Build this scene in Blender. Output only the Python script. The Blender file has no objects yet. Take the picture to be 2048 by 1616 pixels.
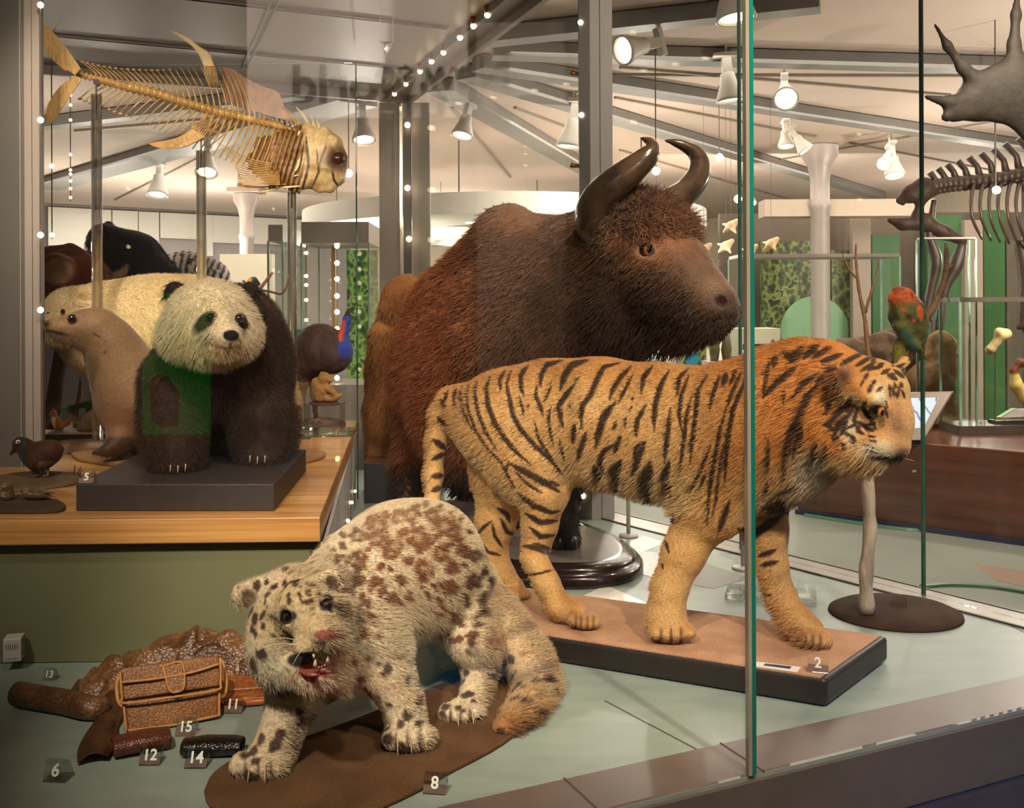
import bpy, bmesh, math, random
import numpy as np
from mathutils import Vector, Matrix, Quaternion
random.seed(7); RNG = np.random.default_rng(7)
S = bpy.context.scene; COL = S.collection
# ---------------------------------------------------------------- camera
FPX, CX, HY, ROLL, CAMZ = 2000.0, 1024.0, 620.0, 0.0047, 1.1
cam = bpy.data.cameras.new('camera'); cam_o = bpy.data.objects.new('camera', cam); COL.objects.link(cam_o)
cam.sensor_width = 36.0; cam.lens = FPX / 2048 * 36; cam.shift_y = (HY - 808) / 2048; cam.clip_start = 0.05; cam.clip_end = 200
cr, sr = math.cos(ROLL), math.sin(ROLL)
cam_o.matrix_world = Matrix(((cr, sr, 0, 0), (0, 0, -1, 0), (-sr, cr, 0, CAMZ), (0, 0, 0, 1)))
S.camera = cam_o
# ---------------------------------------------------------------- world, exposure, renderer
S.view_settings.view_transform = 'Standard'; S.view_settings.look = 'None'
S.view_settings.exposure = 1.0; S.view_settings.gamma = 1.0; S.view_settings.use_curve_mapping = False
w = bpy.data.worlds.new('world'); S.world = w; w.use_nodes = True
w.node_tree.nodes['Background'].inputs[0].default_value = (1.0, 0.86, 0.70, 1); w.node_tree.nodes['Background'].inputs[1].default_value = 0.22
cy = S.cycles
cy.use_denoising = True; cy.max_bounces = 5; cy.diffuse_bounces = 2; cy.glossy_bounces = 2; cy.transmission_bounces = 4
cy.transparent_max_bounces = 24; cy.caustics_reflective = False; cy.caustics_refractive = False; cy.sample_clamp_indirect = 3.0
cy.use_adaptive_sampling = True; cy.adaptive_threshold = 0.02
try: S.cycles_curves.shape = 'RIBBONS'
except Exception: pass
def lin(c):
    c = np.asarray(c, float) / 255.0
    return np.where(c <= 0.04045, c / 12.92, ((c + 0.055) / 1.055) ** 2.4)
def lamp(kind, name, loc, energy, color=(1, .82, .6), size=.05, aim=None, angle=60, blend=.6, size_y=None):
    L = bpy.data.lights.new(name, kind); L.energy = energy; L.color = color
    if kind == 'SPOT': L.spot_size = math.radians(angle); L.spot_blend = blend; L.shadow_soft_size = size
    elif kind == 'AREA':
        L.size = size
        if size_y: L.shape = 'RECTANGLE'; L.size_y = size_y
    else: L.shadow_soft_size = size
    o = bpy.data.objects.new(name, L); COL.objects.link(o); o.location = loc
    if aim is not None: o.rotation_euler = (Vector(aim) - Vector(loc)).to_track_quat('-Z', 'Y').to_euler()
    return o
WARM = (1.0, 0.84, 0.65)
# case lighting: track spots under the gallery ceiling in front of the case, and on the case's own soffit; the last ones added to brighten fish, plinth and gallery floor
for p_, e_, to_, an_ in (((1.3, .7, 2.92), 150, (.6, 3.2, .55), 50), ((.1, .3, 2.92), 130, (.15, 3.4, .7), 52), ((-.9, .2, 2.92), 230, (-.32, 2.75, .3), 34), ((-1.7, .9, 2.5), 75, (-1.1, 3.7, .85), 52),
                         ((1.9, 2.2, 2.92), 70, (1.0, 3.5, .2), 60), ((-.75, 1.9, 2.5), 50, (-1.2, 3.9, 1.0), 60), ((-1.7, 2.9, 2.5), 60, (-1.5, 4.9, 1.2), 66), ((-.3, 3.0, 2.5), 60, (-.8, 5.2, 1.0), 66),
                         ((.95, 3.2, 2.92), 90, (.25, 4.4, 1.0), 60), ((.4, 2.2, 2.92), 60, (.3, 3.4, .2), 60), ((-.1, 4.6, 2.92), 60, (.2, 4.2, .2), 70), ((-1.15, 2.5, 2.5), 55, (-1.55, 4.75, 1.95), 60), ((2.6, 3.9, 2.92), 130, (2.9, 6.6, .6), 70), ((1.2, 2.6, 2.92), 70, (.35, 5.2, 1.8), 60), ((4.3, 5.5, 2.92), 150, (2.95, 7.05, .9), 40), ((1.9, 5.6, 2.92), 60, (2.2, 5.0, 0), 80)):
    lamp('SPOT', 'case_spot', p_, e_, WARM, .04, to_, an_, .7)
# gallery lighting: unseen fill areas and points added to brighten ceiling, walls and exhibits
lamp('AREA', 'gallery_fill_area', (3.5, 10.5, 2.92), 230, (1, .88, .76), 7, (3.5, 10.5, 0), size_y=7)
lamp('AREA', 'gallery_fill_area', (-4.0, 14.0, 2.92), 180, (1, .88, .78), 7, (-4.0, 14, 0), size_y=7)
for x_, y_, e_ in ((-4.5, 8.5, 30), (-5.5, 13.5, 55), (-1.6, 11.0, 40), (1.2, 9.3, 40), (3.2, 12.5, 55), (5.0, 8.8, 45), (6.5, 14.0, 55), (-1.0, 16.5, 55), (3.6, 6.1, 36), (4.4, 9.6, 30), (-4.6, 15.2, 70)):
    lamp('POINT', 'gallery_fill_point', (x_, y_, 1.75), e_ * 1.1, (1, .86, .74), .06)
lamp('SPOT', 'blue_projector', (3.4, .9, 1.9), 60, (.22, .30, 1), .05, (1.7, 2.75, -.15), 38, .9)
# foyer behind the viewer: unseen spots added to light the boards the front glass mirrors
for p_, e_, to_ in (((.2, 1.3, 2.92), 90, (2.6, -1.0, 1.5)), ((-.6, .9, 2.92), 60, (1.2, -1.6, .8)), ((.9, 1.3, 2.9), 70, (2.4, -1.3, 2.0))): lamp('SPOT', 'board_fill_spot', p_, e_, (1, .88, .76), .04, to_, 70, .8)
# ---------------------------------------------------------------- pixel <-> space (photo frame 2048 x 1616)
def ray(px, py):
    dx, dy = px - CX, HY - py
    return (dx * cr + dy * sr) / FPX, (-dx * sr + dy * cr) / FPX
def P(px, py, Y):
    a, b = ray(px, py); return Vector((a * Y, Y, CAMZ + b * Y))
def F(px, py, z=0.0):
    a, b = ray(px, py); return P(px, py, (z - CAMZ) / b)
def proj(V):
    V = np.asarray(V, float); x = V[..., 0] / V[..., 1] * FPX; y = (V[..., 2] - CAMZ) / V[..., 1] * FPX
    return CX + x * cr - y * sr, HY - (x * sr + y * cr)
# ---------------------------------------------------------------- naming
def tag(o, label=None, cat=None, group=None, kind=None):
    if label: o['label'] = label
    if cat: o['category'] = cat
    if group: o['group'] = group
    if kind: o['kind'] = kind
    return o
def thing(name, label, cat, loc=(0, 0, 0), group=None, rz=0.0):
    o = bpy.data.objects.new(name, None); COL.objects.link(o); o.location = loc; o.rotation_euler = (0, 0, rz); o.empty_display_size = .05
    return tag(o, label, cat, group)
def rawmesh(name, V, Fc, m=None, smooth=True):
    me = bpy.data.meshes.new(name)
    V = np.asarray(V, np.float32)
    me.from_pydata(V.tolist(), [], Fc.tolist() if isinstance(Fc, np.ndarray) else Fc)
    me.polygons.foreach_set('use_smooth', [smooth] * len(me.polygons)); me.update()
    for mm in (m if isinstance(m, (list, tuple)) else [m]):
        if mm: me.materials.append(mm)
    return me
def link(name, me, parent=None, origin=None):
    """world-space mesh -> object; its origin is moved to `origin` (or it hangs on parent in world space)"""
    o = bpy.data.objects.new(name, me); COL.objects.link(o)
    if parent is not None:
        o.parent = parent
        M = Matrix.Translation(parent.location) @ parent.rotation_euler.to_matrix().to_4x4()
        pp = parent.parent
        if pp is not None: M = Matrix.Translation(pp.location) @ pp.rotation_euler.to_matrix().to_4x4() @ parent.matrix_parent_inverse @ M
        o.matrix_parent_inverse = M.inverted()
    elif origin is not None:
        me.transform(Matrix.Translation(-Vector(origin))); o.location = origin
    return o
def copy_tree(o, parent=None):
    c = o.copy(); COL.objects.link(c)
    if parent is not None: c.parent = parent
    for ch in list(o.children): copy_tree(ch, c)
    return c
class MB:
    """collects simple solids in one mesh"""
    def __init__(s): s.v = []; s.f = []
    def add(s, V, Fc):
        n = len(s.v); s.v += [tuple(v) for v in V]; s.f += [tuple(i + n for i in f) for f in Fc]; return s
    def box(s, c, d, rz=0.0, M=None):
        R = M if M is not None else Matrix.Rotation(rz, 3, 'Z'); c = Vector(c); x, y, z = d[0] / 2, d[1] / 2, d[2] / 2
        V = [c + R @ Vector((a * x, b * y, e * z)) for a in (-1, 1) for b in (-1, 1) for e in (-1, 1)]
        return s.add(V, [(0, 1, 3, 2), (4, 6, 7, 5), (0, 4, 5, 1), (2, 3, 7, 6), (0, 2, 6, 4), (1, 5, 7, 3)])
    def prism(s, pts, z0, z1):
        n = len(pts); V = [(p[0], p[1], z0) for p in pts] + [(p[0], p[1], z1) for p in pts]
        return s.add(V, [tuple(range(n))[::-1], tuple(range(n, 2 * n))] + [(i, (i + 1) % n, n + (i + 1) % n, n + i) for i in range(n)])
    def beam(s, a, b, wd, h, up=(0, 0, 1)):
        a, b = Vector(a), Vector(b); d = (b - a); L = d.length; d.normalize(); u = Vector(up); sd = d.cross(u).normalized(); u = sd.cross(d)
        V = []
        for q in (a, b):
            for (e, g) in ((-1, -1), (1, -1), (1, 1), (-1, 1)): V.append(q + sd * e * wd / 2 + u * g * h / 2)
        return s.add(V, [(0, 3, 2, 1), (4, 5, 6, 7), (0, 1, 5, 4), (1, 2, 6, 5), (2, 3, 7, 6), (3, 0, 4, 7)])
    def tube(s, pts, r, n=8, cap=True, flat=None):
        pts = [Vector(p) for p in pts]; k = len(pts); rr = r if isinstance(r, (list, tuple, np.ndarray)) else [r] * k
        t0 = (pts[1] - pts[0]).normalized(); u = t0.orthogonal().normalized() if flat is None else Vector(flat)
        V = []; 
        for i in range(k):
            t = (pts[min(i + 1, k - 1)] - pts[max(i - 1, 0)]).normalized(); u = (u - t * u.dot(t)).normalized(); v = t.cross(u)
            for j in range(n):
                a = 2 * math.pi * j / n; V.append(pts[i] + (u * math.cos(a) + v * math.sin(a) * (1 if flat is None else .3)) * rr[i])
        Fc = [(i * n + j, i * n + (j + 1) % n, (i + 1) * n + (j + 1) % n, (i + 1) * n + j) for i in range(k - 1) for j in range(n)]
        if cap: Fc += [tuple(range(n))[::-1], tuple(range((k - 1) * n, k * n))]
        return s.add(V, Fc)
    def lathe(s, prof, c=(0, 0, 0), n=32, M=None):
        """prof: (radius, height) pairs round +z"""
        c = Vector(c); V = []
        for (r, z) in prof:
            for j in range(n):
                a = 2 * math.pi * j / n; q = Vector((r * math.cos(a), r * math.sin(a), z)); V.append(c + (M @ q if M is not None else q))
        k = len(prof); Fc = [(i * n + j, i * n + (j + 1) % n, (i + 1) * n + (j + 1) % n, (i + 1) * n + j) for i in range(k - 1) for j in range(n)]
        Fc += [tuple(range(n))[::-1], tuple(range((k - 1) * n, k * n))]
        return s.add(V, Fc)
    def ball(s, c, r, n=12, M=None):
        r = (r, r, r) if np.isscalar(r) else r; prof = []
        V = []; c = Vector(c); m = max(6, n // 2 + 2)
        for i in range(m + 1):
            th = math.pi * i / m
            for j in range(n):
                a = 2 * math.pi * j / n; st = max(math.sin(th), 1e-3); q = Vector((r[0] * st * math.cos(a), r[1] * st * math.sin(a), -r[2] * math.cos(th)))
                V.append(c + (M @ q if M is not None else q))
        Fc = [(i * n + j, i * n + (j + 1) % n, (i + 1) * n + (j + 1) % n, (i + 1) * n + j) for i in range(m) for j in range(n)]
        return s.add(V, Fc)
    def quad(s, a, b, c, d): return s.add([a, b, c, d], [(0, 1, 2, 3)])
    def build(s, name, m, parent=None, origin=None, smooth=False, bevel=0.0, seg=2):
        me = rawmesh(name, s.v, s.f, m, smooth); o = link(name, me, parent, origin)
        if bevel:
            b = o.modifiers.new('b', 'BEVEL'); b.width = bevel; b.segments = seg; b.limit_method = 'ANGLE'
        return o
def smooth_angle(o, ang=40):
    """flat across sharp edges, smooth elsewhere"""
    bm = bmesh.new(); bm.from_mesh(o.data); lim = math.radians(ang)
    for f in bm.faces: f.smooth = True
    for e in bm.edges: e.smooth = not (len(e.link_faces) == 2 and e.calc_face_angle(0) > lim)
    bm.to_mesh(o.data); bm.free(); return o
def spline(pts, n):
    """Catmull-Rom through points (any dimension)"""
    A = np.array([list(p) for p in pts], float); k = len(A); A = np.vstack([2 * A[0] - A[1], A, 2 * A[-1] - A[-2]]); out = []
    for t in np.linspace(0, k - 1 - 1e-9, n):
        i = int(t); f = t - i; a, b, c, d = A[i:i + 4]
        out.append(.5 * (2 * b + (c - a) * f + (2 * a - 5 * b + 4 * c - d) * f * f + (3 * b - a - 3 * c + d) * f ** 3))
    return np.array(out)
# ---------------------------------------------------------------- materials
MATS = {}
def nodes(name):
    m = bpy.data.materials.new(name); m.use_nodes = True; nt = m.node_tree; return m, nt, nt.nodes, nt.links, nt.nodes['Principled BSDF']
def N(nt, typ, **kw):
    n = nt.nodes.new(typ)
    for k, v in kw.items():
        if k[:2] == 'i_': n.inputs[k[2:].replace('_', ' ')].default_value = v
        else: setattr(n, k, v)
    return n
def mixc(nt, fac, a, b, mode='MIX'):
    n = nt.nodes.new('ShaderNodeMix'); n.data_type = 'RGBA'; n.blend_type = mode
    for s_, v in ((0, fac), (6, a), (7, b)):
        if hasattr(v, 'links') or hasattr(v, 'is_linked'): nt.links.new(v, n.inputs[s_])
        else: n.inputs[s_].default_value = v if s_ == 0 else (*v, 1) if len(v) == 3 else v
    return n.outputs[2]
def ramp(nt, src, stops):
    r = nt.nodes.new('ShaderNodeValToRGB'); nt.links.new(src, r.inputs[0]); e = r.color_ramp.elements
    while len(e) < len(stops): e.new(.5)
    for i, (p, c) in enumerate(stops): e[i].position = p; e[i].color = (*c, 1) if len(c) == 3 else c
    return r.outputs[0]
def texco(nt, scale=(1, 1, 1), rot=(0, 0, 0), which='Object'):
    t = nt.nodes.new('ShaderNodeTexCoord'); mp = nt.nodes.new('ShaderNodeMapping'); nt.links.new(t.outputs[which], mp.inputs[0])
    mp.inputs['Scale'].default_value = scale; mp.inputs['Rotation'].default_value = rot; return mp.outputs[0]
def mat(name, rgb, rough=.5, metal=0.0, var=.12, scale=12, bump=0.0, bscale=60, emit=0.0, spec=.5, stretch=(1, 1, 1), coat=0.0):
    """plain surface, rgb in sRGB 0-255, broken up by noise"""
    key = name
    if key in MATS: return MATS[key]
    m, nt, ns, ls, b = nodes(name); c = lin(rgb)
    co = texco(nt, stretch)
    if var:
        n = N(nt, 'ShaderNodeTexNoise'); n.inputs['Scale'].default_value = scale; n.inputs['Detail'].default_value = 6; ls.new(co, n.inputs['Vector'])
        out = ramp(nt, n.outputs['Fac'], [(.3, tuple(np.clip(c * (1 - var), 0, 1))), (.7, tuple(np.clip(c * (1 + var), 0, 1)))]); ls.new(out, b.inputs['Base Color'])
    else: b.inputs['Base Color'].default_value = (*c, 1)
    b.inputs['Roughness'].default_value = rough; b.inputs['Metallic'].default_value = metal; b.inputs['Specular IOR Level'].default_value = spec
    if coat: b.inputs['Coat Weight'].default_value = coat
    if bump:
        n2 = N(nt, 'ShaderNodeTexNoise'); n2.inputs['Scale'].default_value = bscale; n2.inputs['Detail'].default_value = 5; ls.new(co, n2.inputs['Vector'])
        bp = N(nt, 'ShaderNodeBump'); bp.inputs['Strength'].default_value = bump; bp.inputs['Distance'].default_value = .01; ls.new(n2.outputs['Fac'], bp.inputs['Height']); ls.new(bp.outputs[0], b.inputs['Normal'])
    if emit:
        b.inputs['Emission Color'].default_value = (*c, 1); b.inputs['Emission Strength'].default_value = emit
    MATS[key] = m; return m
def glassmat(name, tint=(.96, 1, .98), refl=1.0, rough=0.0):
    """thin clear sheet: see-through plus Fresnel mirror image"""
    m, nt, ns, ls, b = nodes(name); ns.remove(b)
    t = N(nt, 'ShaderNodeBsdfTransparent'); t.inputs[0].default_value = (*tint, 1); g = N(nt, 'ShaderNodeBsdfGlossy'); g.inputs['Roughness'].default_value = rough
    fr = N(nt, 'ShaderNodeLayerWeight'); fr.inputs['Blend'].default_value = .5; pw = N(nt, 'ShaderNodeMath', operation='POWER'); pw.inputs[1].default_value = 5; ls.new(fr.outputs['Facing'], pw.inputs[0])
    mu = N(nt, 'ShaderNodeMath', operation='MULTIPLY_ADD'); mu.inputs[1].default_value = .9 * refl; mu.inputs[2].default_value = .04 * refl; ls.new(pw.outputs[0], mu.inputs[0])
    mx = N(nt, 'ShaderNodeMixShader'); ls.new(mu.outputs[0], mx.inputs[0]); ls.new(t.outputs[0], mx.inputs[1]); ls.new(g.outputs[0], mx.inputs[2]); ls.new(mx.outputs[0], ns['Material Output'].inputs[0])
    return m
def coatmat(name, rough=.75, var=.35, scale=140, bump=.5, bstretch=(1, 1, 1), sheen=.25, spec=.2):
    """pelt: colour attribute broken by fine noise, used by skin and hairs alike"""
    m, nt, ns, ls, b = nodes(name)
    a = N(nt, 'ShaderNodeAttribute'); a.attribute_name = 'Col'
    co = texco(nt, bstretch); n = N(nt, 'ShaderNodeTexNoise'); n.inputs['Scale'].default_value = scale; n.inputs['Detail'].default_value = 4; ls.new(co, n.inputs['Vector'])
    r = ramp(nt, n.outputs['Fac'], [(.3, (1 - var,) * 3), (.72, (1 + var * .4,) * 3)])
    ls.new(mixc(nt, 1.0, a.outputs['Color'], r, 'MULTIPLY'), b.inputs['Base Color'])
    b.inputs['Roughness'].default_value = rough; b.inputs['Specular IOR Level'].default_value = spec
    b.inputs['Sheen Weight'].default_value = sheen; b.inputs['Sheen Roughness'].default_value = .4
    if bump:
        bp = N(nt, 'ShaderNodeBump'); bp.inputs['Strength'].default_value = bump; bp.inputs['Distance'].default_value = .006; ls.new(n.outputs['Fac'], bp.inputs['Height']); ls.new(bp.outputs[0], b.inputs['Normal'])
    return m
# ---------------------------------------------------------------- solids from smooth blended limbs
class Flesh:
    """bodies: limbs and masses blended into ONE continuous surface (distance field + surface nets)"""
    def __init__(s): s.p = []
    def cap(s, a, b, ra, rb, k=.03, n=None, sq=1.0, op=1):
        s.p.append(('c', np.array(a, float), np.array(b, float), ra, rb, k, None if n is None else np.array(n, float), sq, op)); return s
    def chain(s, js, k=.03, n=None, sq=1.0, op=1):
        """js: (px, py, Y, radius_px)"""
        Q = [(np.array(P(*j[:3])), j[3] * j[2] / FPX) for j in js]
        for (a, ra), (b, rb) in zip(Q[:-1], Q[1:]): s.cap(a, b, ra, rb, k, n, sq, op)
        return s
    def ell(s, c, r, M=None, k=.03, op=1):
        s.p.append(('e', np.array(c, float), np.array(r if not np.isscalar(r) else (r,) * 3, float), None if M is None else np.array(M), k, op)); return s
    def ball(s, px, py, Y, rpx, k=.03, op=1, sc=(1, 1, 1)):
        r = rpx * Y / FPX; return s.ell(P(px, py, Y), (r * sc[0], r * sc[1], r * sc[2]), None, k, op)
    def bounds(s):
        lo, hi = [], []
        for p in s.p:
            if p[-1] < 0: continue
            if p[0] == 'c': r = max(p[3], p[4]) * max(1, p[7]); lo.append(np.minimum(p[1], p[2]) - r); hi.append(np.maximum(p[1], p[2]) + r)
            else: r = p[2].max(); lo.append(p[1] - r); hi.append(p[1] + r)
        return np.min(lo, 0), np.max(hi, 0)
    def dist(s, X):
        D = np.full(len(X), 10.0, np.float32)
        for p in s.p:
            k = p[5] if p[0] == 'c' else p[4]; op = p[-1]
            if p[0] == 'c':
                r = max(p[3], p[4]) * max(1, p[7]) + k + .06; lo = np.minimum(p[1], p[2]) - r; hi = np.maximum(p[1], p[2]) + r
            else:
                r = p[2].max() + k + .06; lo = p[1] - r; hi = p[1] + r
            I = np.nonzero(np.all((X > lo) & (X < hi), axis=1))[0]
            if not len(I): continue
            x = X[I]
            if p[0] == 'c':
                _, a, b, ra, rb, _, nv, sq, _ = p
                ba = b - a; t = np.clip((x - a) @ ba / max(ba @ ba, 1e-9), 0, 1); q = x - a - t[:, None] * ba
                if nv is not None and sq != 1.0: q = q + (q @ nv)[:, None] * nv * (1 / sq - 1)
                d = np.sqrt((q * q).sum(1)) - (ra + t * (rb - ra))
                if sq < 1: d = d * (sq * .4 + .6)
            else:
                q = x - p[1]
                if p[3] is not None: q = q @ p[3]
                k0 = np.sqrt(((q / p[2]) ** 2).sum(1)); k1 = np.sqrt(((q / p[2] ** 2) ** 2).sum(1)) + 1e-9; d = k0 * (k0 - 1) / k1
            c = D[I]
            if op > 0: h = np.maximum(k - np.abs(c - d), 0) / k; D[I] = np.minimum(c, d) - h * h * k / 4
            else: h = np.maximum(k - np.abs(c + d), 0) / k; D[I] = np.maximum(c, -d) + h * h * k / 4
        return D
    def surface(s, vox, zmin=None):
        lo, hi = s.bounds(); lo = lo - vox * 5; hi = hi + vox * 5; B = 6
        nb = np.ceil((hi - lo) / (vox * B)).astype(int); n = nb * B + 1
        G = np.stack(np.meshgrid(*[np.arange(k) for k in nb], indexing='ij'), -1).reshape(-1, 3)
        Cc = lo + (G + .5) * vox * B; d0 = s.dist(Cc.astype(np.float32)); act = np.abs(d0) < vox * B * 1.75
        D = np.ones(n, np.float32); 
        D0 = d0.reshape(nb); sg = np.where(D0 < 0, -1, 1).astype(np.float32)
        D[:-1, :-1, :-1] = np.repeat(np.repeat(np.repeat(sg, B, 0), B, 1), B, 2)
        Ga = G[act]; off = np.stack(np.meshgrid(*[np.arange(B + 1)] * 3, indexing='ij'), -1).reshape(-1, 3)
        for c in range(0, len(Ga), 1500):
            I = (Ga[c:c + 1500, None, :] * B + off[None]).reshape(-1, 3); X = (lo + I * vox).astype(np.float32); d = s.dist(X)
            if zmin is not None: d = np.maximum(d, zmin - X[:, 2])
            D[I[:, 0], I[:, 1], I[:, 2]] = d
        return nets(D, lo, vox)
def nets(D, lo, vox):
    sgn = D < 0; c = [sgn[i:sgn.shape[0] - 1 + i, j:sgn.shape[1] - 1 + j, k:sgn.shape[2] - 1 + k] for i in (0, 1) for j in (0, 1) for k in (0, 1)]
    cnt = sum(a.astype(np.int8) for a in c); cells = np.argwhere((cnt > 0) & (cnt < 8)); idx = np.full(cnt.shape, -1, np.int64); idx[tuple(cells.T)] = np.arange(len(cells))
    cs = np.array([(i, j, k) for i in (0, 1) for j in (0, 1) for k in (0, 1)])
    vals = np.stack([D[tuple((cells + o).T)] for o in cs], 1); acc = np.zeros((len(cells), 3)); num = np.zeros(len(cells))
    for a in range(8):
        for b in range(a + 1, 8):
            if np.abs(cs[a] - cs[b]).sum() != 1: continue
            va, vb = vals[:, a], vals[:, b]; m = (va < 0) != (vb < 0); t = np.where(m, va / np.where(m, va - vb, 1), 0)
            acc += np.where(m[:, None], cs[a] + t[:, None] * (cs[b] - cs[a]), 0); num += m
    V = lo + (cells + acc / num[:, None]) * vox; Q = []
    for ax in range(3):
        u, v = [(1, 2), (2, 0), (0, 1)][ax]
        s0 = np.take(sgn, range(sgn.shape[ax] - 1), ax); s1 = np.take(sgn, range(1, sgn.shape[ax]), ax); E = np.argwhere(s0 != s1)
        E = E[(E[:, u] > 0) & (E[:, v] > 0) & (E[:, u] < sgn.shape[u] - 1) & (E[:, v] < sgn.shape[v] - 1)]
        if not len(E): continue
        o = np.zeros((4, 3), int); o[1, u] = -1; o[2, u] = -1; o[2, v] = -1; o[3, v] = -1
        q = np.stack([idx[tuple((E + k).T)] for k in o], 1); flip = ~s0[tuple(E.T)]; q[flip] = q[flip][:, ::-1]; Q.append(q)
    Q = np.concatenate(Q); Q = Q[(Q >= 0).all(1)]; return V, Q
def vnormals(V, Q):
    n = np.cross(V[Q[:, 2]] - V[Q[:, 0]], V[Q[:, 3]] - V[Q[:, 1]]); o = np.zeros_like(V)
    for i in range(4): np.add.at(o, Q[:, i], n)
    return o / (np.linalg.norm(o, axis=1, keepdims=True) + 1e-12)
def relax(V, Q, it=2, lam=.5):
    E = np.concatenate([Q[:, [0, 1]], Q[:, [1, 2]], Q[:, [2, 3]], Q[:, [3, 0]]])
    for _ in range(it):
        a = np.zeros_like(V); c = np.zeros(len(V))
        np.add.at(a, E[:, 0], V[E[:, 1]]); np.add.at(a, E[:, 1], V[E[:, 0]]); np.add.at(c, E[:, 0], 1); np.add.at(c, E[:, 1], 1)
        V = V + lam * (a / c[:, None] - V)
    return V
def vnoise(X, scale, seed=0):
    """3D value noise 0..1"""
    X = np.asarray(X) * scale; i = np.floor(X).astype(np.int64); f = X - i; f = f * f * (3 - 2 * f); out = 0
    for a in (0, 1):
        for b in (0, 1):
            for c in (0, 1):
                h = ((i[:, 0] + a) * 73856093) ^ ((i[:, 1] + b) * 19349663) ^ ((i[:, 2] + c) * 83492791) ^ (seed * 2654435761)
                h = (h ^ (h >> 13)) * 1274126177 & 0x7fffffff; h = ((h ^ (h >> 16)) & 0xffff) / 65535.0
                out = out + h * (f[:, 0] if a else 1 - f[:, 0]) * (f[:, 1] if b else 1 - f[:, 1]) * (f[:, 2] if c else 1 - f[:, 2])
    return out
def sst(a, b, x):
    t = np.clip((x - a) / (b - a), 0, 1); return t * t * (3 - 2 * t)
def lerp(A, B, t): return A + (B - A) * np.asarray(t)[:, None]
def strokes(px, py, L, soft=.35):
    """ink 0..1 from tapered strokes; L: ([(px,py)...], width)"""
    ink = np.zeros(len(px))
    for pts, wd in L:
        pts = np.array(pts, float); lo = pts.min(0) - wd; hi = pts.max(0) + wd
        I = np.nonzero((px > lo[0]) & (px < hi[0]) & (py > lo[1]) & (py < hi[1]))[0]
        if not len(I): continue
        q = np.stack([px[I], py[I]], 1); best = np.full(len(I), 9.0)
        if len(pts) == 1: best = np.hypot(*(q - pts[0]).T) / (wd / 2)
        else:
            sl = np.r_[0, np.cumsum(np.hypot(*np.diff(pts, axis=0).T))]; T = sl[-1]
            for a, b, s0, s1 in zip(pts[:-1], pts[1:], sl[:-1], sl[1:]):
                ba = b - a; t = np.clip((q - a) @ ba / max(ba @ ba, 1e-9), 0, 1); d = np.hypot(*(q - a - t[:, None] * ba).T)
                u = (s0 + t * (s1 - s0)) / T; wv = wd / 2 * np.clip(.30 + 2.6 * np.minimum(u, 1 - u), 0, 1); best = np.minimum(best, d / wv)
        ink[I] = np.maximum(ink[I], 1 - sst(1 - soft, 1 + soft, best))
    return ink
def skin(name, V, Q, col, m, origin=None, parent=None):
    """mesh with its coat colours in the corner attribute 'Col' (col in sRGB 0-255)"""
    me = rawmesh(name, V, Q, m)
    at = me.color_attributes.new('Col', 'BYTE_COLOR', 'CORNER'); li = np.empty(len(me.loops), np.int32); me.loops.foreach_get('vertex_index', li)
    c = np.ones((len(li), 4), np.float32); c[:, :3] = lin(np.clip(col, 0, 255))[li]; at.data.foreach_set('color', c.ravel()); me.color_attributes.active_color = at
    return link(name, me, parent, origin)
def fur(o, count, length, comb=(0, 0, 0), normal=1.0, rough=.3, rad=.0006, seed=1, weight=None, kids=0, lenw=None):
    """short pelt hairs on the body's own surface"""
    md = o.modifiers.new('pelt', 'PARTICLE_SYSTEM'); ps = md.particle_system; st = ps.settings
    st.type = 'HAIR'; st.count = count; st.use_advanced_hair = True; st.hair_step = 3; st.render_step = 2; st.display_step = 2
    st.emit_from = 'FACE'; st.use_emit_random = True; st.use_even_distribution = True; ps.seed = seed
    st.hair_length = length; nrm = normal
    f = length / 4.0
    st.normal_factor = f * normal * 1.0; st.object_align_factor = Vector(comb) * f; st.brownian_factor = f * rough
    st.radius_scale = rad; st.root_radius = 1.0; st.tip_radius = .15; st.use_close_tip = True; st.shape = -.2
    st.material = 1
    if kids:
        st.child_type = 'SIMPLE'; st.rendered_child_count = kids; st.child_radius = length * .5; st.roughness_2 = length * .3; st.child_length = 1.0; st.clump_factor = .35
    for wv, slot in ((weight, 'vertex_group_density'), (lenw, 'vertex_group_length')):
        if wv is None: continue
        vg = o.vertex_groups.new(name=slot[-8:])
        q = np.clip(np.round(np.asarray(wv) * 8), 0, 8).astype(int)
        for lv in range(9):
            I = np.nonzero(q == lv)[0]
            if len(I): vg.add(I.tolist(), lv / 8, 'REPLACE')
        setattr(ps, slot, vg.name)
    return ps
# ================================================================ SETTING
ZG, ZC, ZS, TZ = -.25, 3.0, 2.55, .457          # gallery floor, ceiling, case soffit, table top
M_floor = mat('case_linoleum', (146, 158, 150), .42, var=.10, scale=5, bump=.06, bscale=90, stretch=(1, 3, 1))
M_gfloor = mat('gallery_linoleum', (150, 156, 148), .28, var=.14, scale=.9)
M_ceil = mat('ceiling_plaster', (204, 184, 170), .8, var=.03, scale=2)
M_beam = mat('beam_grey', (138, 136, 132), .5, var=.06)
M_alu = mat('anodised_grey', (150, 138, 130), .45, .0, var=.05, scale=3)
M_aluL = mat('light_grey_metal', (186, 180, 180), .45, .0, var=.05, scale=3)
M_dark = mat('dark_grey_metal', (86, 78, 74), .45, .0, var=.08)
M_ledge = mat('brown_powder_coat', (112, 96, 90), .38, .1, var=.06, scale=7)
M_white = mat('white_paint', (232, 226, 214), .6, var=.03)
M_green = mat('sage_panel', (112, 112, 82), .55, var=.05, scale=4)
M_black = mat('black_paint', (34, 29, 28), .5, var=.15, scale=30)
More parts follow.
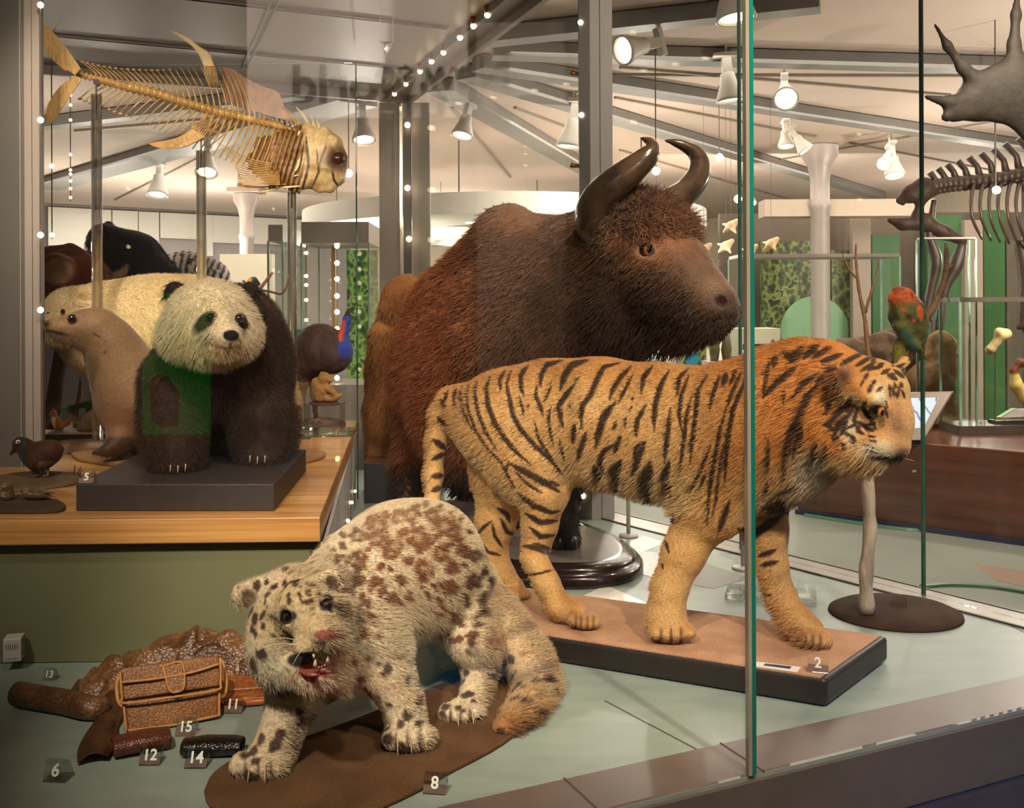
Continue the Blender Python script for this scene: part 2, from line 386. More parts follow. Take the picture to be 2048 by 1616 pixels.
M_edge = mat('glass_edge_green', (16, 112, 100), .12, var=.25, scale=9, spec=.8, stretch=(1, 1, .15))
M_bulb = mat('lit_bulb', (255, 226, 178), .4, var=0, emit=7)
M_lens = mat('lit_lens', (255, 240, 214), .4, var=0, emit=5)
M_brass = mat('brass', (176, 112, 52), .3, .9, var=.1)
M_can = mat('spotlight_white', (206, 198, 186), .4, var=.03)
M_pane = glassmat('clear_pane', (.985, .998, .992), .6)
M_front = glassmat('front_pane', (.985, .995, .99), .9)
M_acr = glassmat('acrylic_sheet', (.96, .985, .98), 1.6)
def plank(name, a, b, n=(14, 1, 160), rough=.32, coat=.25):
    m, nt, ns, ls, bs = nodes(name); co = texco(nt, n); nz = N(nt, 'ShaderNodeTexNoise'); nz.inputs['Scale'].default_value = 1.0; nz.inputs['Detail'].default_value = 3; ls.new(co, nz.inputs['Vector'])
    ls.new(ramp(nt, nz.outputs['Fac'], [(.34, tuple(lin(a))), (.5, tuple((lin(a) + lin(b)) / 2)), (.68, tuple(lin(b)))]), bs.inputs['Base Color']); bs.inputs['Roughness'].default_value = rough; bs.inputs['Coat Weight'].default_value = coat
    return m
M_bamboo = plank('bamboo', (176, 118, 62), (216, 164, 100), (.8, 30, 75)); M_redwood = plank('dark_mahogany', (84, 46, 34), (118, 70, 52), (.6, .6, 14), .25, .3)
OA, OB = Vector((1.404, 2.743, 0)), Vector((.233, 2.209, 0)); fd = (OA - OB).normalized(); fn = Vector((-fd.y, fd.x, 0))
LF = OB - fd * 3.1; CR = Vector((2.03, 3.03, 0)); K1 = Vector((.46, 5.28, 0)); K2 = Vector((-.78, 7.02, 0)); wd_ = (K2 - CR).normalized(); wn = Vector((wd_.y, -wd_.x, 0))
def struct(b, name, m, **k): return tag(b.build(name, m, **k), kind='structure')
# case floor and gallery floor
struct(MB().prism([LF, CR, K2, (-2.9, 6.1), (-3.6, 1.0)], ZG + .002, 0), 'floor', M_floor)
struct(MB().prism([(-14, -5), (14, -5), (14, 24), (-14, 24)], ZG - .05, ZG), 'floor_gallery', M_gfloor)
# coloured inlays of the floor covering
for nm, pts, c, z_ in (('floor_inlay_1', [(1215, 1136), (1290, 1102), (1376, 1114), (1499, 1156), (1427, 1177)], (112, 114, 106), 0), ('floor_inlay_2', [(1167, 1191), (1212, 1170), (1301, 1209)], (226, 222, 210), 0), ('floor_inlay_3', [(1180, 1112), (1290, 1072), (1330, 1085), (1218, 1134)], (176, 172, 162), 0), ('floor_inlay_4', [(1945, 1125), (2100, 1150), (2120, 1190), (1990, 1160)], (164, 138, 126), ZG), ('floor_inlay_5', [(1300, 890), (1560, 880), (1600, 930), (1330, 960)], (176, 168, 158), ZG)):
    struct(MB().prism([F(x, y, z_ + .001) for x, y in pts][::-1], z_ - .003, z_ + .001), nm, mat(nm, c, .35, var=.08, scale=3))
for nm, pts in (('floor_line_1', [(1842, 1176), (1900, 1172), (1980, 1176), (2070, 1190)]), ('floor_line_2', [(1610, 1032), (1700, 1046), (1800, 1060), (1860, 1062)])):
    struct(MB().tube(spline([tuple(F(x, y, ZG)) for x, y in pts], 20), .018, 8), nm, mat('green_floor_line', (84, 128, 104), .4, var=.05))
b = MB()
for (p, q) in (((1210, 1402), (1410, 1508)), ((620, 1180), (800, 1262)), ((1990, 1236), (2120, 1300))):
    b.beam(F(*p) + Vector((0, 0, -.001)), F(*q) + Vector((0, 0, -.001)), .004, .005)
struct(b, 'trim_1', M_dark)
# front ledge of the plinth, its fascia and its kick strip
b = MB(); b.prism([LF, CR, CR + fn * .17 - fd * .02, LF + fn * .17], -.03, .003); lo = struct(b, 'trim_2', M_ledge, bevel=.006)
b = MB(); b.beam(OB - fd * .05 + fn * .0 + Vector((0, 0, .002)), OB - fd * .05 + fn * .17 + Vector((0, 0, .002)), .004, .006)
for t in (.395,): b.beam(OB + fd * t + Vector((0, 0, .002)), OB + fd * t + fn * .17 + Vector((0, 0, .002)), .004, .006)
struct(b, 'trim_3', M_dark)
b = MB(); b.beam(LF - fn * .008 + Vector((0, 0, -.09)), CR - fn * .008 + Vector((0, 0, -.09)), .012, .16); struct(b, 'baseboard_front', M_dark)
b = MB(); b.beam(LF - fn * .02 + Vector((0, 0, -.215)), CR - fn * .02 + Vector((0, 0, -.215)), .02, .07); struct(b, 'baseboard_kick', mat('kick_strip', (64, 60, 72), .4, .2))
# sill of the long rear glass wall (two strips with a dark joint)
M_sill = mat('sill_metal', (150, 140, 132), .35, .3, var=.05)
b = MB(); b.prism([CR, CR + wn * .16, K2 + wn * .16, K2], -.01, .004); struct(b, 'trim_4', M_sill)
b = MB(); b.beam(CR + wn * .0 + Vector((0, 0, .004)), K2 + Vector((0, 0, .004)), .012, .006); b.beam(CR + wn * .16 + Vector((0, 0, .004)), K2 + wn * .16 + Vector((0, 0, .004)), .012, .006); struct(b, 'trim_5', M_dark)
# glass panes and their green edges
def pane(name, a, c, z0, z1, m, th=.012, edge=True, off=.0):
    a, c = Vector(a), Vector(c); b = MB(); b.beam(Vector((a.x, a.y, (z0 + z1) / 2)), Vector((c.x, c.y, (z0 + z1) / 2)), th, z1 - z0)
    o = b.build(name, m); return tag(o, kind='structure')
JF = F(1510, 1556); JF = OB + fd * ((JF - OB).dot(fd))
pane('window_1', LF, JF - fd * .003, 0.003, 3.6, M_front); pane('window_2', JF + fd * .003, CR, 0.003, 3.6, M_front)
def on_wall(px):      # where the long rear glass wall is met at picture column px
    t = (px - CX) / FPX; s = (CR.x - t * CR.y) / (t * wd_.y - wd_.x); return CR + wd_ * s
W1, W2 = on_wall(1820), on_wall(1456); q = wn * .08
for i, (a, c) in enumerate(((CR, W1), (W1, W2), (W2, K1), (K1, K2))): pane('window_%d' % (i + 3), a + q, c + q, .004, 3.6, M_pane)
def edge(name, p, z0, z1, wd, dp, m=M_edge, rz=0.0): return struct(MB().box((p[0], p[1], (z0 + z1) / 2), (wd, dp, z1 - z0), rz), name, m)
fa = math.atan2(fd.y, fd.x); wa = math.atan2(wd_.y, wd_.x)
edge('trim_6', JF + fd * .005, .003, 3.6, .011, .014, rz=fa); edge('trim_7', JF - fd * .006, .003, 3.6, .010, .013, mat('joint_seal', (176, 168, 150), .15, .4, var=.2, stretch=(1, 1, .3)), rz=fa)
M_edge2 = mat('glass_edge_dim', (58, 104, 92), .15, var=.2, spec=.7)
edge('trim_8', W1 + q, .004, 3.6, .012, .012, M_edge2, wa); edge('trim_9', W2 + q, .004, 3.6, .012, .012, M_edge2, wa)
# steel columns of the rear wall
def column(name, p, z0, z1, parts):
    for i, (off, wdt, dp, m) in enumerate(parts): struct(MB().box((p[0] + off[0], p[1] + off[1], (z0 + z1) / 2), (wdt, dp, z1 - z0)), 'pillar_%s_%d' % (name, i + 1), m)
c1 = F(1192, 1037); column('near', c1, 0, 3.6, (((-.052, .0), .058, .05, M_dark), ((.036, .012), .118, .06, M_aluL)))
struct(MB().box((c1.x + .03, c1.y - .02, 1.8), (.003, .004, 3.6)), 'trim_10', M_dark)
c2 = P(815, 620, 7.0); column('corner', c2, 0, ZS, (((-.115, 0), .15, .06, M_alu), ((.005, -.02), .055, .05, M_dark), ((.1, .01), .125, .06, M_alu)))
struct(MB().box((c2.x - .036, c2.y - .04, 1.27), (.018, .02, 2.5)), 'trim_11', mat('bright_rod', (226, 220, 206), .2, .5, var=.05))
# soffit over the left of the case, with its panel joints
def Zat(px, py, z): return F(px, py, z)
s0, s1, s2 = Zat(1090, 0, ZS), Zat(818, 206, ZS), Zat(108, 149, ZS); sd_ = (s1 - s0).normalized(); sb = (s2 - s1).normalized(); fr_ = s0 - sd_ * 3.3
struct(MB().prism([fr_, s1, s1 + sb * 3.6, fr_ + sb * 3.6], ZS + .05, ZS + .25), 'ceiling_case', M_alu)
b = MB(); up = Vector((0, 0, .03))
b.beam(fr_ + up, s1 + up, .03, .07); b.beam(s1 + up, s1 + sb * 3.6 + up, .03, .07); b.beam(fr_ + sb * .16 + up, s1 + sb * .16 + up, .02, .05); struct(b, 'trim_12', M_alu)
b = MB(); dn = Vector((0, 0, .047))
for p, dr, L in ((Zat(225, 0, ZS), sb, 2.4), (Zat(225, 0, ZS), -sb, 1.65), (Zat(483, 122, ZS), sb, 1.6), (Zat(483, 122, ZS), -sb, 1.1), (Zat(560, 0, ZS), sd_, 1.6), (Zat(560, 0, ZS), -sd_, 1.5)):
    sdv = Vector((-dr.y, dr.x, 0))
    for e in (-.016, .016): b.beam(p + dn + sdv * e, p + dr * L + dn + sdv * e, .009, .012)
struct(b, 'trim_13', M_dark)
# grey wall panel closing the case on the left
wl = F(86, 934, TZ)
struct(MB().box((wl.x - .8, wl.y + .012, 1.4), (1.6, .02, 2.4)), 'wall_left', mat('slate_panel', (92, 88, 84), .5, var=.06, scale=2)); b = MB()
for px, w_ in ((44, .004), (60, .03), (76, .03)): x = P(px, 600, wl.y).x; b.box((x, wl.y - .004, 1.4), (w_, .016, 2.4))
struct(b, 'trim_14', M_alu)
tq = [P(640, 1031, 3.12), P(715, 840, 5.85)]
pane('window_7', (tq[1].x, tq[1].y), (-2.9, 5.9), TZ, ZS, M_pane); edge('trim_15', (tq[1].x, tq[1].y), 0, ZS, .008, .008, M_edge2)
# ---------------------------------------------------------------- gallery shell
struct(MB().prism([(-14, -5), (14, -5), (14, 24), (-14, 24)], ZC, ZC + .1), 'ceiling', M_ceil)
a, c = P(20, 620, 17.3), P(700, 620, 21.0)
def wallseg(name, a, c, z0, z1, m, th=.2): a, c = Vector(a), Vector(c); a.z = c.z = (z0 + z1) / 2; return struct(MB().beam(a, c, th, z1 - z0), name, m)
M_lil = mat('lilac_grey_wall', (168, 158, 156), .7, var=.04); M_cream = mat('cream_wall', (222, 208, 184), .7, var=.03)
wallseg('wall_back', a, c, ZG, ZC, M_lil); wallseg('wall_far', c, P(1640, 620, 21.0), ZG, ZC, M_cream); wallseg('wall_right', P(1500, 620, 20.5), P(2300, 620, 13.5), 1.9, ZC, mat('beige_band', (176, 164, 146), .7, var=.04))  # right wall is a darker beige than the far wall
for nm, x_ in (('west', -13.9), ('east', 13.9)): struct(MB().box((x_, 9.5, 1.4), (.2, 29, 3.4)), 'wall_' + nm, M_cream)
struct(MB().beam((-14, -4.6, 1.4), (14, -4.6, 1.4), .2, 3.4), 'wall_behind', mat('rear_gallery_wall', (120, 106, 98), .7, var=.1, scale=.7))
for i, (x0, x1, yb) in enumerate(((108, 232, 498), (234, 284, 478), (286, 326, 512), (328, 420, 476), (420, 432, 512), (432, 700, 485))):   # white boards hung along the back wall
    p0, p1 = [a + (c - a) * ((a.x - (x_ - CX) / FPX * a.y) / ((x_ - CX) / FPX * (c.y - a.y) - (c.x - a.x))) - Vector((0, .22, 0)) for x_ in (x0, x1)]; Y0 = p0.y; zb = P(x0, yb, Y0).z; z1 = ZC - .06
    p0.z = p1.z = (zb + z1) / 2; struct(MB().beam(p0, p1, .08 + .03 * (i % 2), z1 - zb), 'panel_back_%d' % (i + 1), M_white)
# beams that fan out under the ceiling
for i, (p, q_, wd) in enumerate((((965, 76), (1640, 4), .16), ((985, 102), (2090, 134), .16), ((955, 126), (2100, 300), .17), ((930, 144), (1760, 392), .20), ((880, 170), (1175, 340), .24), ((715, 196), (90, 372), .42), ((600, 185), (60, 250), .14))):
    A_, B_ = F(*p, ZC - .06), F(*q_, ZC - .06); struct(MB().beam(A_, B_, wd, .10), 'beam_%d' % (i + 1), M_beam)
b = MB()
for (p, q_) in (((1230, 150), (2060, 152)), ((1240, 135), (1900, 190)), ((1230, 195), (1980, 340)), ((1030, 215), (1150, 260)), ((905, 215), (1020, 355)), ((1240, 300), (1650, 420)), ((150, 262), (560, 225)), ((230, 400), (420, 305)), ((1500, 330), (2000, 240))):
    b.beam(F(*p, ZC - .01), F(*q_, ZC - .01), .03, .02)
struct(b, 'trim_16', mat('ceiling_joint', (150, 138, 122), .6))
# round white canopy with downlights over the middle of the gallery
cc = P(1010, 620, 12.6); cz = 2.06; prof = [(2.45, cz), (2.5, cz + .02), (2.5, cz + .24), (2.44, cz + .25), (2.0, cz + .25), (1.4, cz + .05), (1.38, cz)]
cn = thing('ceiling_canopy', 'round white canopy ring with downlights hanging over the gallery behind the bull', 'canopy', (cc.x, cc.y, cz)); V = MB()
b = MB(); b.lathe(prof, (cc.x, cc.y, 0), 72); b.f = b.f[:-2]; n = 72; k = len(prof); b.f += [((k - 1) * n + j, (k - 1) * n + (j + 1) % n, (j + 1) % n, j) for j in range(n)]
o = b.build('ring', M_white, cn, smooth=True); smooth_angle(o)
for (px, py) in ((942, 445), (1080, 432), (1118, 432), (742, 455), (735, 428), (705, 472), (1240, 440), (860, 470), (1330, 470), (1180, 462)):
    p = F(px, py, cz); 
    if (Vector((p.x, p.y, 0)) - Vector((cc.x, cc.y, 0))).length < 2.35: MB().lathe([(.05, -.006), (.062, -.006), (.062, .02), (.05, .02)], (p.x, p.y, cz), 14).build('downlight', M_lens, cn)
for i in range(6):
    a_ = i * math.pi / 3 + .3; p = Vector((cc.x + 2.1 * math.cos(a_), cc.y + 2.1 * math.sin(a_), 0)); MB().tube([(p.x, p.y, cz + .2), (p.x, p.y, ZC)], .008, 6).build('suspension_rod', M_dark, cn)
# cast-iron columns with flared capitals
for nm, px, Y, r in (('iron_left', 494, 15.5, .105), ('iron_right', 1641, 11.2, .105)):
    p = P(px, 620, Y); pr = [(r * 1.5, ZG), (r * 1.5, ZG + .3), (r, ZG + .4), (r, 2.2), (r * 1.15, 2.22), (r * 1.15, 2.28), (r, 2.3), (r, 2.55), (r * 1.3, 2.7), (r * 1.9, 2.8), (r * 1.9, 3.0)]
    o = MB().lathe(pr, (p.x, p.y, 0), 28).build('pillar_' + nm, mat('iron_column', (158, 146, 140), .45, .2, var=.05), smooth=True); tag(smooth_angle(o), kind='structure')
    struct(MB().box((p.x, p.y, 2.97), (r * 4.6, r * 4.6, .08)), 'pillar_%s_abacus' % nm, M_ceil)
# ================================================================ ANIMAL HELPERS
M_pelt = coatmat('short_pelt', .7, .30, 170, .45)
M_eye = mat('glass_eye_dark', (18, 10, 8), .05, var=0, spec=.9, coat=1)
M_claw = mat('horn_claw', (200, 180, 150), .3, var=.15); M_clawd = mat('dark_claw', (60, 48, 40), .3, var=.15)
M_wsk = mat('whisker_white', (235, 222, 200), .4, var=0)
def irismat(name, iris, pupil=.42):
    """glass eye: pupil, iris ring and dark rim round local +z"""
    m, nt, ns, ls, b = nodes(name); t = N(nt, 'ShaderNodeTexCoord'); s = N(nt, 'ShaderNodeSeparateXYZ'); ls.new(t.outputs['Object'], s.inputs[0])
    mp = N(nt, 'ShaderNodeMapRange'); mp.inputs[1].default_value = -1; ls.new(s.outputs[2], mp.inputs[0])
    ls.new(ramp(nt, mp.outputs[0], [(0, tuple(lin((16, 10, 8)))), (.80, tuple(lin((16, 10, 8)))), (.84, tuple(lin(iris) * .7)), (.90, tuple(lin(iris))), (.935, tuple(lin(iris) * .8)), (.95, (.004, .003, .003))]), b.inputs['Base Color'])
    b.inputs['Roughness'].default_value = .05; b.inputs['Coat Weight'].default_value = 1; return m
def eye(parent, px, py, Y, rpx, look, m=None, flat=1.0):
    r = rpx * Y / FPX; me = rawmesh('eye', [], [], m or M_eye); b = MB().ball((0, 0, 0), (1, 1, 1), 20); me = rawmesh('eye', b.v, b.f, m or M_eye)
    o = bpy.data.objects.new('eye', me); COL.objects.link(o); o.parent = parent; q = Vector(look).to_track_quat('Z', 'Y')
    o.matrix_parent_inverse = Matrix.Translation(parent.location).inverted(); o.location = P(px, py, Y); o.rotation_euler = q.to_euler(); o.scale = (r, r, r * flat); return o
def whiskers(parent, roots, ends, name='whisker', r=.0007, sag=.01):
    for a, c in zip(roots, ends):
        a, c = Vector(a), Vector(c); mid = (a + c) / 2 + Vector((0, 0, sag)); MB().tube(spline([a, mid, c], 6), np.linspace(r, r * .3, 6), 4).build(name, M_wsk, parent, smooth=True)
def claw(parent, px, py, Y, L, ang, m=None, r=.0045):
    """hooked claw; ang: direction in the picture plane (degrees, 0 right, 90 up)"""
    p = P(px, py, Y); a = math.radians(ang); d = Vector((math.cos(a), -.35, math.sin(a))).normalized(); dn = Vector((0, -.5, -1))
    pts = [p - d * L * .4, p, p + d * L * .5 + dn * L * .1, p + d * L * .8 + dn * L * .4]
    return MB().tube(spline(pts, 7), np.linspace(r, r * .2, 7), 7).build('claw', m or M_claw, parent, smooth=True)
def leaf_ear(Fl, base, tip, w, th, k=.01, depth=None):
    """ear flap blended on a head: flattened tapered limb"""
    base, tip = np.array(base), np.array(tip); ax = (tip - base); ax = ax / np.linalg.norm(ax); v = np.array(depth if depth is not None else (0, 1, 0), float); v -= ax * (v @ ax); v /= np.linalg.norm(v)
    Fl.cap(base, tip, w, w * .75, k, v, th / w)
# ================================================================ TIGER
tq_ = [F(1653, 1359, .08), F(1776, 1272, .08)]; e1 = tq_[1] - tq_[0]; u_ = Vector((-.894, .447, 0)); L_ = 1.30
pts = [tq_[0], tq_[1], tq_[1] + u_ * L_, tq_[0] + u_ * L_]
tb = thing('display_plinth', 'long low sand-topped base with black rounded sides under the striped tiger', 'base', (sum((p.x for p in pts)) / 4, sum((p.y for p in pts)) / 4, 0))
MB().prism(pts, .004, .079).build('plinth', mat('black_satin_paint', (40, 33, 31), .42, var=.12, scale=20), tb, bevel=.012, seg=3)
ctr = sum((Vector((p.x, p.y, 0)) for p in pts), Vector()) / 4; ins = [ctr + (Vector((p.x, p.y, 0)) - ctr) * .972 for p in pts]
def sand(name, a, b_, c, sp=.55):
    m, nt, ns, ls, bs = nodes(name); co = texco(nt); n1 = N(nt, 'ShaderNodeTexNoise'); n1.inputs['Scale'].default_value = 7; n1.inputs['Detail'].default_value = 8; ls.new(co, n1.inputs['Vector'])
    n2 = N(nt, 'ShaderNodeTexNoise'); n2.inputs['Scale'].default_value = 260; n2.inputs['Detail'].default_value = 2; ls.new(co, n2.inputs['Vector'])
    c1_ = ramp(nt, n1.outputs['Fac'], [(.35, tuple(lin(a))), (.65, tuple(lin(b_)))]); c2_ = ramp(nt, n2.outputs['Fac'], [(.3, (.55,) * 3), (.6, (1, 1, 1)), (.70, (1, 1, 1)), (.74, tuple(np.minimum(lin(c) * 4, 2.2)))])
    ls.new(mixc(nt, 1.0, c1_, c2_, 'MULTIPLY'), bs.inputs['Base Color']); bs.inputs['Roughness'].default_value = .9; bs.inputs['Specular IOR Level'].default_value = .15
    bp = N(nt, 'ShaderNodeBump'); bp.inputs['Strength'].default_value = .5; bp.inputs['Distance'].default_value = .004; ls.new(n2.outputs['Fac'], bp.inputs['Height']); ls.new(bp.outputs[0], bs.inputs['Normal']); return m
MB().prism(ins, .076, .081).build('sand_bed', sand('tan_sand', (190, 142, 110), (212, 166, 132), (226, 200, 170)), tb)
def AXY(px):          # depth of the tiger's long axis under picture column px
    t = (px - CX) / FPX; a, f = Vector((.11, 3.42)), Vector((.875, -.484)); s = (a.x - t * a.y) / (t * f.y - f.x); return a.y + f.y * s
HYd = 2.86; T = Flesh(); lat = (.484, .875, 0)
def tj(px, py, r, dy=0.0): return (px, py, AXY(px) + dy, r)
T.chain([tj(948, 830, 62), tj(1010, 838, 96), tj(1100, 838, 114), tj(1200, 842, 121), tj(1320, 862, 129), tj(1430, 872, 132), tj(1525, 862, 142)], .05, lat, .82)
T.chain([tj(1525, 855, 138), tj(1590, 828, 122), tj(1650, 800, 96), tj(1700, 790, 76)], .06, lat, .85)
T.chain([tj(1545, 745, 48), tj(1600, 730, 40), tj(1660, 722, 34)], .06)
T.chain([tj(1530, 930, 85), tj(1590, 915, 66), tj(1660, 880, 52)], .05); T.chain([(1640, 870, HYd + .02, 52), (1700, 895, HYd - .01, 36), (1735, 915, HYd - .02, 26)], .05)
nz = -.075; fz = .075
T.chain([tj(1010, 850, 98, nz), tj(1065, 930, 82, nz), tj(1085, 985, 52, nz)], .05, lat, .7)
T.chain([tj(1085, 985, 50, nz), tj(1080, 1050, 34, nz), tj(1070, 1112, 29, nz)], .02)
T.chain([(1068, 1118, 3.30, 27), (1092, 1165, 3.27, 25), (1118, 1212, 3.25, 25), (1150, 1226, 3.235, 24)], .02)
T.chain([tj(1005, 880, 80, fz), tj(1005, 960, 60, fz), tj(992, 1040, 42, fz)], .04, lat, .7)
T.chain([(990, 1045, 3.58, 40), (985, 1100, 3.58, 29), (1005, 1150, 3.56, 24), (1030, 1178, 3.55, 21)], .02)
T.chain([tj(1500, 880, 100, nz), tj(1430, 1005, 64, nz), tj(1412, 1020, 60, nz)], .05, lat, .75)
T.chain([(1410, 1025, 3.10, 56), (1368, 1105, 3.095, 42), (1338, 1180, 3.09, 35), (1332, 1235, 3.085, 37), (1340, 1252, 3.075, 36)], .025)
T.chain([tj(1530, 930, 80, fz), (1522, 1020, 3.14, 50), (1530, 1060, 3.12, 44), (1542, 1130, 3.11, 32), (1560, 1190, 3.10, 29), (1590, 1240, 3.07, 31), (1622, 1262, 3.05, 28)], .025)
for pw, Y0, dx, r, tilt in (((1345, 1262), 3.06, 22, 15, 0), ((1630, 1276), 3.02, 14, 15, .02), ((1168, 1240), 3.20, 13, 13, .02), ((1032, 1184), 3.54, 12, 11, .02)):
    for i, q_ in enumerate((-1.5, -.5, .5, 1.5)): T.ball(pw[0] + dx * q_, pw[1] + 4 - abs(q_) * 2.5 + (i - 1.5) * (2 if tilt else 0), Y0 - .025 + abs(q_) * .008, r, .010, 1, (1, 1.5, 1.0))
T.chain([tj(925, 795, 26), (902, 800, 3.60, 24), (884, 830, 3.62, 22), (874, 880, 3.62, 18), (868, 950, 3.60, 16), (864, 1020, 3.56, 15), (858, 1090, 3.52, 14), (848, 1140, 3.5, 13)], .03)
# head: turned slightly to the viewer and carried low
HYd = 2.86
T.ball(1722, 792, HYd + .06, 66, .05, 1, (1, .95, .98)); T.ball(1760, 775, HYd + .02, 50, .04); T.ball(1700, 850, HYd + .0, 50, .05, 1, (.8, .7, 1))
T.chain([(1772, 785, HYd, 38), (1790, 840, HYd - .03, 31), (1797, 890, HYd - .05, 24)], .04)
T.ball(1762, 893, HYd - .07, 31, .03, 1, (1.1, .9, .85)); T.ball(1796, 898, HYd + .03, 22, .03); T.ball(1745, 926, HYd - .04, 24, .03, 1, (1.2, 1, .8)); T.ball(1806, 905, HYd - .055, 9, .012)
T.ball(1745, 802, HYd - .075, 20, .02); T.ball(1700, 770, HYd - .05, 30, .04)
T.ball(1754, 823, HYd - .115, 15, .010, -1)
T.chain([(1730, 905, HYd - .12, 3), (1765, 913, HYd - .135, 3), (1795, 908, HYd - .12, 3)], .008, op=-1) if False else None
leaf_ear(T, P(1696, 772, HYd - .05), P(1680, 744, HYd - .085), .042, .016, .012, (.55, -.8, .2)); leaf_ear(T, P(1785, 745, HYd + .12), P(1812, 722, HYd + .15), .022, .009, .015, (.3, 1, 0))
T.ball(1689, 752, HYd - .125, 19, .010, -1)
V, Q = T.surface(.0050, .0815); V = relax(V, Q, 1, .4); nm = vnormals(V, Q)
V += nm * ((vnoise(V, 38, 3) - .5) * .004)[:, None]
# coat
def z6(*p): return [(850 + x / 2.377, 650 + y / 2.377) for x, y in p]
def z7(*p): return [(1250 + x / 2.02, 650 + y / 2.02) for x, y in p]
ST = [(z6(*p), w_ / 2.377) for p, w_ in (
 ([(150, 300), (138, 350), (152, 395)], 14), ([(215, 280), (200, 330), (205, 400), (240, 500), (300, 590), (350, 640)], 13), ([(250, 262), (238, 330), (255, 420), (290, 510), (345, 600)], 15), ([(180, 290), (170, 330), (185, 420), (225, 500)], 11),
 ([(312, 242), (293, 300), (300, 380), (330, 460), (380, 540), (440, 610), (505, 665)], 21), ([(385, 212), (356, 260), (360, 315)], 16), ([(412, 214), (388, 280), (405, 360), (420, 430), (455, 495), (520, 570), (600, 645), (655, 715)], 19),
 ([(495, 188), (455, 240), (460, 310), (472, 340)], 19), ([(448, 336), (465, 400), (470, 435)], 12), ([(655, 168), (580, 190), (552, 240), (550, 296)], 20), ([(530, 286), (528, 340), (552, 390), (562, 438)], 17), ([(602, 286), (580, 340), (568, 366)], 12),
 ([(775, 168), (700, 190), (665, 240), (642, 310)], 27), ([(718, 272), (680, 320), (638, 380), (645, 440), (657, 486)], 23), ([(600, 385), (588, 450), (600, 530), (612, 580)], 13), ([(925, 180), (850, 200), (818, 260), (790, 330), (750, 380), (742, 440), (747, 495)], 23),
 ([(982, 194), (930, 250), (893, 310), (876, 360)], 20), ([(988, 236), (950, 310), (918, 378)], 14), ([(905, 368), (850, 440), (828, 510), (813, 588)], 31), ([(1085, 192), (1040, 250), (1028, 326)], 20), ([(1052, 380), (1010, 450), (1003, 535)], 20),
 ([(1162, 213), (1120, 290), (1095, 380), (1088, 508)], 23), ([(1252, 208), (1210, 250), (1198, 336)], 17), ([(1258, 232), (1220, 330), (1208, 430), (1220, 506)], 17), ([(1167, 395), (1155, 520), (1138, 658)], 20), ([(1343, 236), (1300, 310), (1288, 420), (1275, 520), (1260, 658)], 20),
 ([(1268, 335), (1245, 430), (1230, 560), (1208, 708)], 17), ([(1048, 555), (1022, 610), (1000, 680), (985, 715)], 27), ([(1035, 556), (1000, 585), (996, 650)], 16), ([(712, 474), (703, 566)], 20), ([(772, 505), (740, 590), (728, 646)], 24), ([(932, 525), (900, 610)], 22), ([(905, 566), (850, 600), (828, 660), (852, 706)], 22),
 ([(932, 645), (898, 700), (932, 776)], 42), ([(1072, 655), (1048, 740), (1075, 826)], 52), ([(1162, 645), (1138, 730), (1168, 815)], 32), ([(800, 664), (832, 746)], 28),
 ([(400, 655), (480, 700), (560, 742), (640, 795)], 28), ([(430, 700), (500, 765), (560, 800)], 14), ([(590, 738), (642, 768)], 15), ([(438, 795), (520, 860), (600, 892), (640, 885)], 23), ([(478, 895), (550, 940), (630, 930)], 24), ([(498, 962), (550, 1006), (615, 1000)], 20), ([(468, 1050), (530, 1060), (605, 1092)], 24), ([(515, 1036), (600, 1068)], 17), ([(478, 1192), (550, 1180), (612, 1163)], 11),
 ([(520, 455), (540, 540), (590, 620), (645, 695)], 15), ([(640, 545), (662, 648)], 13), ([(400, 640), (385, 700), (430, 780)], 12), ([(1402, 236), (1370, 330), (1352, 410)], 17), ([(1434, 226), (1415, 290)], 27), ([(1484, 206), (1448, 288)], 17),
 ([(300, 590), (360, 650), (400, 730)], 12), ([(345, 870), (390, 900), (405, 940)], 20), ([(320, 940), (330, 1000), (370, 1060)], 14), ([(360, 920), (390, 985), (440, 1000)], 17), ([(270, 1040), (300, 1080), (360, 1095)], 14), ([(235, 1010), (280, 960), (320, 930)], 14),
 ([(60, 440), (110, 470)], 24), ([(40, 545), (100, 590)], 26), ([(35, 640), (95, 610)], 22), ([(30, 720), (90, 715)], 24), ([(30, 790), (80, 770)], 24), ([(75, 350), (100, 400)], 14), ([(110, 310), (90, 370)], 14), ([(735, 245), (720, 262)], 10), ([(690, 372), (690, 400)], 9), ([(990, 340), (985, 360)], 10), ([(910, 455), (900, 500)], 14), ([(955, 430), (950, 495)], 10), ([(985, 385), (972, 412)], 11), ([(490, 385)], 12), ([(600, 265), (596, 285)], 8))]
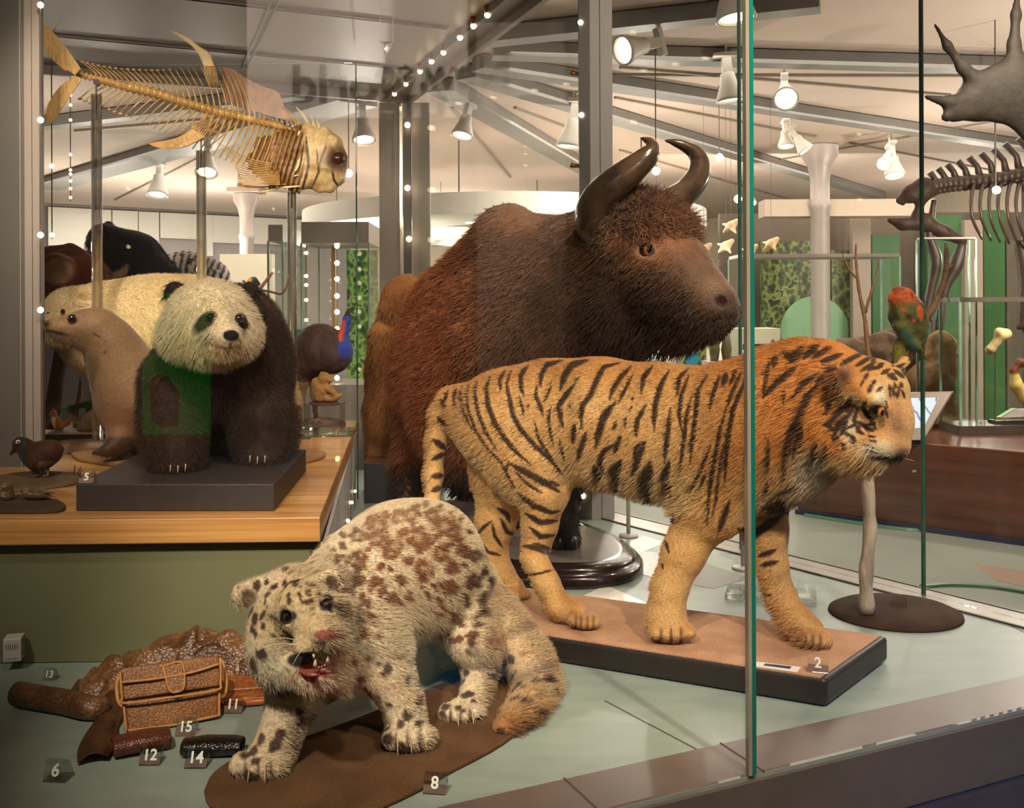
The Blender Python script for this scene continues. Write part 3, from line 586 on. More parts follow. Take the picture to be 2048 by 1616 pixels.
ST += [(z7(*p), w_ / 2.02) for p, w_ in (
 ([(518, 168), (470, 260), (438, 340), (420, 430), (410, 520), (402, 650)], 17), ([(418, 312), (385, 420), (360, 560), (340, 680), (333, 812)], 15), ([(402, 472), (385, 560), (370, 700), (350, 785)], 12), ([(347, 484), (310, 580), (256, 690)], 12), ([(330, 590), (300, 668)], 12), ([(425, 705), (378, 838)], 22), ([(470, 190), (430, 280), (415, 330)], 16), ([(525, 250), (495, 340)], 12),
 ([(582, 146), (557, 288)], 15), ([(655, 186), (590, 260), (555, 296)], 20), ([(695, 166), (620, 240)], 18), ([(785, 188), (720, 240), (675, 296)], 20), ([(812, 206), (740, 290), (700, 380), (668, 440), (650, 520), (643, 628)], 26), ([(742, 286), (720, 350), (700, 430), (678, 556)], 17), ([(580, 464), (574, 606)], 14), ([(642, 264), (640, 326)], 11), ([(574, 640), (572, 690)], 12),
 ([(640, 108), (690, 152)], 24), ([(722, 86), (672, 150)], 26), ([(785, 78), (720, 136)], 24), ([(835, 88), (755, 134)], 22), ([(880, 116), (790, 150)], 20), ([(610, 120), (600, 170)], 24), ([(905, 138), (965, 112)], 16), ([(930, 168), (995, 128)], 16), ([(950, 188), (1015, 148)], 15), ([(985, 178), (1042, 168)], 13), ([(870, 160), (930, 128)], 18),
 ([(905, 305), (850, 370), (818, 404), (852, 430)], 22), ([(934, 316), (900, 370), (878, 430), (922, 454)], 16), ([(962, 306), (970, 350), (992, 384)], 14), ([(888, 424), (940, 394), (1004, 424)], 13), ([(838, 446), (864, 470)], 24), ([(960, 408), (1010, 400)], 8), ([(770, 230), (800, 200)], 14), ([(840, 220), (815, 300)], 22), ([(965, 220), (950, 250)], 10), ([(1000, 235), (985, 265)], 14), ([(1015, 270), (1040, 250)], 12), ([(1080, 250), (1090, 290)], 12), ([(1110, 240), (1100, 300)], 10), ([(1060, 200), (1100, 220)], 18), ([(1065, 240), (1075, 300)], 10), ([(1120, 262), (1130, 300)], 10), ([(1085, 180), (1130, 215)], 14), ([(1050, 300), (1062, 335)], 8),
 ([(860, 180), (830, 170), (822, 230)], 20), ([(1120, 140), (1080, 165)], 20), ([(905, 470), (940, 490)], 7), ([(960, 480), (1010, 500)], 5), ([(970, 500), (1020, 520)], 5),
 ([(560, 742), (640, 718), (655, 760)], 40), ([(458, 822), (530, 842), (645, 758)], 30), ([(538, 935), (612, 908)], 17), ([(548, 972), (620, 955)], 19), ([(560, 1085), (595, 1095)], 8), ([(460, 870), (500, 960)], 24), ([(180, 788), (205, 792)], 22), ([(164, 870), (178, 925)], 10), ([(148, 960), (155, 990)], 8), ([(595, 690), (640, 672), (700, 640)], 12))]
ST += [(p_, w_) for p_, w_ in (([(1742, 722), (1752, 714)], 8), ([(1752, 736), (1768, 726)], 8), ([(1762, 748), (1780, 738)], 8), ([(1776, 752), (1790, 748)], 8), ([(1735, 742), (1748, 728)], 7), ([(1728, 760), (1736, 746)], 7), ([(1800, 745), (1812, 752)], 7), ([(1788, 765), (1792, 778)], 6), ([(1800, 764), (1806, 776)], 6), ([(1778, 768), (1782, 780)], 5), ([(1744, 768), (1752, 760)], 7), ([(1736, 786), (1742, 774)], 8),
 ([(1732, 800), (1728, 818), (1736, 832)], 7), ([(1716, 812), (1708, 840), (1714, 858)], 8), ([(1722, 842), (1716, 862), (1730, 870)], 7), ([(1730, 856), (1748, 862)], 6), ([(1690, 830), (1676, 852), (1668, 872)], 11), ([(1704, 800), (1690, 824)], 10), ([(1735, 872), (1752, 874)], 4), ([(1738, 880), (1756, 884)], 4), ([(1662, 800), (1652, 830)], 11), ([(1768, 812), (1776, 836)], 5), ([(1700, 870), (1712, 884)], 9), ([(1684, 884), (1690, 900)], 9), ([(1652, 890), (1650, 930)], 9), ([(1632, 880), (1626, 930)], 10), ([(1604, 850), (1596, 905)], 9))]
latn = np.array(lat); s_ = (V - np.array((.11, 3.42, 0))) @ latn; near = V.copy(); near = near - np.outer(np.maximum(s_, 0) * 2 * (V[:, 2] > .5), latn)
px, py = proj(near)
far = (s_ > .02) & (V[:, 2] > .5)
g = np.clip(vnoise(V, 9, 1) * .7 + vnoise(V, 31, 2) * .3, 0, 1)
c = lerp(np.tile([214, 162, 100.], (len(V), 1)), np.array([222, 178, 120.]), g)
c = lerp(c, np.array([200, 124, 58.]), sst(1330, 1540, px) * (1 - sst(960, 1120, py)) * .85 * (1 - sst(1690, 1760, px)))
c = lerp(c, np.array([176, 108, 48.]), sst(.25, .9, nm[:, 2]) * .5)
belly = np.maximum(sst(930, 985, py) * sst(1150, 1200, px) * (1 - sst(1360, 1420, px)) * (py < 1030), 0)
c = lerp(c, np.array([218, 186, 136.]), np.maximum(belly, sst(.1, .7, -nm[:, 2]) * (V[:, 2] > .45)) * .85)
c = lerp(c, np.array([226, 208, 180.]), sst(1560, 1610, px) * sst(880, 940, py) * (px < 1660) * (py < 1000) * .9)
face = np.maximum.reduce([np.exp(-(((px - 1760) / 16) ** 2 + ((py - 790) / 22) ** 2)), np.exp(-(((px - 1758) / 34) ** 2 + ((py - 905) / 26) ** 2)), np.exp(-(((px - 1700) / 24) ** 2 + ((py - 858) / 40) ** 2)) * .8, np.exp(-(((px - 1742) / 18) ** 2 + ((py - 845) / 10) ** 2)) * .8])
c = lerp(c, np.array([230, 210, 178.]), np.clip(face * 1.2, 0, 1) * sst(1660, 1690, px))
c = lerp(c, np.array([168, 124, 92.]), np.exp(-(((px - 1795) / 16) ** 2 + ((py - 850) / 50) ** 2)))
toe = sst(.155, .10, V[:, 2]); c = lerp(c, np.array([190, 150, 104.]), toe * .5)
ST = [(p_, w_ * 1.18) for p_, w_ in ST]; ink = strokes(px, py, ST) * (1 - .15 * vnoise(V, 60, 5)); ink *= np.where((V[:, 2] < .5) & (s_ > .0) & (px > 1120) & (px < 1460), 0, 1)
c = lerp(c, np.array([40, 26, 20.]), np.clip(ink, 0, 1) * .93)
dk = np.maximum.reduce([np.exp(-(((px - 1800) / 12) ** 2 + ((py - 914) / 6) ** 2)) * 1.1, np.exp(-(((px - 1754) / 19) ** 2 + ((py - 823) / 11) ** 2)) * 1.2, np.exp(-(((px - 1765) / 30) ** 2 + ((py - 917) / 4) ** 2)) * .9, np.exp(-(((px - 1688) / 17) ** 2 + ((py - 753) / 18) ** 2)) * .75])
c = lerp(c, np.array([42, 28, 24.]), np.clip(dk, 0, 1) * (px > 1670))
c = lerp(c, np.array([150, 104, 84.]), np.exp(-(((px - 1806) / 12) ** 2 + ((py - 903) / 8) ** 2)) * .9)
for a_ in (1152, 1162, 1175, 1187): c = lerp(c, np.array([70, 46, 30.]), np.exp(-((px - a_) / 2.2) ** 2) * sst(1226, 1238, py) * (V[:, 2] < .16) * .75)
for a_ in (1612, 1626, 1641): c = lerp(c, np.array([70, 46, 30.]), np.exp(-((px - a_) / 2.5) ** 2) * sst(1262, 1276, py) * (V[:, 2] < .16) * .75)
for a_ in (1322, 1342, 1362): c = lerp(c, np.array([70, 46, 30.]), np.exp(-((px - a_) / 2.5) ** 2) * sst(1250, 1262, py) * (V[:, 2] < .2) * .8)
tg = skin('tiger', V, Q, c, M_pelt, (.45, 3.2, .081)); tag(tg, 'striped orange tiger striding on the sand-topped base, head lowered to the right', 'tiger')
hl = np.clip(.5 + .5 * sst(1480, 1600, px) - .80 * sst(1680, 1715, px) * (py < 915) - .3 * (V[:, 2] < .45) + .6 * belly, .15, 1)
fur(tg, 60000, .024, (-.75, .35, -.45), .55, .3, .0016, 1, None, 0, hl)
eye(tg, 1754, 823, HYd - .098, 15, (.55, -.8, -.15), irismat('amber_iris', (190, 120, 40)))
eye(tg, 1811, 812, HYd + .03, 8, (1, -.1, -.1), MATS.get('glass_eye_dark'))
rt = [P(1728 + 8 * i, 888 + 5 * j, HYd - .125) for i in range(3) for j in range(3)]; en = [P(x, y, HYd - .25) for x, y in ((1676, 897), (1690, 906), (1682, 916), (1700, 922), (1712, 915), (1690, 890), (1706, 930), (1720, 935), (1716, 900))]
whiskers(tg, rt, en, 'whisker', .0011, .004); whiskers(tg, [P(1800, 915, HYd - .02)], [P(1830, 922, HYd - .04)], 'whisker', .001, .0)
for px_, py_, Y_ in ((1172, 1244, 3.19), (1184, 1240, 3.19), (1160, 1246, 3.19), (1322, 1277, 3.02), (1344, 1279, 3.015), (1364, 1277, 3.02), (1640, 1286, 3.0), (1622, 1288, 3.0)): claw(tg, px_, py_, Y_, .014, -80, M_clawd, .003)
cd = thing('label_card', 'white paper card with a dark blue strip lying on the tiger base', 'card', F(1548, 1334, .083))
b = MB(); b.prism([F(1496, 1330, .083), F(1594, 1344, .083), F(1602, 1334, .083), F(1506, 1322, .083)], .0815, .083); b.build('card', M_white, cd)
b = MB(); b.prism([F(1526, 1331, .083), F(1580, 1338, .083), F(1583, 1333, .083), F(1531, 1327, .083)], .083, .0835); b.build('printed_strip', mat('navy_ink', (30, 42, 92), .5, var=0), cd)
# ================================================================ SNOW LEOPARD
pl = [(408, 1578), (425, 1545), (470, 1515), (540, 1492), (620, 1468), (700, 1440), (800, 1400), (880, 1366), (950, 1346), (1010, 1352), (1042, 1390), (1040, 1450), (995, 1490), (900, 1540), (830, 1580), (740, 1622), (650, 1668), (560, 1678), (470, 1640), (418, 1606)]
pl = spline(pl + [pl[0]], 60)[:-1]; lp = [F(x, y, .012) for x, y in pl][::-1]
mo = MB().prism(lp, .001, .012).build('earth_mound', sand('dark_earth', (96, 68, 46), (116, 84, 58), (124, 104, 80)), origin=(lp[0].x, lp[0].y, 0), bevel=.004)
tag(mo, 'flat dark brown earth mound with a rounded tip under the spotted snow leopard', 'base')
Lp = Flesh(); lf = Vector((-.56, -.83, 0)); ll = (.83, -.56, 0)
Lp.chain([(870, 1150, 3.02, 96), (838, 1130, 2.96, 119), (795, 1140, 2.86, 124), (725, 1178, 2.74, 112), (690, 1205, 2.70, 92)], .06)
Lp.chain([(690, 1200, 2.70, 88), (640, 1212, 2.58, 74), (596, 1232, 2.44, 70)], .06)
Lp.chain([(700, 1260, 2.60, 78), (650, 1320, 2.52, 60), (600, 1345, 2.47, 60)], .05)
# hind quarters, legs
Lp.chain([(898, 1160, 3.0, 58), (922, 1230, 2.93, 54), (942, 1290, 2.83, 40)], .05)
Lp.chain([(948, 1285, 2.83, 38), (952, 1330, 2.85, 28), (948, 1385, 2.78, 25), (935, 1418, 2.72, 24), (912, 1424, 2.69, 22)], .025)
Lp.chain([(900, 1170, 3.15, 60), (902, 1270, 3.10, 44), (906, 1310, 3.06, 26), (905, 1335, 3.03, 21)], .03)
# fore legs
Lp.chain([(715, 1230, 2.62, 75), (745, 1300, 2.57, 58), (775, 1350, 2.55, 42), (800, 1400, 2.54, 33), (808, 1445, 2.53, 31), (815, 1468, 2.50, 31)], .035)
Lp.chain([(620, 1320, 2.50, 62), (585, 1390, 2.45, 44), (562, 1450, 2.42, 34), (545, 1500, 2.40, 33), (525, 1522, 2.37, 33)], .035)
for (x, y, Y, dx, r) in ((516, 1534, 2.345, 25, 20), (815, 1478, 2.475, 23, 18), (920, 1430, 2.665, 19, 15)):
    for q_ in (-1.5, -.5, .5, 1.5): Lp.ball(x + dx * q_, y - abs(q_) * 3.5, Y - .015 + abs(q_) * .012, r, .010, 1, (1, 1.3, 1))
Lp.chain([(945, 1165, 3.05, 46), (978, 1215, 3.04, 40), (1015, 1265, 3.0, 39), (1050, 1315, 2.93, 40), (1068, 1365, 2.86, 41), (1058, 1415, 2.76, 41), (1036, 1448, 2.66, 39), (1014, 1468, 2.60, 34)], .03)
# head, mouth open in a snarl, turned to the right
LY = 2.36; fd_l = Vector((.55, -.82, -.15)).normalized()
Lp.ball(585, 1206, LY + .03, 74, .04, 1, (1.08, 1, .95)); Lp.ball(545, 1275, LY, 56, .04, 1, (.95, .9, 1)); Lp.ball(636, 1222, LY + .0, 48, .03); Lp.ball(560, 1320, LY + .02, 52, .05)
Lp.chain([(600, 1215, LY - .06, 48), (630, 1252, LY - .10, 35), (648, 1272, LY - .15, 27)], .025)
Lp.ball(618, 1292, LY - .13, 31, .02, 1, (1.1, 1, .75)); Lp.ball(664, 1287, LY - .12, 22, .02, 1, (.9, 1, .75)); Lp.ball(650, 1270, LY - .168, 17, .010, 1, (1.25, .8, .8))
Lp.chain([(585, 1330, LY - .03, 32), (620, 1354, LY - .09, 21), (645, 1350, LY - .125, 15)], .02)
Lp.chain([(568, 1312, LY - .07, 12), (605, 1322, LY - .13, 21), (645, 1318, LY - .165, 20)], .008, op=-1)
leaf_ear(Lp, P(520, 1186, LY + .02), P(487, 1190, LY + .02), .040, .015, .012, (-.2, 1, .1)); leaf_ear(Lp, P(640, 1178, LY + .0), P(662, 1158, LY + .01), .036, .014, .012, (-.3, 1, .1))
Lp.ball(494, 1197, LY - .014, 20, .008, -1); Lp.ball(662, 1170, LY - .025, 17, .008, -1)
Lp.ball(577, 1232, LY - .095, 17, .010, -1); Lp.ball(651, 1211, LY - .08, 14, .010, -1); Lp.chain([(548, 1220, LY - .05, 10), (590, 1212, LY - .085, 11)], .02); Lp.chain([(632, 1192, LY - .06, 9), (660, 1192, LY - .05, 9)], .02)
V, Q = Lp.surface(.0055, .0125); V = relax(V, Q, 1, .4); nm = vnormals(V, Q)
px, py = proj(V)
g = vnoise(V, 14, 4); c = lerp(np.tile([218, 193, 158.], (len(V), 1)), np.array([232, 212, 182.]), g)
headm = (py < 1385) * (px < 690) * (V[:, 1] < 2.56); hw = np.exp(-(((px - 585) / 95) ** 2 + ((py - 1250) / 110) ** 2)) * (V[:, 1] < 2.6)
c = lerp(c, np.array([206, 176, 128.]), sst(.3, .7, hw) * .7)
c = lerp(c, np.array([226, 212, 186.]), np.exp(-(((px - 545) / 60) ** 2 + ((py - 1345) / 55) ** 2)) * .9)
tailm = sst(958, 985, px) * (V[:, 1] > 2.5) * sst(1150, 1200, py); c = lerp(c, np.array([176, 130, 82.]), tailm * (.35 + .5 * sst(1340, 1470, py)))
c = lerp(c, np.array([152, 94, 52.]), tailm * sst(1400, 1460, py) * .6)
# rosettes: cells on the flank, broken rings; small solid spots on neck, legs and face
def rosettes(V, S, seed, ring, jit=.8):
    X = V * S; i0 = np.floor(X).astype(int); best = np.full(len(V), 9.0); bid = np.zeros(len(V))
    for a in (-1, 0, 1):
        for b in (-1, 0, 1):
            for d in (-1, 0, 1):
                ii = i0 + (a, b, d); h = [(((ii[:, 0] * 7349 + ii[:, 1] * 9151 + ii[:, 2] * 6037 + seed * 77 + k * 3571) * 2654435761 >> 7) & 1023) / 1023.0 for k in range(3)]
                pt = ii + .5 + (np.stack(h, 1) - .5) * jit; dd = np.linalg.norm(X - pt, axis=1); m = dd < best; best = np.where(m, dd, best); bid = np.where(m, h[0], bid)
    return best, bid
ROS = [(1090, 255, 50, 1), (950, 285, 42, 1), (948, 335, 30, 1), (868, 182, 44, 1), (880, 258, 38, 1), (762, 236, 28, 1), (760, 362, 40, 1), (738, 470, 30, 0), (860, 482, 32, 0), (985, 475, 30, 0), (1030, 370, 24, 0), (1115, 412, 36, 1), (1108, 462, 26, 0), (960, 570, 26, 1), (888, 402, 22, 0), (1200, 328, 36, 1), (1255, 405, 34, 0), (1300, 308, 28, 0), (1214, 188, 42, 1), (1150, 140, 30, 1), (1050, 132, 30, 1), (1060, 92, 18, 0), (1245, 282, 20, 0), (1370, 342, 25, 1), (1322, 392, 18, 0), (1345, 492, 20, 0), (1200, 492, 20, 0), (1325, 578, 20, 0), (1390, 452, 18, 0), (978, 140, 26, 1), (1000, 224, 24, 0), (816, 242, 20, 0), (690, 290, 20, 0), (640, 312, 15, 0), (570, 330, 22, 0), (558, 376, 15, 0), (505, 355, 11, 0), (480, 380, 11, 0), (1262, 222, 26, 1), (1300, 262, 15, 0), (1334, 300, 15, 0), (1090, 312, 28, 0), (1120, 78, 15, 0), (1190, 96, 15, 0), (1250, 122, 15, 0), (1300, 160, 16, 0), (1340, 215, 16, 0), (700, 520, 26, 1), (760, 600, 20, 0), (720, 650, 24, 1), (780, 690, 20, 0), (722, 722, 18, 0), (860, 700, 15, 0), (830, 640, 16, 0), (920, 130, 20, 0), (700, 235, 16, 0), (830, 310, 16, 0), (640, 360, 14, 0), (600, 300, 12, 0), (890, 540, 16, 0), (1040, 560, 18, 0), (1180, 570, 16, 0), (1270, 500, 18, 0), (1060, 190, 18, 0), (1290, 690, 20, 0), (1240, 640, 15, 0), (1390, 700, 20, 0), (800, 400, 18, 0), (680, 420, 18, 1), (940, 420, 14, 0), (1170, 250, 16, 0)]
rq = np.random.default_rng(11); ROS += [(rq.uniform(530, 880), rq.uniform(330, 800), rq.uniform(12, 22), 0) for _ in range(58)] + [(rq.uniform(1230, 1475), rq.uniform(240, 860), rq.uniform(13, 24), 0) for _ in range(48)] + [(rq.uniform(900, 1240), rq.uniform(480, 640), rq.uniform(9, 16), 0) for _ in range(16)]
wp = (vnoise(V, 55, 21) - .5) * 26; wq = (vnoise(V, 55, 22) - .5) * 26; ros = np.zeros(len(V))
for x, y, r, ty in ROS:
    x, y, r = 420 + x / 2.607, 980 + y / 2.607, r / 2.607 * 1.28; d = np.hypot(px + wp * .5 - x, (py + wq * .5 - y) * 1.1)
    ros = np.maximum(ros, np.exp(-((d - r * .78) / (r * .36)) ** 2) * (.45 + .75 * (vnoise(V, 70, int(x)) > .38)) + .28 * (d < r * .7) if ty else (1 - sst(r * .62, r * 1.12, d)))
wv = (np.stack([vnoise(V, 45, k) for k in (11, 12, 13)], 1) - .5) * .030
b1, i1 = rosettes(V + wv, 13.5, 3, True); r0 = .30 + .14 * i1; ring = np.exp(-((b1 - r0) / .10) ** 2) * sst(.28, .55, vnoise(V, 40, 6) + .12) + .30 * (b1 < r0)
b2, i2 = rosettes(V + wv * .5, 24, 5, False); spot = 1 - sst(.26, .40, b2 + .10 * (vnoise(V, 80, 8) - .5)); b3, i3 = rosettes(V + wv * .4, 48, 9, False); spot3 = 1 - sst(.26, .42, b3 + .2 * (vnoise(V, 90, 8) - .5))
body = np.maximum(sst(690, 730, px), sst(640, 680, px) * (V[:, 1] > 2.52)) * (1 - sst(1285, 1330, py)); face = headm * sst(.55, .62, hw)
legm = sst(1290, 1330, py) * (1 - tailm) * (1 - headm); ink = np.clip(np.where((V - np.array((-.3, 2.8, .3))) @ np.array(ll) > -.12, ros, ring) * body * (1 - tailm) * 1.1 + spot * np.clip(1 - body - face - legm, 0, 1) + spot * legm * .9, 0, 1)
up = sst(1250, 1190, py); ink = np.where(face > .5, spot3 * up * 1.0, ink)
FS = [([(530, 1220), (520, 1240)], 9), ([(527, 1245), (524, 1260)], 9), ([(512, 1262), (510, 1275)], 7), ([(545, 1233), (565, 1246), (590, 1246)], 5), ([(540, 1234), (546, 1232)], 6), ([(577, 1195), (579, 1210)], 11), ([(569, 1160), (570, 1175)], 11), ([(565, 1145), (567, 1138)], 9), ([(540, 1269), (552, 1272)], 6), ([(558, 1268), (575, 1276)], 6), ([(580, 1274), (590, 1276)], 5), ([(548, 1257), (550, 1260)], 6), ([(597, 1184), (604, 1206)], 6), ([(612, 1182), (618, 1194)], 6), ([(637, 1182), (640, 1192)], 8), ([(648, 1186), (648, 1194)], 6), ([(586, 1164), (592, 1174)], 9), ([(555, 1168), (548, 1176)], 9), ([(536, 1160), (530, 1170)], 9)]
tz_ = np.maximum(0, np.sin((py * .7 + px * .3) / 11.0)) ** 3; ink = np.maximum(ink, tailm * tz_ * .35)
dorsal = sst(.55, .95, nm[:, 2]) * body; ink = np.clip(ink, 0, 1) * (1 - .25 * dorsal)
dkc = lerp(np.tile([132, 84, 58.], (len(V), 1)), np.array([66, 48, 40.]), np.clip(sst(900, 980, px) + legm + sst(.3, .6, hw) + (px < 720) * .6, 0, 1))
c = c + (dkc - c) * (ink * .95)[:, None]
c = lerp(c, np.array([62, 48, 42.]), strokes(px, py, FS) * headm * .9)
mouth = np.exp(-(((px - 612) / 50) ** 2 + ((py - 1321) / 22) ** 2) * 1.2) * (V[:, 1] < LY + .04) * headm
c = lerp(c, np.array([44, 38, 38.]), sst(.42, .6, mouth)); c = lerp(c, np.array([132, 48, 36.]), sst(.3, .6, np.exp(-(((px - 626) / 34) ** 2 + ((py - 1346) / 9) ** 2))) * headm)
c = lerp(c, np.array([160, 92, 82.]), sst(.35, .6, np.exp(-(((px - 650) / 25) ** 2 + ((py - 1270) / 13) ** 2))) * (V[:, 1] < LY - .09)); c = lerp(c, np.array([92, 84, 80.]), sst(.4, .7, np.exp(-(((px - 640) / 14) ** 2 + ((py - 1285) / 6) ** 2))) * (V[:, 1] < LY - .09))
eyz = np.maximum(np.exp(-(((px - 577) / 26) ** 2 + ((py - 1232) / 17) ** 2)), np.exp(-(((px - 651) / 19) ** 2 + ((py - 1211) / 17) ** 2))) * headm
c = lerp(c, np.array([206, 190, 160.]), sst(.25, .5, eyz) * .9); c = lerp(c, np.array([60, 50, 46.]), sst(.55, .75, eyz))
ear = np.maximum(np.exp(-(((px - 497) / 17) ** 2 + ((py - 1196) / 19) ** 2)), np.exp(-(((px - 662) / 15) ** 2 + ((py - 1166) / 18) ** 2))) * headm; c = lerp(c, np.array([96, 74, 56.]), sst(.3, .6, ear) * .75)
for (x, y, dx) in ((516, 1540, 25), (815, 1484, 23), (920, 1434, 19)):
    for q_ in (-1, 0, 1): c = lerp(c, np.array([70, 54, 40.]), np.exp(-((px - x - dx * q_) / 3) ** 2) * sst(y - 26, y - 8, py) * (np.abs(px - x) < dx * 2) * (V[:, 2] < .12) * .8)
M_pelt2 = coatmat('long_pelt', .8, .34, 120, .6)
lo_ = skin('snow_leopard', V, Q, c, M_pelt2, (-.4, 2.6, .0125)); tag(lo_, 'snarling spotted snow leopard with an arched back on the dark earth mound', 'snow leopard')
hl = np.clip(1 - .62 * sst(.35, .6, hw) - .45 * legm - .9 * sst(.2, .45, mouth), .1, 1); hl = np.where(body > .5, np.minimum(hl, .55 + .45 * sst(1190, 1250, py)), hl); hl = np.where(ear > .15, .22, hl); hl = np.maximum(hl, tailm); hl = np.where(eyz > .3, 0, hl)
fur(lo_, 110000, .025, (.50, .45, -.42), .75, .32, .0011, 3, None, 0, hl)
lk = (.35, -.93, -.05); eye(lo_, 577, 1232, LY - .074, 20, lk, irismat('dark_iris', (58, 44, 34), .8)); eye(lo_, 651, 1211, LY - .061, 16.5, (.6, -.8, 0), bpy.data.materials['dark_iris'])
for (a_, b_) in (((607, 1284), (520, 1285)), ((605, 1290), (505, 1303)), ((612, 1293), (540, 1304)), ((615, 1297), (585, 1330))): whiskers(lo_, [P(*a_, LY - .14)], [P(*b_, LY - .2)], r=.0011)
for (a_, b_) in (((668, 1278), (700, 1235)), ((670, 1276), (705, 1262)), ((670, 1280), (708, 1275))): whiskers(lo_, [P(*a_, LY - .12)], [P(*b_, LY - .16)], r=.0011)
M_tooth = mat('tooth_ivory', (236, 226, 200), .25, var=.05)
for (x, y, h, r_) in ((627, 1306, 10, 3.2), (657, 1300, 9, 3), (630, 1334, -15, 4), (655, 1326, -13, 3.6), (640, 1304, 4, 2), (646, 1303, 4, 2), (651, 1301, 4, 2), (637, 1337, -5, 2), (643, 1336, -5, 2), (649, 1333, -5, 2)):
    p0, p1 = P(x, y, LY - .150), P(x + 1, y + h, LY - .158); MB().tube([p0, (p0 + p1) / 2, p1], [r_ * .0012, r_ * .001, r_ * .0002], 8).build('tooth', M_tooth, lo_, smooth=True)
b = MB(); q = P(626, 1340, LY - .11); b.ball(q, (.030, .038, .009), 14, Matrix.Rotation(.45, 3, 'Z')); b.build('tongue', mat('tongue', (142, 74, 66), .35, var=.1), lo_, smooth=True)
for x, y, Y, a_ in ((499, 1535, 2.31, -95), (530, 1536, 2.305, -85), (795, 1482, 2.44, -85), (820, 1479, 2.435, -75), (846, 1472, 2.45, -60), (917, 1432, 2.63, -90), (945, 1426, 2.64, -80)): claw(lo_, x, y, Y, .026, a_, M_claw, .0035)
# ================================================================ HORNED BULL
bb = thing('oval_plinth', 'round-edged dark oval base with a moulded rim under the horned bull', 'base', (-.2, 4.8, 0)); f_ = Vector((.615, -.788, 0)); g_ = Vector((.788, .615, 0))
def oval(sx, sy, z): return [Vector((-.125, 4.70, z)) + f_ * sx * math.cos(a) + g_ * sy * math.sin(a) for a in np.linspace(0, 2 * math.pi, 65)[:-1]]
prof = [(1.0, .0), (1.0, .03), (.985, .045), (.965, .048), (.965, .06), (.945, .075), (.90, .082)]; V = []
for s_, z in prof: V += oval(.90 * s_, .50 - .98 * (1 - s_), z)
k = len(prof); n = 64; Fc = [(i * n + j, i * n + (j + 1) % n, (i + 1) * n + (j + 1) % n, (i + 1) * n + j) for i in range(k - 1) for j in range(n)] + [tuple(range((k - 1) * n, k * n))]
b = MB().add(V, Fc); b.build('plinth', mat('dark_polished_wood', (44, 30, 26), .22, var=.2, scale=6, coat=.5), bb, smooth=True)
top = MB().add(oval(.80, .395, .0825), [tuple(range(64))]).build('top', mat('worn_grey_board', (122, 110, 98), .35, var=.2, scale=5), bb)
B = Flesh(); bl = (.79, .61, 0)
def bx(px, o=0.0):
    t = (px - CX) / FPX; a, f = Vector((-.16, 4.8)), Vector((.615, -.788)); s = (a.x - t * a.y) / (t * f.y - f.x); return a.y + f.y * s + o
B.chain([(872, 735, 5.32, 96), (905, 730, 5.15, 132), (970, 740, 4.95, 168), (1050, 690, 4.68, 190), (1120, 650, 4.5, 175)], .08, bl, .8)
B.chain([(868, 640, 5.3, 66), (905, 620, 5.1, 86), (965, 560, 4.92, 84), (1018, 500, 4.75, 80), (1085, 520, 4.6, 78), (1150, 530, 4.45, 92)], .08, bl, .7)
B.ball(1018, 470, 4.75, 52, .06, 1, (1.0, .5, 1))
B.chain([(1100, 620, 4.55, 172), (1190, 575, 4.28, 150), (1250, 545, 4.10, 122)], .08, bl, .8)
B.chain([(1110, 720, 4.5, 150), (1190, 670, 4.25, 90), (1260, 635, 4.05, 66)], .08, bl, .6)
B.ball(1000, 800, 4.8, 170, .1, 1, (1, .8, 1))
HB = 3.98
B.ball(1275, 478, HB + .06, 92, .06); B.chain([(1290, 510, HB + .02, 98), (1350, 560, HB - .10, 82), (1400, 600, HB - .2, 60), (1430, 622, HB - .26, 47)], .05)
B.chain([(1250, 600, HB + .08, 88), (1330, 640, HB - .02, 46), (1390, 640, HB - .16, 34), (1416, 650, HB - .24, 24)], .05)
B.ball(1440, 600, HB - .27, 32, .03); B.ball(1445, 622, HB - .26, 30, .03)
B.chain([(1270, 440, HB + .08, 52), (1340, 450, HB + .06, 36)], .05); B.ball(1296, 492, HB - .115, 26, .03); B.ball(1292, 502, HB - .17, 15, .012, -1)
B.ball(1424, 652, HB - .25, 19, .03); B.ball(1442, 604, HB - .335, 11, .010, -1)
B.chain([(1402, 643, HB - .28, 3.5), (1440, 637, HB - .34, 3.5), (1470, 628, HB - .30, 3.5)], .008, op=-1)
leaf_ear(B, P(1235, 470, HB + .02), P(1222, 450, HB + .03), .05, .02, .02, (.6, 1, 0)); B.chain([(1165, 520, HB + .20, 26), (1150, 500, HB + .22, 14)], .02)
B.chain([(1345, 440, HB + .16, 18), (1370, 448, HB + .22, 12)], .02)
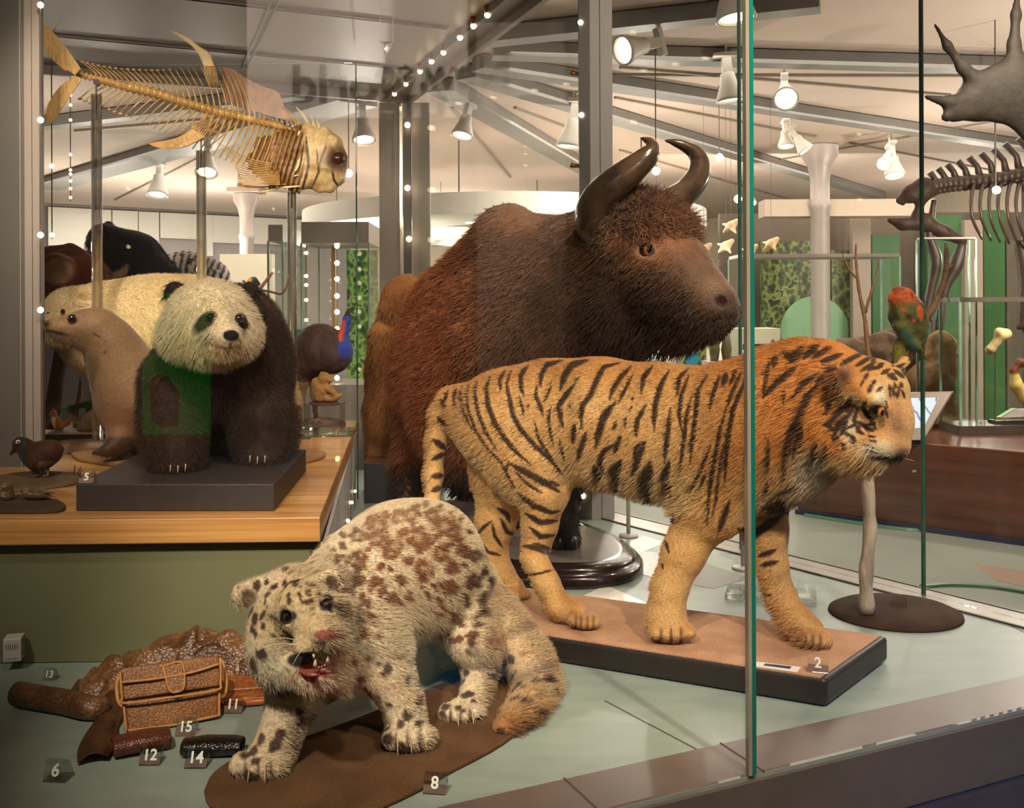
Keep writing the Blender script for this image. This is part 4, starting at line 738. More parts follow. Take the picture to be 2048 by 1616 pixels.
# legs
B.chain([(1110, 780, 4.48, 90), (1128, 900, 4.38, 46), (1130, 960, 4.34, 33), (1128, 1030, 4.32, 26), (1130, 1062, 4.31, 27)], .04); B.chain([(1130, 1068, 4.305, 26), (1132, 1086, 4.29, 27)], .012)
B.chain([(1040, 800, 4.75, 90), (1020, 930, 4.75, 48), (1015, 1040, 4.72, 28), (1018, 1066, 4.7, 27)], .04)
B.chain([(890, 790, 5.34, 74), (848, 862, 5.33, 44), (816, 918, 5.32, 24), (815, 975, 5.3, 17), (816, 990, 5.28, 20)], .04)
B.chain([(930, 830, 5.3, 95), (940, 920, 5.5, 50), (938, 985, 5.5, 24)], .04)
V, Q = B.surface(.0095, .083); V = relax(V, Q, 1, .4); nm = vnormals(V, Q)
curl = np.exp(-(((V - np.array(P(1300, 440, HB + .05))) / (.20, .25, .12)) ** 2).sum(1)); V += nm * (((vnoise(V, 22, 1) - .5) * .014 + (vnoise(V, 55, 2) - .5) * .006) * (.4 + 1.6 * np.clip(curl * 1.5, 0, 1)))[:, None]
px, py = proj(V); g = vnoise(V, 8, 4)
g = vnoise(V, 8, 4) * .4 + vnoise(V * (1, 1, .5), 40, 14) * .6; c = lerp(np.tile([60, 38, 24.], (len(V), 1)), np.array([124, 82, 52.]), g); c = lerp(c, np.array([128, 62, 28.]), (1 - sst(880, 1010, px)) * .8)
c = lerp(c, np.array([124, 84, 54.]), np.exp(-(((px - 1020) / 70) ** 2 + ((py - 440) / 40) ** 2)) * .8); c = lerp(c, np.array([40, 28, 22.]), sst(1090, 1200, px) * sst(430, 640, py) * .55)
c = lerp(c, np.array([124, 76, 44.]), np.exp(-(((px - 1310) / 75) ** 2 + ((py - 465) / 66) ** 2)) * .9); c = lerp(c, np.array([112, 84, 60.]), np.exp(-(((px - 1430) / 45) ** 2 + ((py - 580) / 36) ** 2)) * .9)
c = lerp(c, np.array([58, 46, 40.]), np.exp(-(((px - 1448) / 24) ** 2 + ((py - 605) / 20) ** 2)) * .95); c = lerp(c, np.array([140, 110, 84.]), np.exp(-(((px - 1222) / 14) ** 2 + ((py - 452) / 22) ** 2)) * .6)
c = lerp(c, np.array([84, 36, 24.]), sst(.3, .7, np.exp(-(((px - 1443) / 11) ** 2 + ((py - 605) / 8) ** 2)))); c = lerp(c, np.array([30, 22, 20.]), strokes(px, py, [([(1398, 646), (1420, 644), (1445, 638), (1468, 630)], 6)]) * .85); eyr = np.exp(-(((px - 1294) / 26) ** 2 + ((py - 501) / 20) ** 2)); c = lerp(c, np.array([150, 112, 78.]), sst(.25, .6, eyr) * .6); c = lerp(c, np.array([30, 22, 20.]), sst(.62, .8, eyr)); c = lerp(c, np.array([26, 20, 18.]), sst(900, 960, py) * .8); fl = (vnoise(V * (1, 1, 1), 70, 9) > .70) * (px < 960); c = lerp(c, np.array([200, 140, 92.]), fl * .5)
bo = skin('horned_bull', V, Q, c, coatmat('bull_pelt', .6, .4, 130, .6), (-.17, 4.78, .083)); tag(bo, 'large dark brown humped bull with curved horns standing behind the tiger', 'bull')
hl = np.clip(.58 + .5 * np.clip(curl * 1.6, 0, 1) + .9 * np.exp(-(((px - 1290) / 110) ** 2 + ((py - 690) / 40) ** 2)) + .3 * (px < 1060) - .35 * sst(1380, 1430, px), .12, 1) * (1 - .95 * sst(.3, .5, eyr))
fur(bo, 70000, .065, (-.35, .45, -.65), .55, .6, .0040, 5, None, 0, hl)
M_horn = None
def hornmat():
    m, nt, ns, ls, bs = nodes('dark_horn'); co = texco(nt, (1, 1, 1)); n1 = N(nt, 'ShaderNodeTexNoise'); n1.inputs['Scale'].default_value = 7; n1.inputs['Detail'].default_value = 7; ls.new(co, n1.inputs['Vector'])
    ls.new(ramp(nt, n1.outputs['Fac'], [(.35, tuple(lin((44, 34, 28)))), (.7, tuple(lin((92, 70, 50))))]), bs.inputs['Base Color']); bs.inputs['Roughness'].default_value = .22; bs.inputs['Coat Weight'].default_value = .5; return m
M_horn = hornmat()
for pts_, rs in (([(1200, 470, 4.02), (1188, 438, 3.98), (1196, 405, 3.95), (1222, 374, 3.93), (1258, 345, 3.92), (1290, 318, 3.92), (1303, 300, 3.93), (1301, 286, 3.94), (1290, 279, 3.95), (1281, 276, 3.96)], (44, 43, 40, 37, 32, 26, 19, 12, 6, 1.5)),
                 ([(1318, 440, 4.10), (1340, 408, 4.13), (1372, 384, 4.17), (1394, 356, 4.21), (1400, 328, 4.24), (1390, 306, 4.26), (1368, 292, 4.27), (1348, 285, 4.27), (1330, 281, 4.27)], (34, 33, 29, 26, 22, 17, 12, 8, 2))):
    q = spline([tuple(P(*p)) + (r * p[2] / FPX,) for p, r in zip(pts_, rs)], 60); MB().tube([Vector(x[:3]) for x in q], q[:, 3] * .92, 20).build('horn', M_horn, bo, smooth=True)
crown = np.exp(-((V - np.array(P(1298, 425, HB + .05))) ** 2 / np.array((.20, .26, .12)) ** 2).sum(1)) * 1.15 - .12; crown *= 1 - np.exp(-(((px - 1293) / 26) ** 2 + ((py - 500) / 24) ** 2)) * 1.3
fur(bo, 13000, .050, (.25, -.1, -.5), .45, 1.5, .0034, 15, np.clip(crown, 0, 1), 0)
eye(bo, 1293, 501, HB - .142, 16, (.35, -.93, .05), irismat('hazel_iris', (150, 96, 44), .5))
for x0, y0, Y, w_ in ((1130, 1088, 4.27, 20), (1018, 1066, 4.69, 19), (816, 996, 5.26, 14), (938, 990, 5.49, 14)):
    for e in (-1, 1):
        q = P(x0 + e * w_ * .62, y0, Y); q.z = .083; r_ = w_ * .62 * Y / FPX; MB().lathe([(r_ * 1.05, 0), (r_ * 1.15, .01), (r_ * .95, .045), (r_ * .5, .055)], q, 14, Matrix.Diagonal((1, 1.5, 1))).build('hoof', mat('hoof', (46, 38, 34), .35, var=.2), bo, smooth=True)
# ================================================================ UPRIGHT BROWN ANIMAL BEHIND THE BULL, on its black box
kq = [F(725, 1000), F(770, 1006), F(868, 1006), F(866, 998)]
kb = thing('animal_plinth', 'dark grey box topped with wood chips behind the bull\'s hind leg', 'plinth', (-.635, 5.97, 0))
MB().box((-.635, 5.97, .116), (.43, .52, .23)).build('box', mat('slate_box', (52, 48, 50), .5, var=.05), kb, bevel=.004)
MB().box((-.635, 5.97, .236), (.41, .50, .012)).build('wood_chips', sand('wood_chips', (104, 64, 44), (140, 88, 60), (120, 90, 70)), kb)
U = Flesh(); UY = 6.0
U.chain([(800, 800, UY, 64), (792, 730, UY, 52), (790, 680, UY, 42), (800, 640, UY - .02, 36), (806, 600, UY - .05, 34)], .05); U.ball(790, 830, UY, 60, .05, 1, (.9, .9, 1))
U.ball(812, 588, UY - .06, 40, .03); U.chain([(795, 595, UY - .10, 28), (778, 612, UY - .14, 17)], .03); leaf_ear(U, P(838, 572, UY - .05), P(848, 550, UY - .05), .035, .014, .015)
U.chain([(775, 655, UY - .05, 22), (762, 662, UY - .13, 17), (757, 690, UY - .13, 14), (762, 740, UY - .12, 12)], .03)
U.chain([(770, 850, UY, 34), (758, 885, UY - .03, 20), (745, 915, UY - .10, 10)], .03); U.chain([(820, 850, UY, 36), (800, 890, UY - .05, 22), (790, 912, UY - .10, 14)], .03)
V, Q = U.surface(.011, .243); nm = vnormals(V, Q); V += nm * ((vnoise(V, 30, 1) - .5) * .012)[:, None]; g = vnoise(V, 9, 4)
c = lerp(np.tile([120, 74, 38.], (len(V), 1)), np.array([168, 112, 60.]), g)
uo = skin('upright_mammal', V, Q, c, M_pelt2, (-.72, 6.05, .243)); tag(uo, 'tawny furry animal standing upright behind the rump of the bull', 'animal'); fur(uo, 20000, .05, (0, .2, -.9), .6, .4, .0045, 6)
# ================================================================ BAMBOO TABLE AND WHAT STANDS ON IT
ta, tbk = P(640, 1031, 3.12), P(715, 840, 5.85); tab = thing('display_table', 'low bamboo-topped display table with sage green front carrying the panda', 'table', (-1.4, 4.4, 0))
ft = [(ta.x, ta.y), (tbk.x, tbk.y), (-3.3, 5.9), (-3.3, 3.04)]
MB().prism(ft, TZ - .078, TZ).build('worktop', M_bamboo, tab, bevel=.004)
ins = .03; MB().prism([(ta.x - .005, ta.y + .04), (tbk.x - .02, tbk.y - .03), (-3.25, 5.85), (-3.25, 3.08)], .003, TZ - .078).build('cabinet', M_green, tab)
MB().prism([(ta.x + .001, ta.y + .05), (ta.x + .012, ta.y + .05), (tbk.x - .005, tbk.y - .05), (tbk.x - .018, tbk.y - .05)], .004, TZ - .079).build('end_panel', M_aluL, tab)
b = MB(); p = P(622, 1150, ta.y + .035); b.box((p.x, p.y, .19), (.003, .004, .376)); b.build('panel_joint', M_dark, tab)
for y_ in (.25, .45, .65, .9, 1.2, 1.5, 1.85, 2.2): q = Vector((ta.x, ta.y, 0)).lerp(Vector((tbk.x, tbk.y, 0)), y_ / 2.73); MB().ball((q.x + .008, q.y, .13 + .05 * (y_ % .5)), .008, 10).build('bulb', M_bulb, tab)
# ---------------------------------------------------------------- panda
pq = [F(152, 968, .545), F(548, 968, .545), F(612, 899, .545)]; p3 = pq[0] + (pq[2] - pq[1]); pb = MB().prism([pq[0], pq[1], pq[2], p3], TZ + .001, .545).build('display_plinth', mat('panda_black_box', (52, 45, 44), .55, var=.12, scale=40), origin=(pq[0].x, pq[0].y, TZ + .001), bevel=.003)
tag(pb, 'flat dark grey box with sharp edges under the panda on the bamboo table', 'base')
A = Flesh(); al = (.97, .25, 0)
A.chain([(458, 735, 4.05, 125), (450, 722, 3.85, 124), (438, 715, 3.70, 116)], .08, al, .95); A.ball(448, 665, 3.78, 92, .08); A.ball(480, 640, 3.85, 60, .06)
A.chain([(348, 760, 3.62, 64), (343, 840, 3.55, 53), (350, 890, 3.52, 44), (352, 915, 3.49, 42)], .05); A.chain([(505, 770, 3.74, 66), (522, 830, 3.68, 52), (520, 880, 3.67, 42), (518, 900, 3.65, 38)], .05)
A.chain([(430, 830, 4.05, 60), (440, 870, 4.0, 42), (440, 888, 3.97, 36)], .04); A.chain([(535, 800, 4.1, 56), (548, 860, 4.05, 40), (548, 890, 4.0, 32)], .04)
for x, y, Y, dx, r in ((350, 932, 3.44, 15, 13), (517, 914, 3.60, 15, 13), (440, 896, 3.93, 13, 11)):
    for q_ in (-1.5, -.5, .5, 1.5): A.ball(x + dx * q_, y - abs(q_) * 2, Y + abs(q_) * .01, r, .012, 1, (1, 1.4, 1))
PY = 3.42
A.ball(420, 640, PY + .02, 86, .05, 1, (1, .92, .95)); A.ball(362, 668, PY + .03, 44, .05); A.ball(478, 672, PY + .02, 42, .05); A.ball(430, 690, PY - .02, 44, .04, 1, (1.2, 1, .8))
A.chain([(440, 655, PY - .10, 38), (456, 675, PY - .15, 26)], .03); A.ball(461, 672, PY - .175, 16, .012, 1, (1.15, .8, .8)); A.ball(448, 696, PY - .12, 26, .02, 1, (1.2, 1, .7))
A.ball(352, 588, PY + .10, 25, .015, 1, (1, .5, 1)); A.ball(499, 583, PY + .12, 20, .015, 1, (1, .5, 1)); A.ball(352, 591, PY + .06, 15, .01, -1)
A.ball(420, 635, PY - .135, 13, .015, -1); A.ball(478, 637, PY - .115, 12, .015, -1)
A.chain([(410, 678, PY - .13, 2.5), (432, 692, PY - .165, 2.5), (455, 694, PY - .19, 2.5), (478, 690, PY - .165, 2.5)], .008, op=-1)
V, Q = A.surface(.0068, .5455); V = relax(V, Q, 1, .4); nm = vnormals(V, Q); V += nm * ((vnoise(V, 40, 1) - .5) * .006)[:, None]; px, py = proj(V); g = vnoise(V, 10, 2)
hd = (V[:, 1] < PY + .14) * (py < 738) * sst(316, 322, px); hd = ((((px - 420) / 108) ** 2 + ((py - 648) / 92) ** 2) < 1.08) * (V[:, 1] < PY + .16) * 1.0
c = lerp(np.tile([58, 40, 32.], (len(V), 1)), np.array([74, 52, 40.]), g); c = lerp(c, np.array([206, 172, 130.]), sst(4.0, 4.08, V[:, 1]) * (V[:, 2] > .72))
face = lerp(np.tile([226, 204, 166.], (len(V), 1)), np.array([238, 220, 188.]), g); face = lerp(face, np.array([200, 164, 116.]), np.exp(-(((px - 448) / 50) ** 2 + ((py - 705) / 22) ** 2)) * .6)
c = c + (face - c) * hd[:, None]
ears = np.maximum(np.exp(-(((px - 350) / 28) ** 2 + ((py - 586) / 27) ** 2) * .8), np.exp(-(((px - 501) / 20) ** 2 + ((py - 582) / 24) ** 2) * .8)) * (V[:, 1] > PY + .03); c = lerp(c, np.array([44, 32, 28.]), sst(.42, .55, ears))
def ep(x, y, sx, sy, a): dx, dy = px - x, py - y; u, v = dx * math.cos(a) + dy * math.sin(a), -dx * math.sin(a) + dy * math.cos(a); return np.exp(-((u / sx) ** 2 + (v / sy) ** 2))
pat = np.maximum(ep(411, 642, 27, 15, -.75), ep(483, 642, 19, 12, 1.05)) * (V[:, 1] < PY); c = lerp(c, np.array([54, 38, 30.]), sst(.32, .52, pat + .08 * (vnoise(V, 90, 3) - .5)))
c = lerp(c, np.array([24, 20, 20.]), sst(.4, .55, ep(462, 671, 19, 13, 0)) * (V[:, 1] < PY - .12)); c = lerp(c, np.array([104, 74, 52.]), strokes(px, py, [([(408, 680), (432, 693), (458, 696), (480, 690)], 5), ([(462, 680), (460, 694)], 4)]) * (V[:, 1] < PY - .05) * .8)
po = skin('panda', V, Q, c, M_pelt2, (-1.05, 3.6, .5455)); tag(po, 'black and cream stuffed panda with a broad round face standing on the table', 'panda')
hl = np.clip(1 - .75 * ep(456, 672, 34, 26, 0) * hd - .3 * hd, .12, 1); hl = np.where(sst(.6, .75, np.maximum(ep(422, 635, 14, 10, 0), ep(478, 636, 12, 10, 0))) * (V[:, 1] < PY) > .5, 0, hl)
fur(po, 60000, .036, (.0, .25, -.55), .8, .35, .0012, 8, None, 0, hl)
eye(po, 421, 635, PY - .128, 10, (.2, -1, 0)); eye(po, 478, 637, PY - .108, 9, (.3, -1, 0))
for x, y, Y in ((341, 934, 3.395), (371, 932, 3.40), (326, 932, 3.42), (356, 935, 3.395), (500, 915, 3.55), (515, 917, 3.54), (530, 915, 3.545)): claw(po, x, y, Y, .016, -88, M_claw, .0032)
# ---------------------------------------------------------------- sea lion
sm = [(142, 905), (160, 915), (230, 924), (330, 930), (420, 924), (520, 925), (600, 920), (648, 908), (640, 900), (560, 892), (420, 890), (260, 892), (180, 896)]; sp_ = spline(sm + [sm[0]], 50)[:-1]
so = MB().prism([F(x, y, TZ + .02) for x, y in sp_][::-1], TZ + .001, TZ + .02).build('sandy_mound', sand('pale_sand', (150, 114, 78), (176, 138, 98), (160, 140, 110)), origin=F(400, 915, TZ), bevel=.006); tag(so, 'wavy-edged flat sandy base under the sea lion and behind the panda', 'base')
E = Flesh(); EY = 4.28
E.chain([(200, 655, EY - .02, 38), (222, 690, EY, 46), (245, 740, EY + .03, 60), (270, 800, EY + .05, 70), (320, 850, EY + .10, 66), (420, 872, EY + .25, 48), (560, 892, EY + .4, 22)], .06)
E.ball(172, 655, EY - .05, 38, .04, 1, (1.15, .85, .95)); E.chain([(150, 658, EY - .07, 28), (118, 655, EY - .09, 19), (98, 652, EY - .10, 12)], .03); E.chain([(165, 680, EY - .06, 20), (125, 672, EY - .08, 13), (106, 668, EY - .09, 8)], .02)
E.chain([(90, 662, EY - .13, 3), (115, 665, EY - .16, 3.5), (137, 671, EY - .19, 4)], .008, op=-1); E.ball(145, 637, EY - .135, 10, .012, -1)
E.chain([(245, 850, EY - .04, 30), (238, 885, EY - .08, 22), (215, 900, EY - .14, 13)], .04, (1, 0, 0), 1.0); E.chain([(224, 900, EY - .12, 12), (188, 905, EY - .16, 5)], .02); E.ball(198, 671, EY - .17, 4, .01, 1)
V, Q = E.surface(.0075, TZ + .0205); V = relax(V, Q, 1, .4); nm = vnormals(V, Q); px, py = proj(V); g = vnoise(V, 7, 2)
c = lerp(np.tile([122, 94, 68.], (len(V), 1)), np.array([148, 116, 86.]), g); c = lerp(c, np.array([84, 64, 40.]), sst(.55, .75, vnoise(V, 9, 5)) * .6 * sst(680, 730, py)); c = lerp(c, np.array([36, 30, 32.]), (px < 268) * sst(868, 880, py) * (V[:, 1] < EY)); c = lerp(c, np.array([110, 68, 38.]), sst(740, 880, py) * .5)
c = lerp(c, np.array([34, 24, 22.]), np.maximum(np.exp(-(((px - 93) / 7) ** 2 + ((py - 648) / 6) ** 2)), strokes(px, py, [([(90, 660), (115, 665), (137, 671)], 6), ([(186, 668), (198, 671)], 3)]) * .9) * (px < 210))
sl = skin('sea_lion', V, Q, c, coatmat('sleek_pelt', .5, .22, 90, .3), (-1.7, 4.3, TZ + .0205)); tag(sl, 'upright brown sea lion with raised head in front of the polar bear', 'sea lion'); fur(sl, 26000, .012, (.1, .3, -.8), .35, .3, .0009, 9)
eye(sl, 144, 637, EY - .125, 9, (-.4, -1, 0))
# ---------------------------------------------------------------- polar bear
O_ = Flesh(); OY = 4.95; ol = (.25, .97, 0)
O_.chain([(210, 655, OY - .02, 92), (300, 668, OY + .08, 112), (380, 675, OY + .15, 116), (430, 690, OY + .22, 106)], .08)
O_.ball(140, 632, OY - .15, 58, .05, 1, (.95, .9, 1)); O_.chain([(130, 642, OY - .22, 42), (108, 652, OY - .32, 28)], .04); O_.ball(166, 588, OY - .10, 11, .015)
O_.chain([(265, 740, OY - .02, 54), (275, 830, OY - .02, 40), (270, 862, OY - .02, 36)], .05); O_.chain([(430, 760, OY + .2, 62), (435, 840, OY + .2, 44), (432, 868, OY + .18, 40)], .05); O_.chain([(330, 760, OY + .25, 55), (330, 860, OY + .25, 42)], .05)
V, Q = O_.surface(.0095, TZ + .003); V = relax(V, Q, 1, .4); nm = vnormals(V, Q); px, py = proj(V); g = vnoise(V, 6, 2) * .6 + vnoise(V, 20, 3) * .4
c = lerp(np.tile([222, 190, 136.], (len(V), 1)), np.array([236, 212, 166.]), g); c = lerp(c, np.array([190, 136, 76.]), sst(.5, .8, vnoise(V, 5, 7)) * sst(600, 680, py) * .6); c = lerp(c, np.array([140, 96, 54.]), np.exp(-(((px - 165) / 12) ** 2 + ((py - 592) / 8) ** 2)) * .5)
ob = skin('polar_bear', V, Q, c, M_pelt2, (-1.9, 5.0, TZ + .003)); tag(ob, 'cream polar bear standing behind the sea lion and the panda', 'polar bear'); fur(ob, 36000, .035, (.35, .2, -.5), .7, .35, .0014, 10)
eye(ob, 97, 629, OY - .335, 5, (-.5, -1, 0)); eye(ob, 126, 623, OY - .345, 5, (-.3, -1, 0))
# ---------------------------------------------------------------- clear tubes carrying the fish skeleton
def clear_tube(px_, top, Y, base, label, foot=True):
    c_ = P(px_, 700, Y); zt = P(px_, top, Y).z; t = thing('acrylic_tube', label, 'tube stand', (c_.x, c_.y, TZ), 'acrylic tubes carrying the fish skeleton')
    MB().lathe([(.0235, TZ + .06), (.0235, zt), (.0185, zt), (.0185, TZ + .06)], (c_.x, c_.y, 0), 28).build('tube', M_rod, t, smooth=True)
    o = MB().box((c_.x + base[0], c_.y, TZ + .031), (base[1], base[2], .06), .1).build('foot', M_block, t, bevel=.002)
    MB().lathe([(.004, zt - .08), (.004, zt + .05), (.012, zt + .05), (.012, zt + .07)], (c_.x, c_.y, 0), 10).build('fixing_rod', M_dark, t); return c_
def solidglass(name, ior=1.3, tint=(1, 1, 1), rough=.0):
    m, nt, ns, ls, b = nodes(name); ns.remove(b); gl = N(nt, 'ShaderNodeBsdfGlass'); gl.inputs['IOR'].default_value = ior; gl.inputs['Color'].default_value = (*tint, 1); gl.inputs['Roughness'].default_value = rough
    tr = N(nt, 'ShaderNodeBsdfTransparent'); lw = N(nt, 'ShaderNodeLayerWeight'); lw.inputs['Blend'].default_value = .35; mx = N(nt, 'ShaderNodeMixShader'); mu = N(nt, 'ShaderNodeMath', operation='MULTIPLY_ADD'); mu.inputs[1].default_value = .75; mu.inputs[2].default_value = .25; mu.use_clamp = True; ls.new(lw.outputs['Facing'], mu.inputs[0])
    ls.new(mu.outputs[0], mx.inputs[0]); ls.new(tr.outputs[0], mx.inputs[1]); ls.new(gl.outputs[0], mx.inputs[2]); ls.new(mx.outputs[0], ns['Material Output'].inputs[0]); return m
M_rod = solidglass('acrylic_rod', 1.35, (.98, .98, .97)); M_block = solidglass('acrylic_block', 1.42, (.96, .98, .97))
clear_tube(195, 190, 4.55, (-.04, .20, .10), 'tall clear acrylic tube under the tail of the fish skeleton'); clear_tube(404, 302, 4.75, (0, .12, .10), 'middle clear acrylic tube rising behind the polar bear'); clear_tube(585, 385, 5.05, (0, .18, .12), 'clear acrylic tube under the skull of the fish skeleton')
# ---------------------------------------------------------------- fish skeleton
fs = thing('fish_skeleton', 'large mounted golden-brown fish skeleton carried on three clear tubes', 'fish skeleton', P(404, 240, 4.8))
M_bone = mat('varnished_bone', (186, 146, 86), .26, var=.3, scale=18, bump=.15, coat=.4); M_boneL = mat('pale_bone', (214, 190, 144), .4, var=.15, scale=14, coat=.2); M_fin = mat('dried_fin', (184, 146, 92), .5, var=.3, scale=20, stretch=(6, 6, 1))
def fy(px_): return 4.5 + (px_ - 100) / 590 * .66
spn = spline([(150, 147), (195, 158), (250, 172), (310, 186), (370, 205), (430, 222), (490, 236), (540, 248), (590, 262), (625, 280)], 46)
q = [P(x, y, fy(x)) for x, y in spn]; b = MB()
for i, p in enumerate(q):
    r_ = .015 + .011 * math.sin(math.pi * min(i / 30, 1) * .8) if i < 38 else .016; d = (q[min(i + 1, 45)] - q[max(i - 1, 0)]).normalized(); M = d.to_track_quat('Z', 'Y').to_matrix(); b.lathe([(r_ * 1.15, -.013), (r_ * .6, 0), (r_ * 1.15, .013)], p, 10, M)
b.build('spine', M_bone, fs, smooth=True)
def spike(b, a, bnd, c_, r0=.0055): b.tube(spline([a, bnd, c_], 7), np.linspace(r0, r0 * .35, 7), 5)
b = MB()
for i in range(5, 44):      # neural spines sweeping back over the spine, with hooked tips towards the tail
    x, y = spn[i]; L = 34 + 62 * math.exp(-((i - 29) / 11) ** 2); lean = -28 + 4 * (i > 24); Y = fy(x); a = P(x, y - 6, Y); spike(b, a, P(x + lean * .35, y - L * .5, Y), P(x + lean - 4, y - L, Y))
    if i < 21: b.ball(P(x + lean - 3, y - L, Y), (.011, .004, .005), 6)
b.build('neural_spines', M_bone, fs, smooth=True)
b = MB()
for i in range(6, 30):
    x, y = spn[i]; L = 28 + 24 * min(i / 16, 1.2); Y = fy(x); s_ = -1 if i < 26 else -1; spike(b, P(x, y + 6, Y), P(x - 26, y + L * .55, Y - .02), P(x - 44 - i * .4, y + L, Y - .03))
    if i < 15: b.ball(P(x - 45, y + L, Y - .03), (.012, .004, .006), 6)
b.build('haemal_spines', M_bone, fs, smooth=True)
b = MB()
for i in range(24, 43):     # ribs and the webbed bones of the belly
    x, y = spn[i]; Y = fy(x); t = (i - 24) / 18
    for e in (-1, 1): spike(b, P(x, y + 4, Y), P(x - 20 + 10 * t, y + 40 + 10 * t, Y + e * .07), P(x - 46 + 20 * t, y + 74 + 32 * t, Y + e * .05), .0065)
for j in range(14): spike(b, P(560, 330 + j * 3, 4.95), P(500 - j * 2, 318 + j * 4, 4.92), P(436 + j * 5, 286 + j * 7, 4.9), .0042)
b.build('rib_cage', M_bone, fs, smooth=True)
def fan(name, root, ctrl, tip_list, Y, m=M_fin, th=.004, n=9):
    """fin: rays from a root fanning out to an outline, webbed between"""
    b = MB(); R = [P(*r, Y) for r in root]; T_ = [P(*t, Y) for t in tip_list]; C_ = [P(*t, Y) for t in ctrl]; V = []; k = len(T_); S_ = 8
    for i in range(k): V += [Vector(x) for x in spline([R[i], C_[i], T_[i]], S_)]
    for e in (-1, 1):
        VV = [v + Vector((0, e * th / 2 + (th * .8 if (j // S_) % 2 else 0) * e, 0)) for j, v in enumerate(V)]; Fc = [(i * S_ + j, i * S_ + j + 1, (i + 1) * S_ + j + 1, (i + 1) * S_ + j) for i in range(k - 1) for j in range(S_ - 1)]; b.add(VV, Fc if e < 0 else [f[::-1] for f in Fc])
    return b.build(name, m, fs, smooth=True)
def ln(a, c_, k): return [(a[0] + (c_[0] - a[0]) * i / (k - 1), a[1] + (c_[1] - a[1]) * i / (k - 1)) for i in range(k)]
fan('tail_fin', ln((162, 138), (150, 151), 7), [(124, 84), (114, 90), (108, 98), (108, 108), (114, 118), (124, 130), (138, 142)], [(86, 44), (85, 60), (86, 80), (90, 98), (100, 114), (114, 128), (132, 142)], 4.48)
fan('tail_fin', ln((150, 151), (164, 158), 7), [(146, 157), (134, 167), (126, 176), (122, 188), (124, 198), (130, 200), (138, 196)], [(138, 158), (122, 172), (108, 188), (97, 208), (91, 228), (93, 242), (104, 246)], 4.48)
fan('dorsal_fin', ln((408, 132), (428, 132), 8), ln((388, 96), (420, 104), 8), [(340, 62), (346, 63), (356, 66), (370, 72), (386, 82), (402, 96), (414, 108), (427, 132)], 4.84, M_boneL)
b = MB()
for j in range(8): spike(b, P(408 + j * 3, 132, 4.84), P(412 + j * 3, 150, 4.84), P(420 + j * 2.4, 172, 4.85), .004)
b.build('fin_rays', M_bone, fs, smooth=True)
fan('dorsal_fin', ln((445, 205), (590, 246), 12), ln((446, 165), (566, 215), 12), [(444, 134), (456, 136), (468, 140), (480, 148), (492, 156), (506, 164), (520, 170), (534, 176), (548, 180), (558, 186), (566, 205), (574, 240)], 4.96, mat('thin_fin_web', (140, 104, 76), .6, var=.3, scale=20))
fan('pectoral_fin', ln((384, 258), (412, 274), 8), ln((352, 276), (372, 294), 8), [(296, 287), (306, 292), (318, 296), (330, 298), (344, 298), (360, 296), (374, 292), (388, 286)], 4.74, M_bone)
b = MB()
for j in range(8): spike(b, P(384 + j * 3.4, 258 + j * 2, 4.74), P(388 + j * 4, 246 + j * 2.5, 4.76), P(404 + j * 6, 246 + j * 3, 4.8), .004)
b.build('fin_rays', M_bone, fs, smooth=True)
K = Flesh(); KY = 5.08
K.chain([(575, 292, KY - .06, 34), (556, 335, KY - .06, 32), (590, 368, KY - .04, 18)], .03); K.chain([(530, 290, KY - .08, 18), (520, 325, KY - .08, 22), (545, 365, KY - .06, 12)], .03); K.chain([(612, 270, KY, 24), (640, 300, KY, 34), (648, 340, KY, 36), (640, 372, KY, 14)], .03, (0, 1, 0), .8); K.chain([(648, 262, KY, 10), (668, 288, KY, 16), (684, 318, KY, 13)], .02); K.chain([(600, 300, KY, 30), (612, 350, KY, 28)], .03)
K.chain([(672, 350, KY, 22), (682, 332, KY, 12), (660, 374, KY, 12)], .02); K.ball(676, 318, KY - .10, 23, .012, -1); K.ball(676, 318, KY + .10, 23, .012, -1)
K.chain([(612, 275, KY - .10, 3), (616, 330, KY - .13, 3), (606, 375, KY - .1, 3)], .006, op=-1); K.chain([(634, 300, KY - .12, 2), (636, 345, KY - .14, 2), (622, 378, KY - .1, 2)], .006, op=-1); K.chain([(652, 290, KY - .12, 2), (642, 320, KY - .14, 2)], .006, op=-1)
V, Q = K.surface(.0055); nm = vnormals(V, Q); px, py = proj(V); V += nm * ((vnoise(V, 60, 3) - .5) * .008 * (px < 606) + np.sin(px * .62 + py * .18 + 3 * vnoise(V, 9, 4)) * .007 * sst(612, 600, px))[:, None]
c = lerp(np.tile([212, 184, 132.], (len(V), 1)), np.array([150, 108, 58.]), np.clip(sst(612, 590, px) + .5 * sst(.5, .8, vnoise(V, 22, 2)), 0, 1)); c = lerp(c, np.array([84, 56, 28.]), sst(612, 600, px) * sst(.1, -.7, np.sin(px * .62 + py * .18 + 3 * vnoise(V, 9, 4))) * .9); c = lerp(c, np.array([52, 34, 26.]), np.exp(-(((px - 676) / 22) ** 2 + ((py - 318) / 22) ** 2)) * 1.2 * (px < 700))
c = lerp(c, np.array([70, 48, 26.]), strokes(px, py, [([(612, 272), (617, 330), (606, 378)], 6), ([(634, 298), (637, 345), (622, 380)], 4), ([(654, 288), (641, 320), (636, 345)], 4), ([(664, 340), (668, 360), (676, 372)], 5)]))
sk = skin('skull', V, Q, c, coatmat('bone_surface', .4, .3, 60, .3, sheen=0, spec=.4), parent=fs)
for x, y, Y, r_, in ((676, 318, KY - .02, 15),): MB().ball(P(x, y, Y), r_ * Y / FPX, 14).build('eye', mat('dried_eye', (56, 30, 24), .15, var=.1), fs, smooth=True)
b = MB()
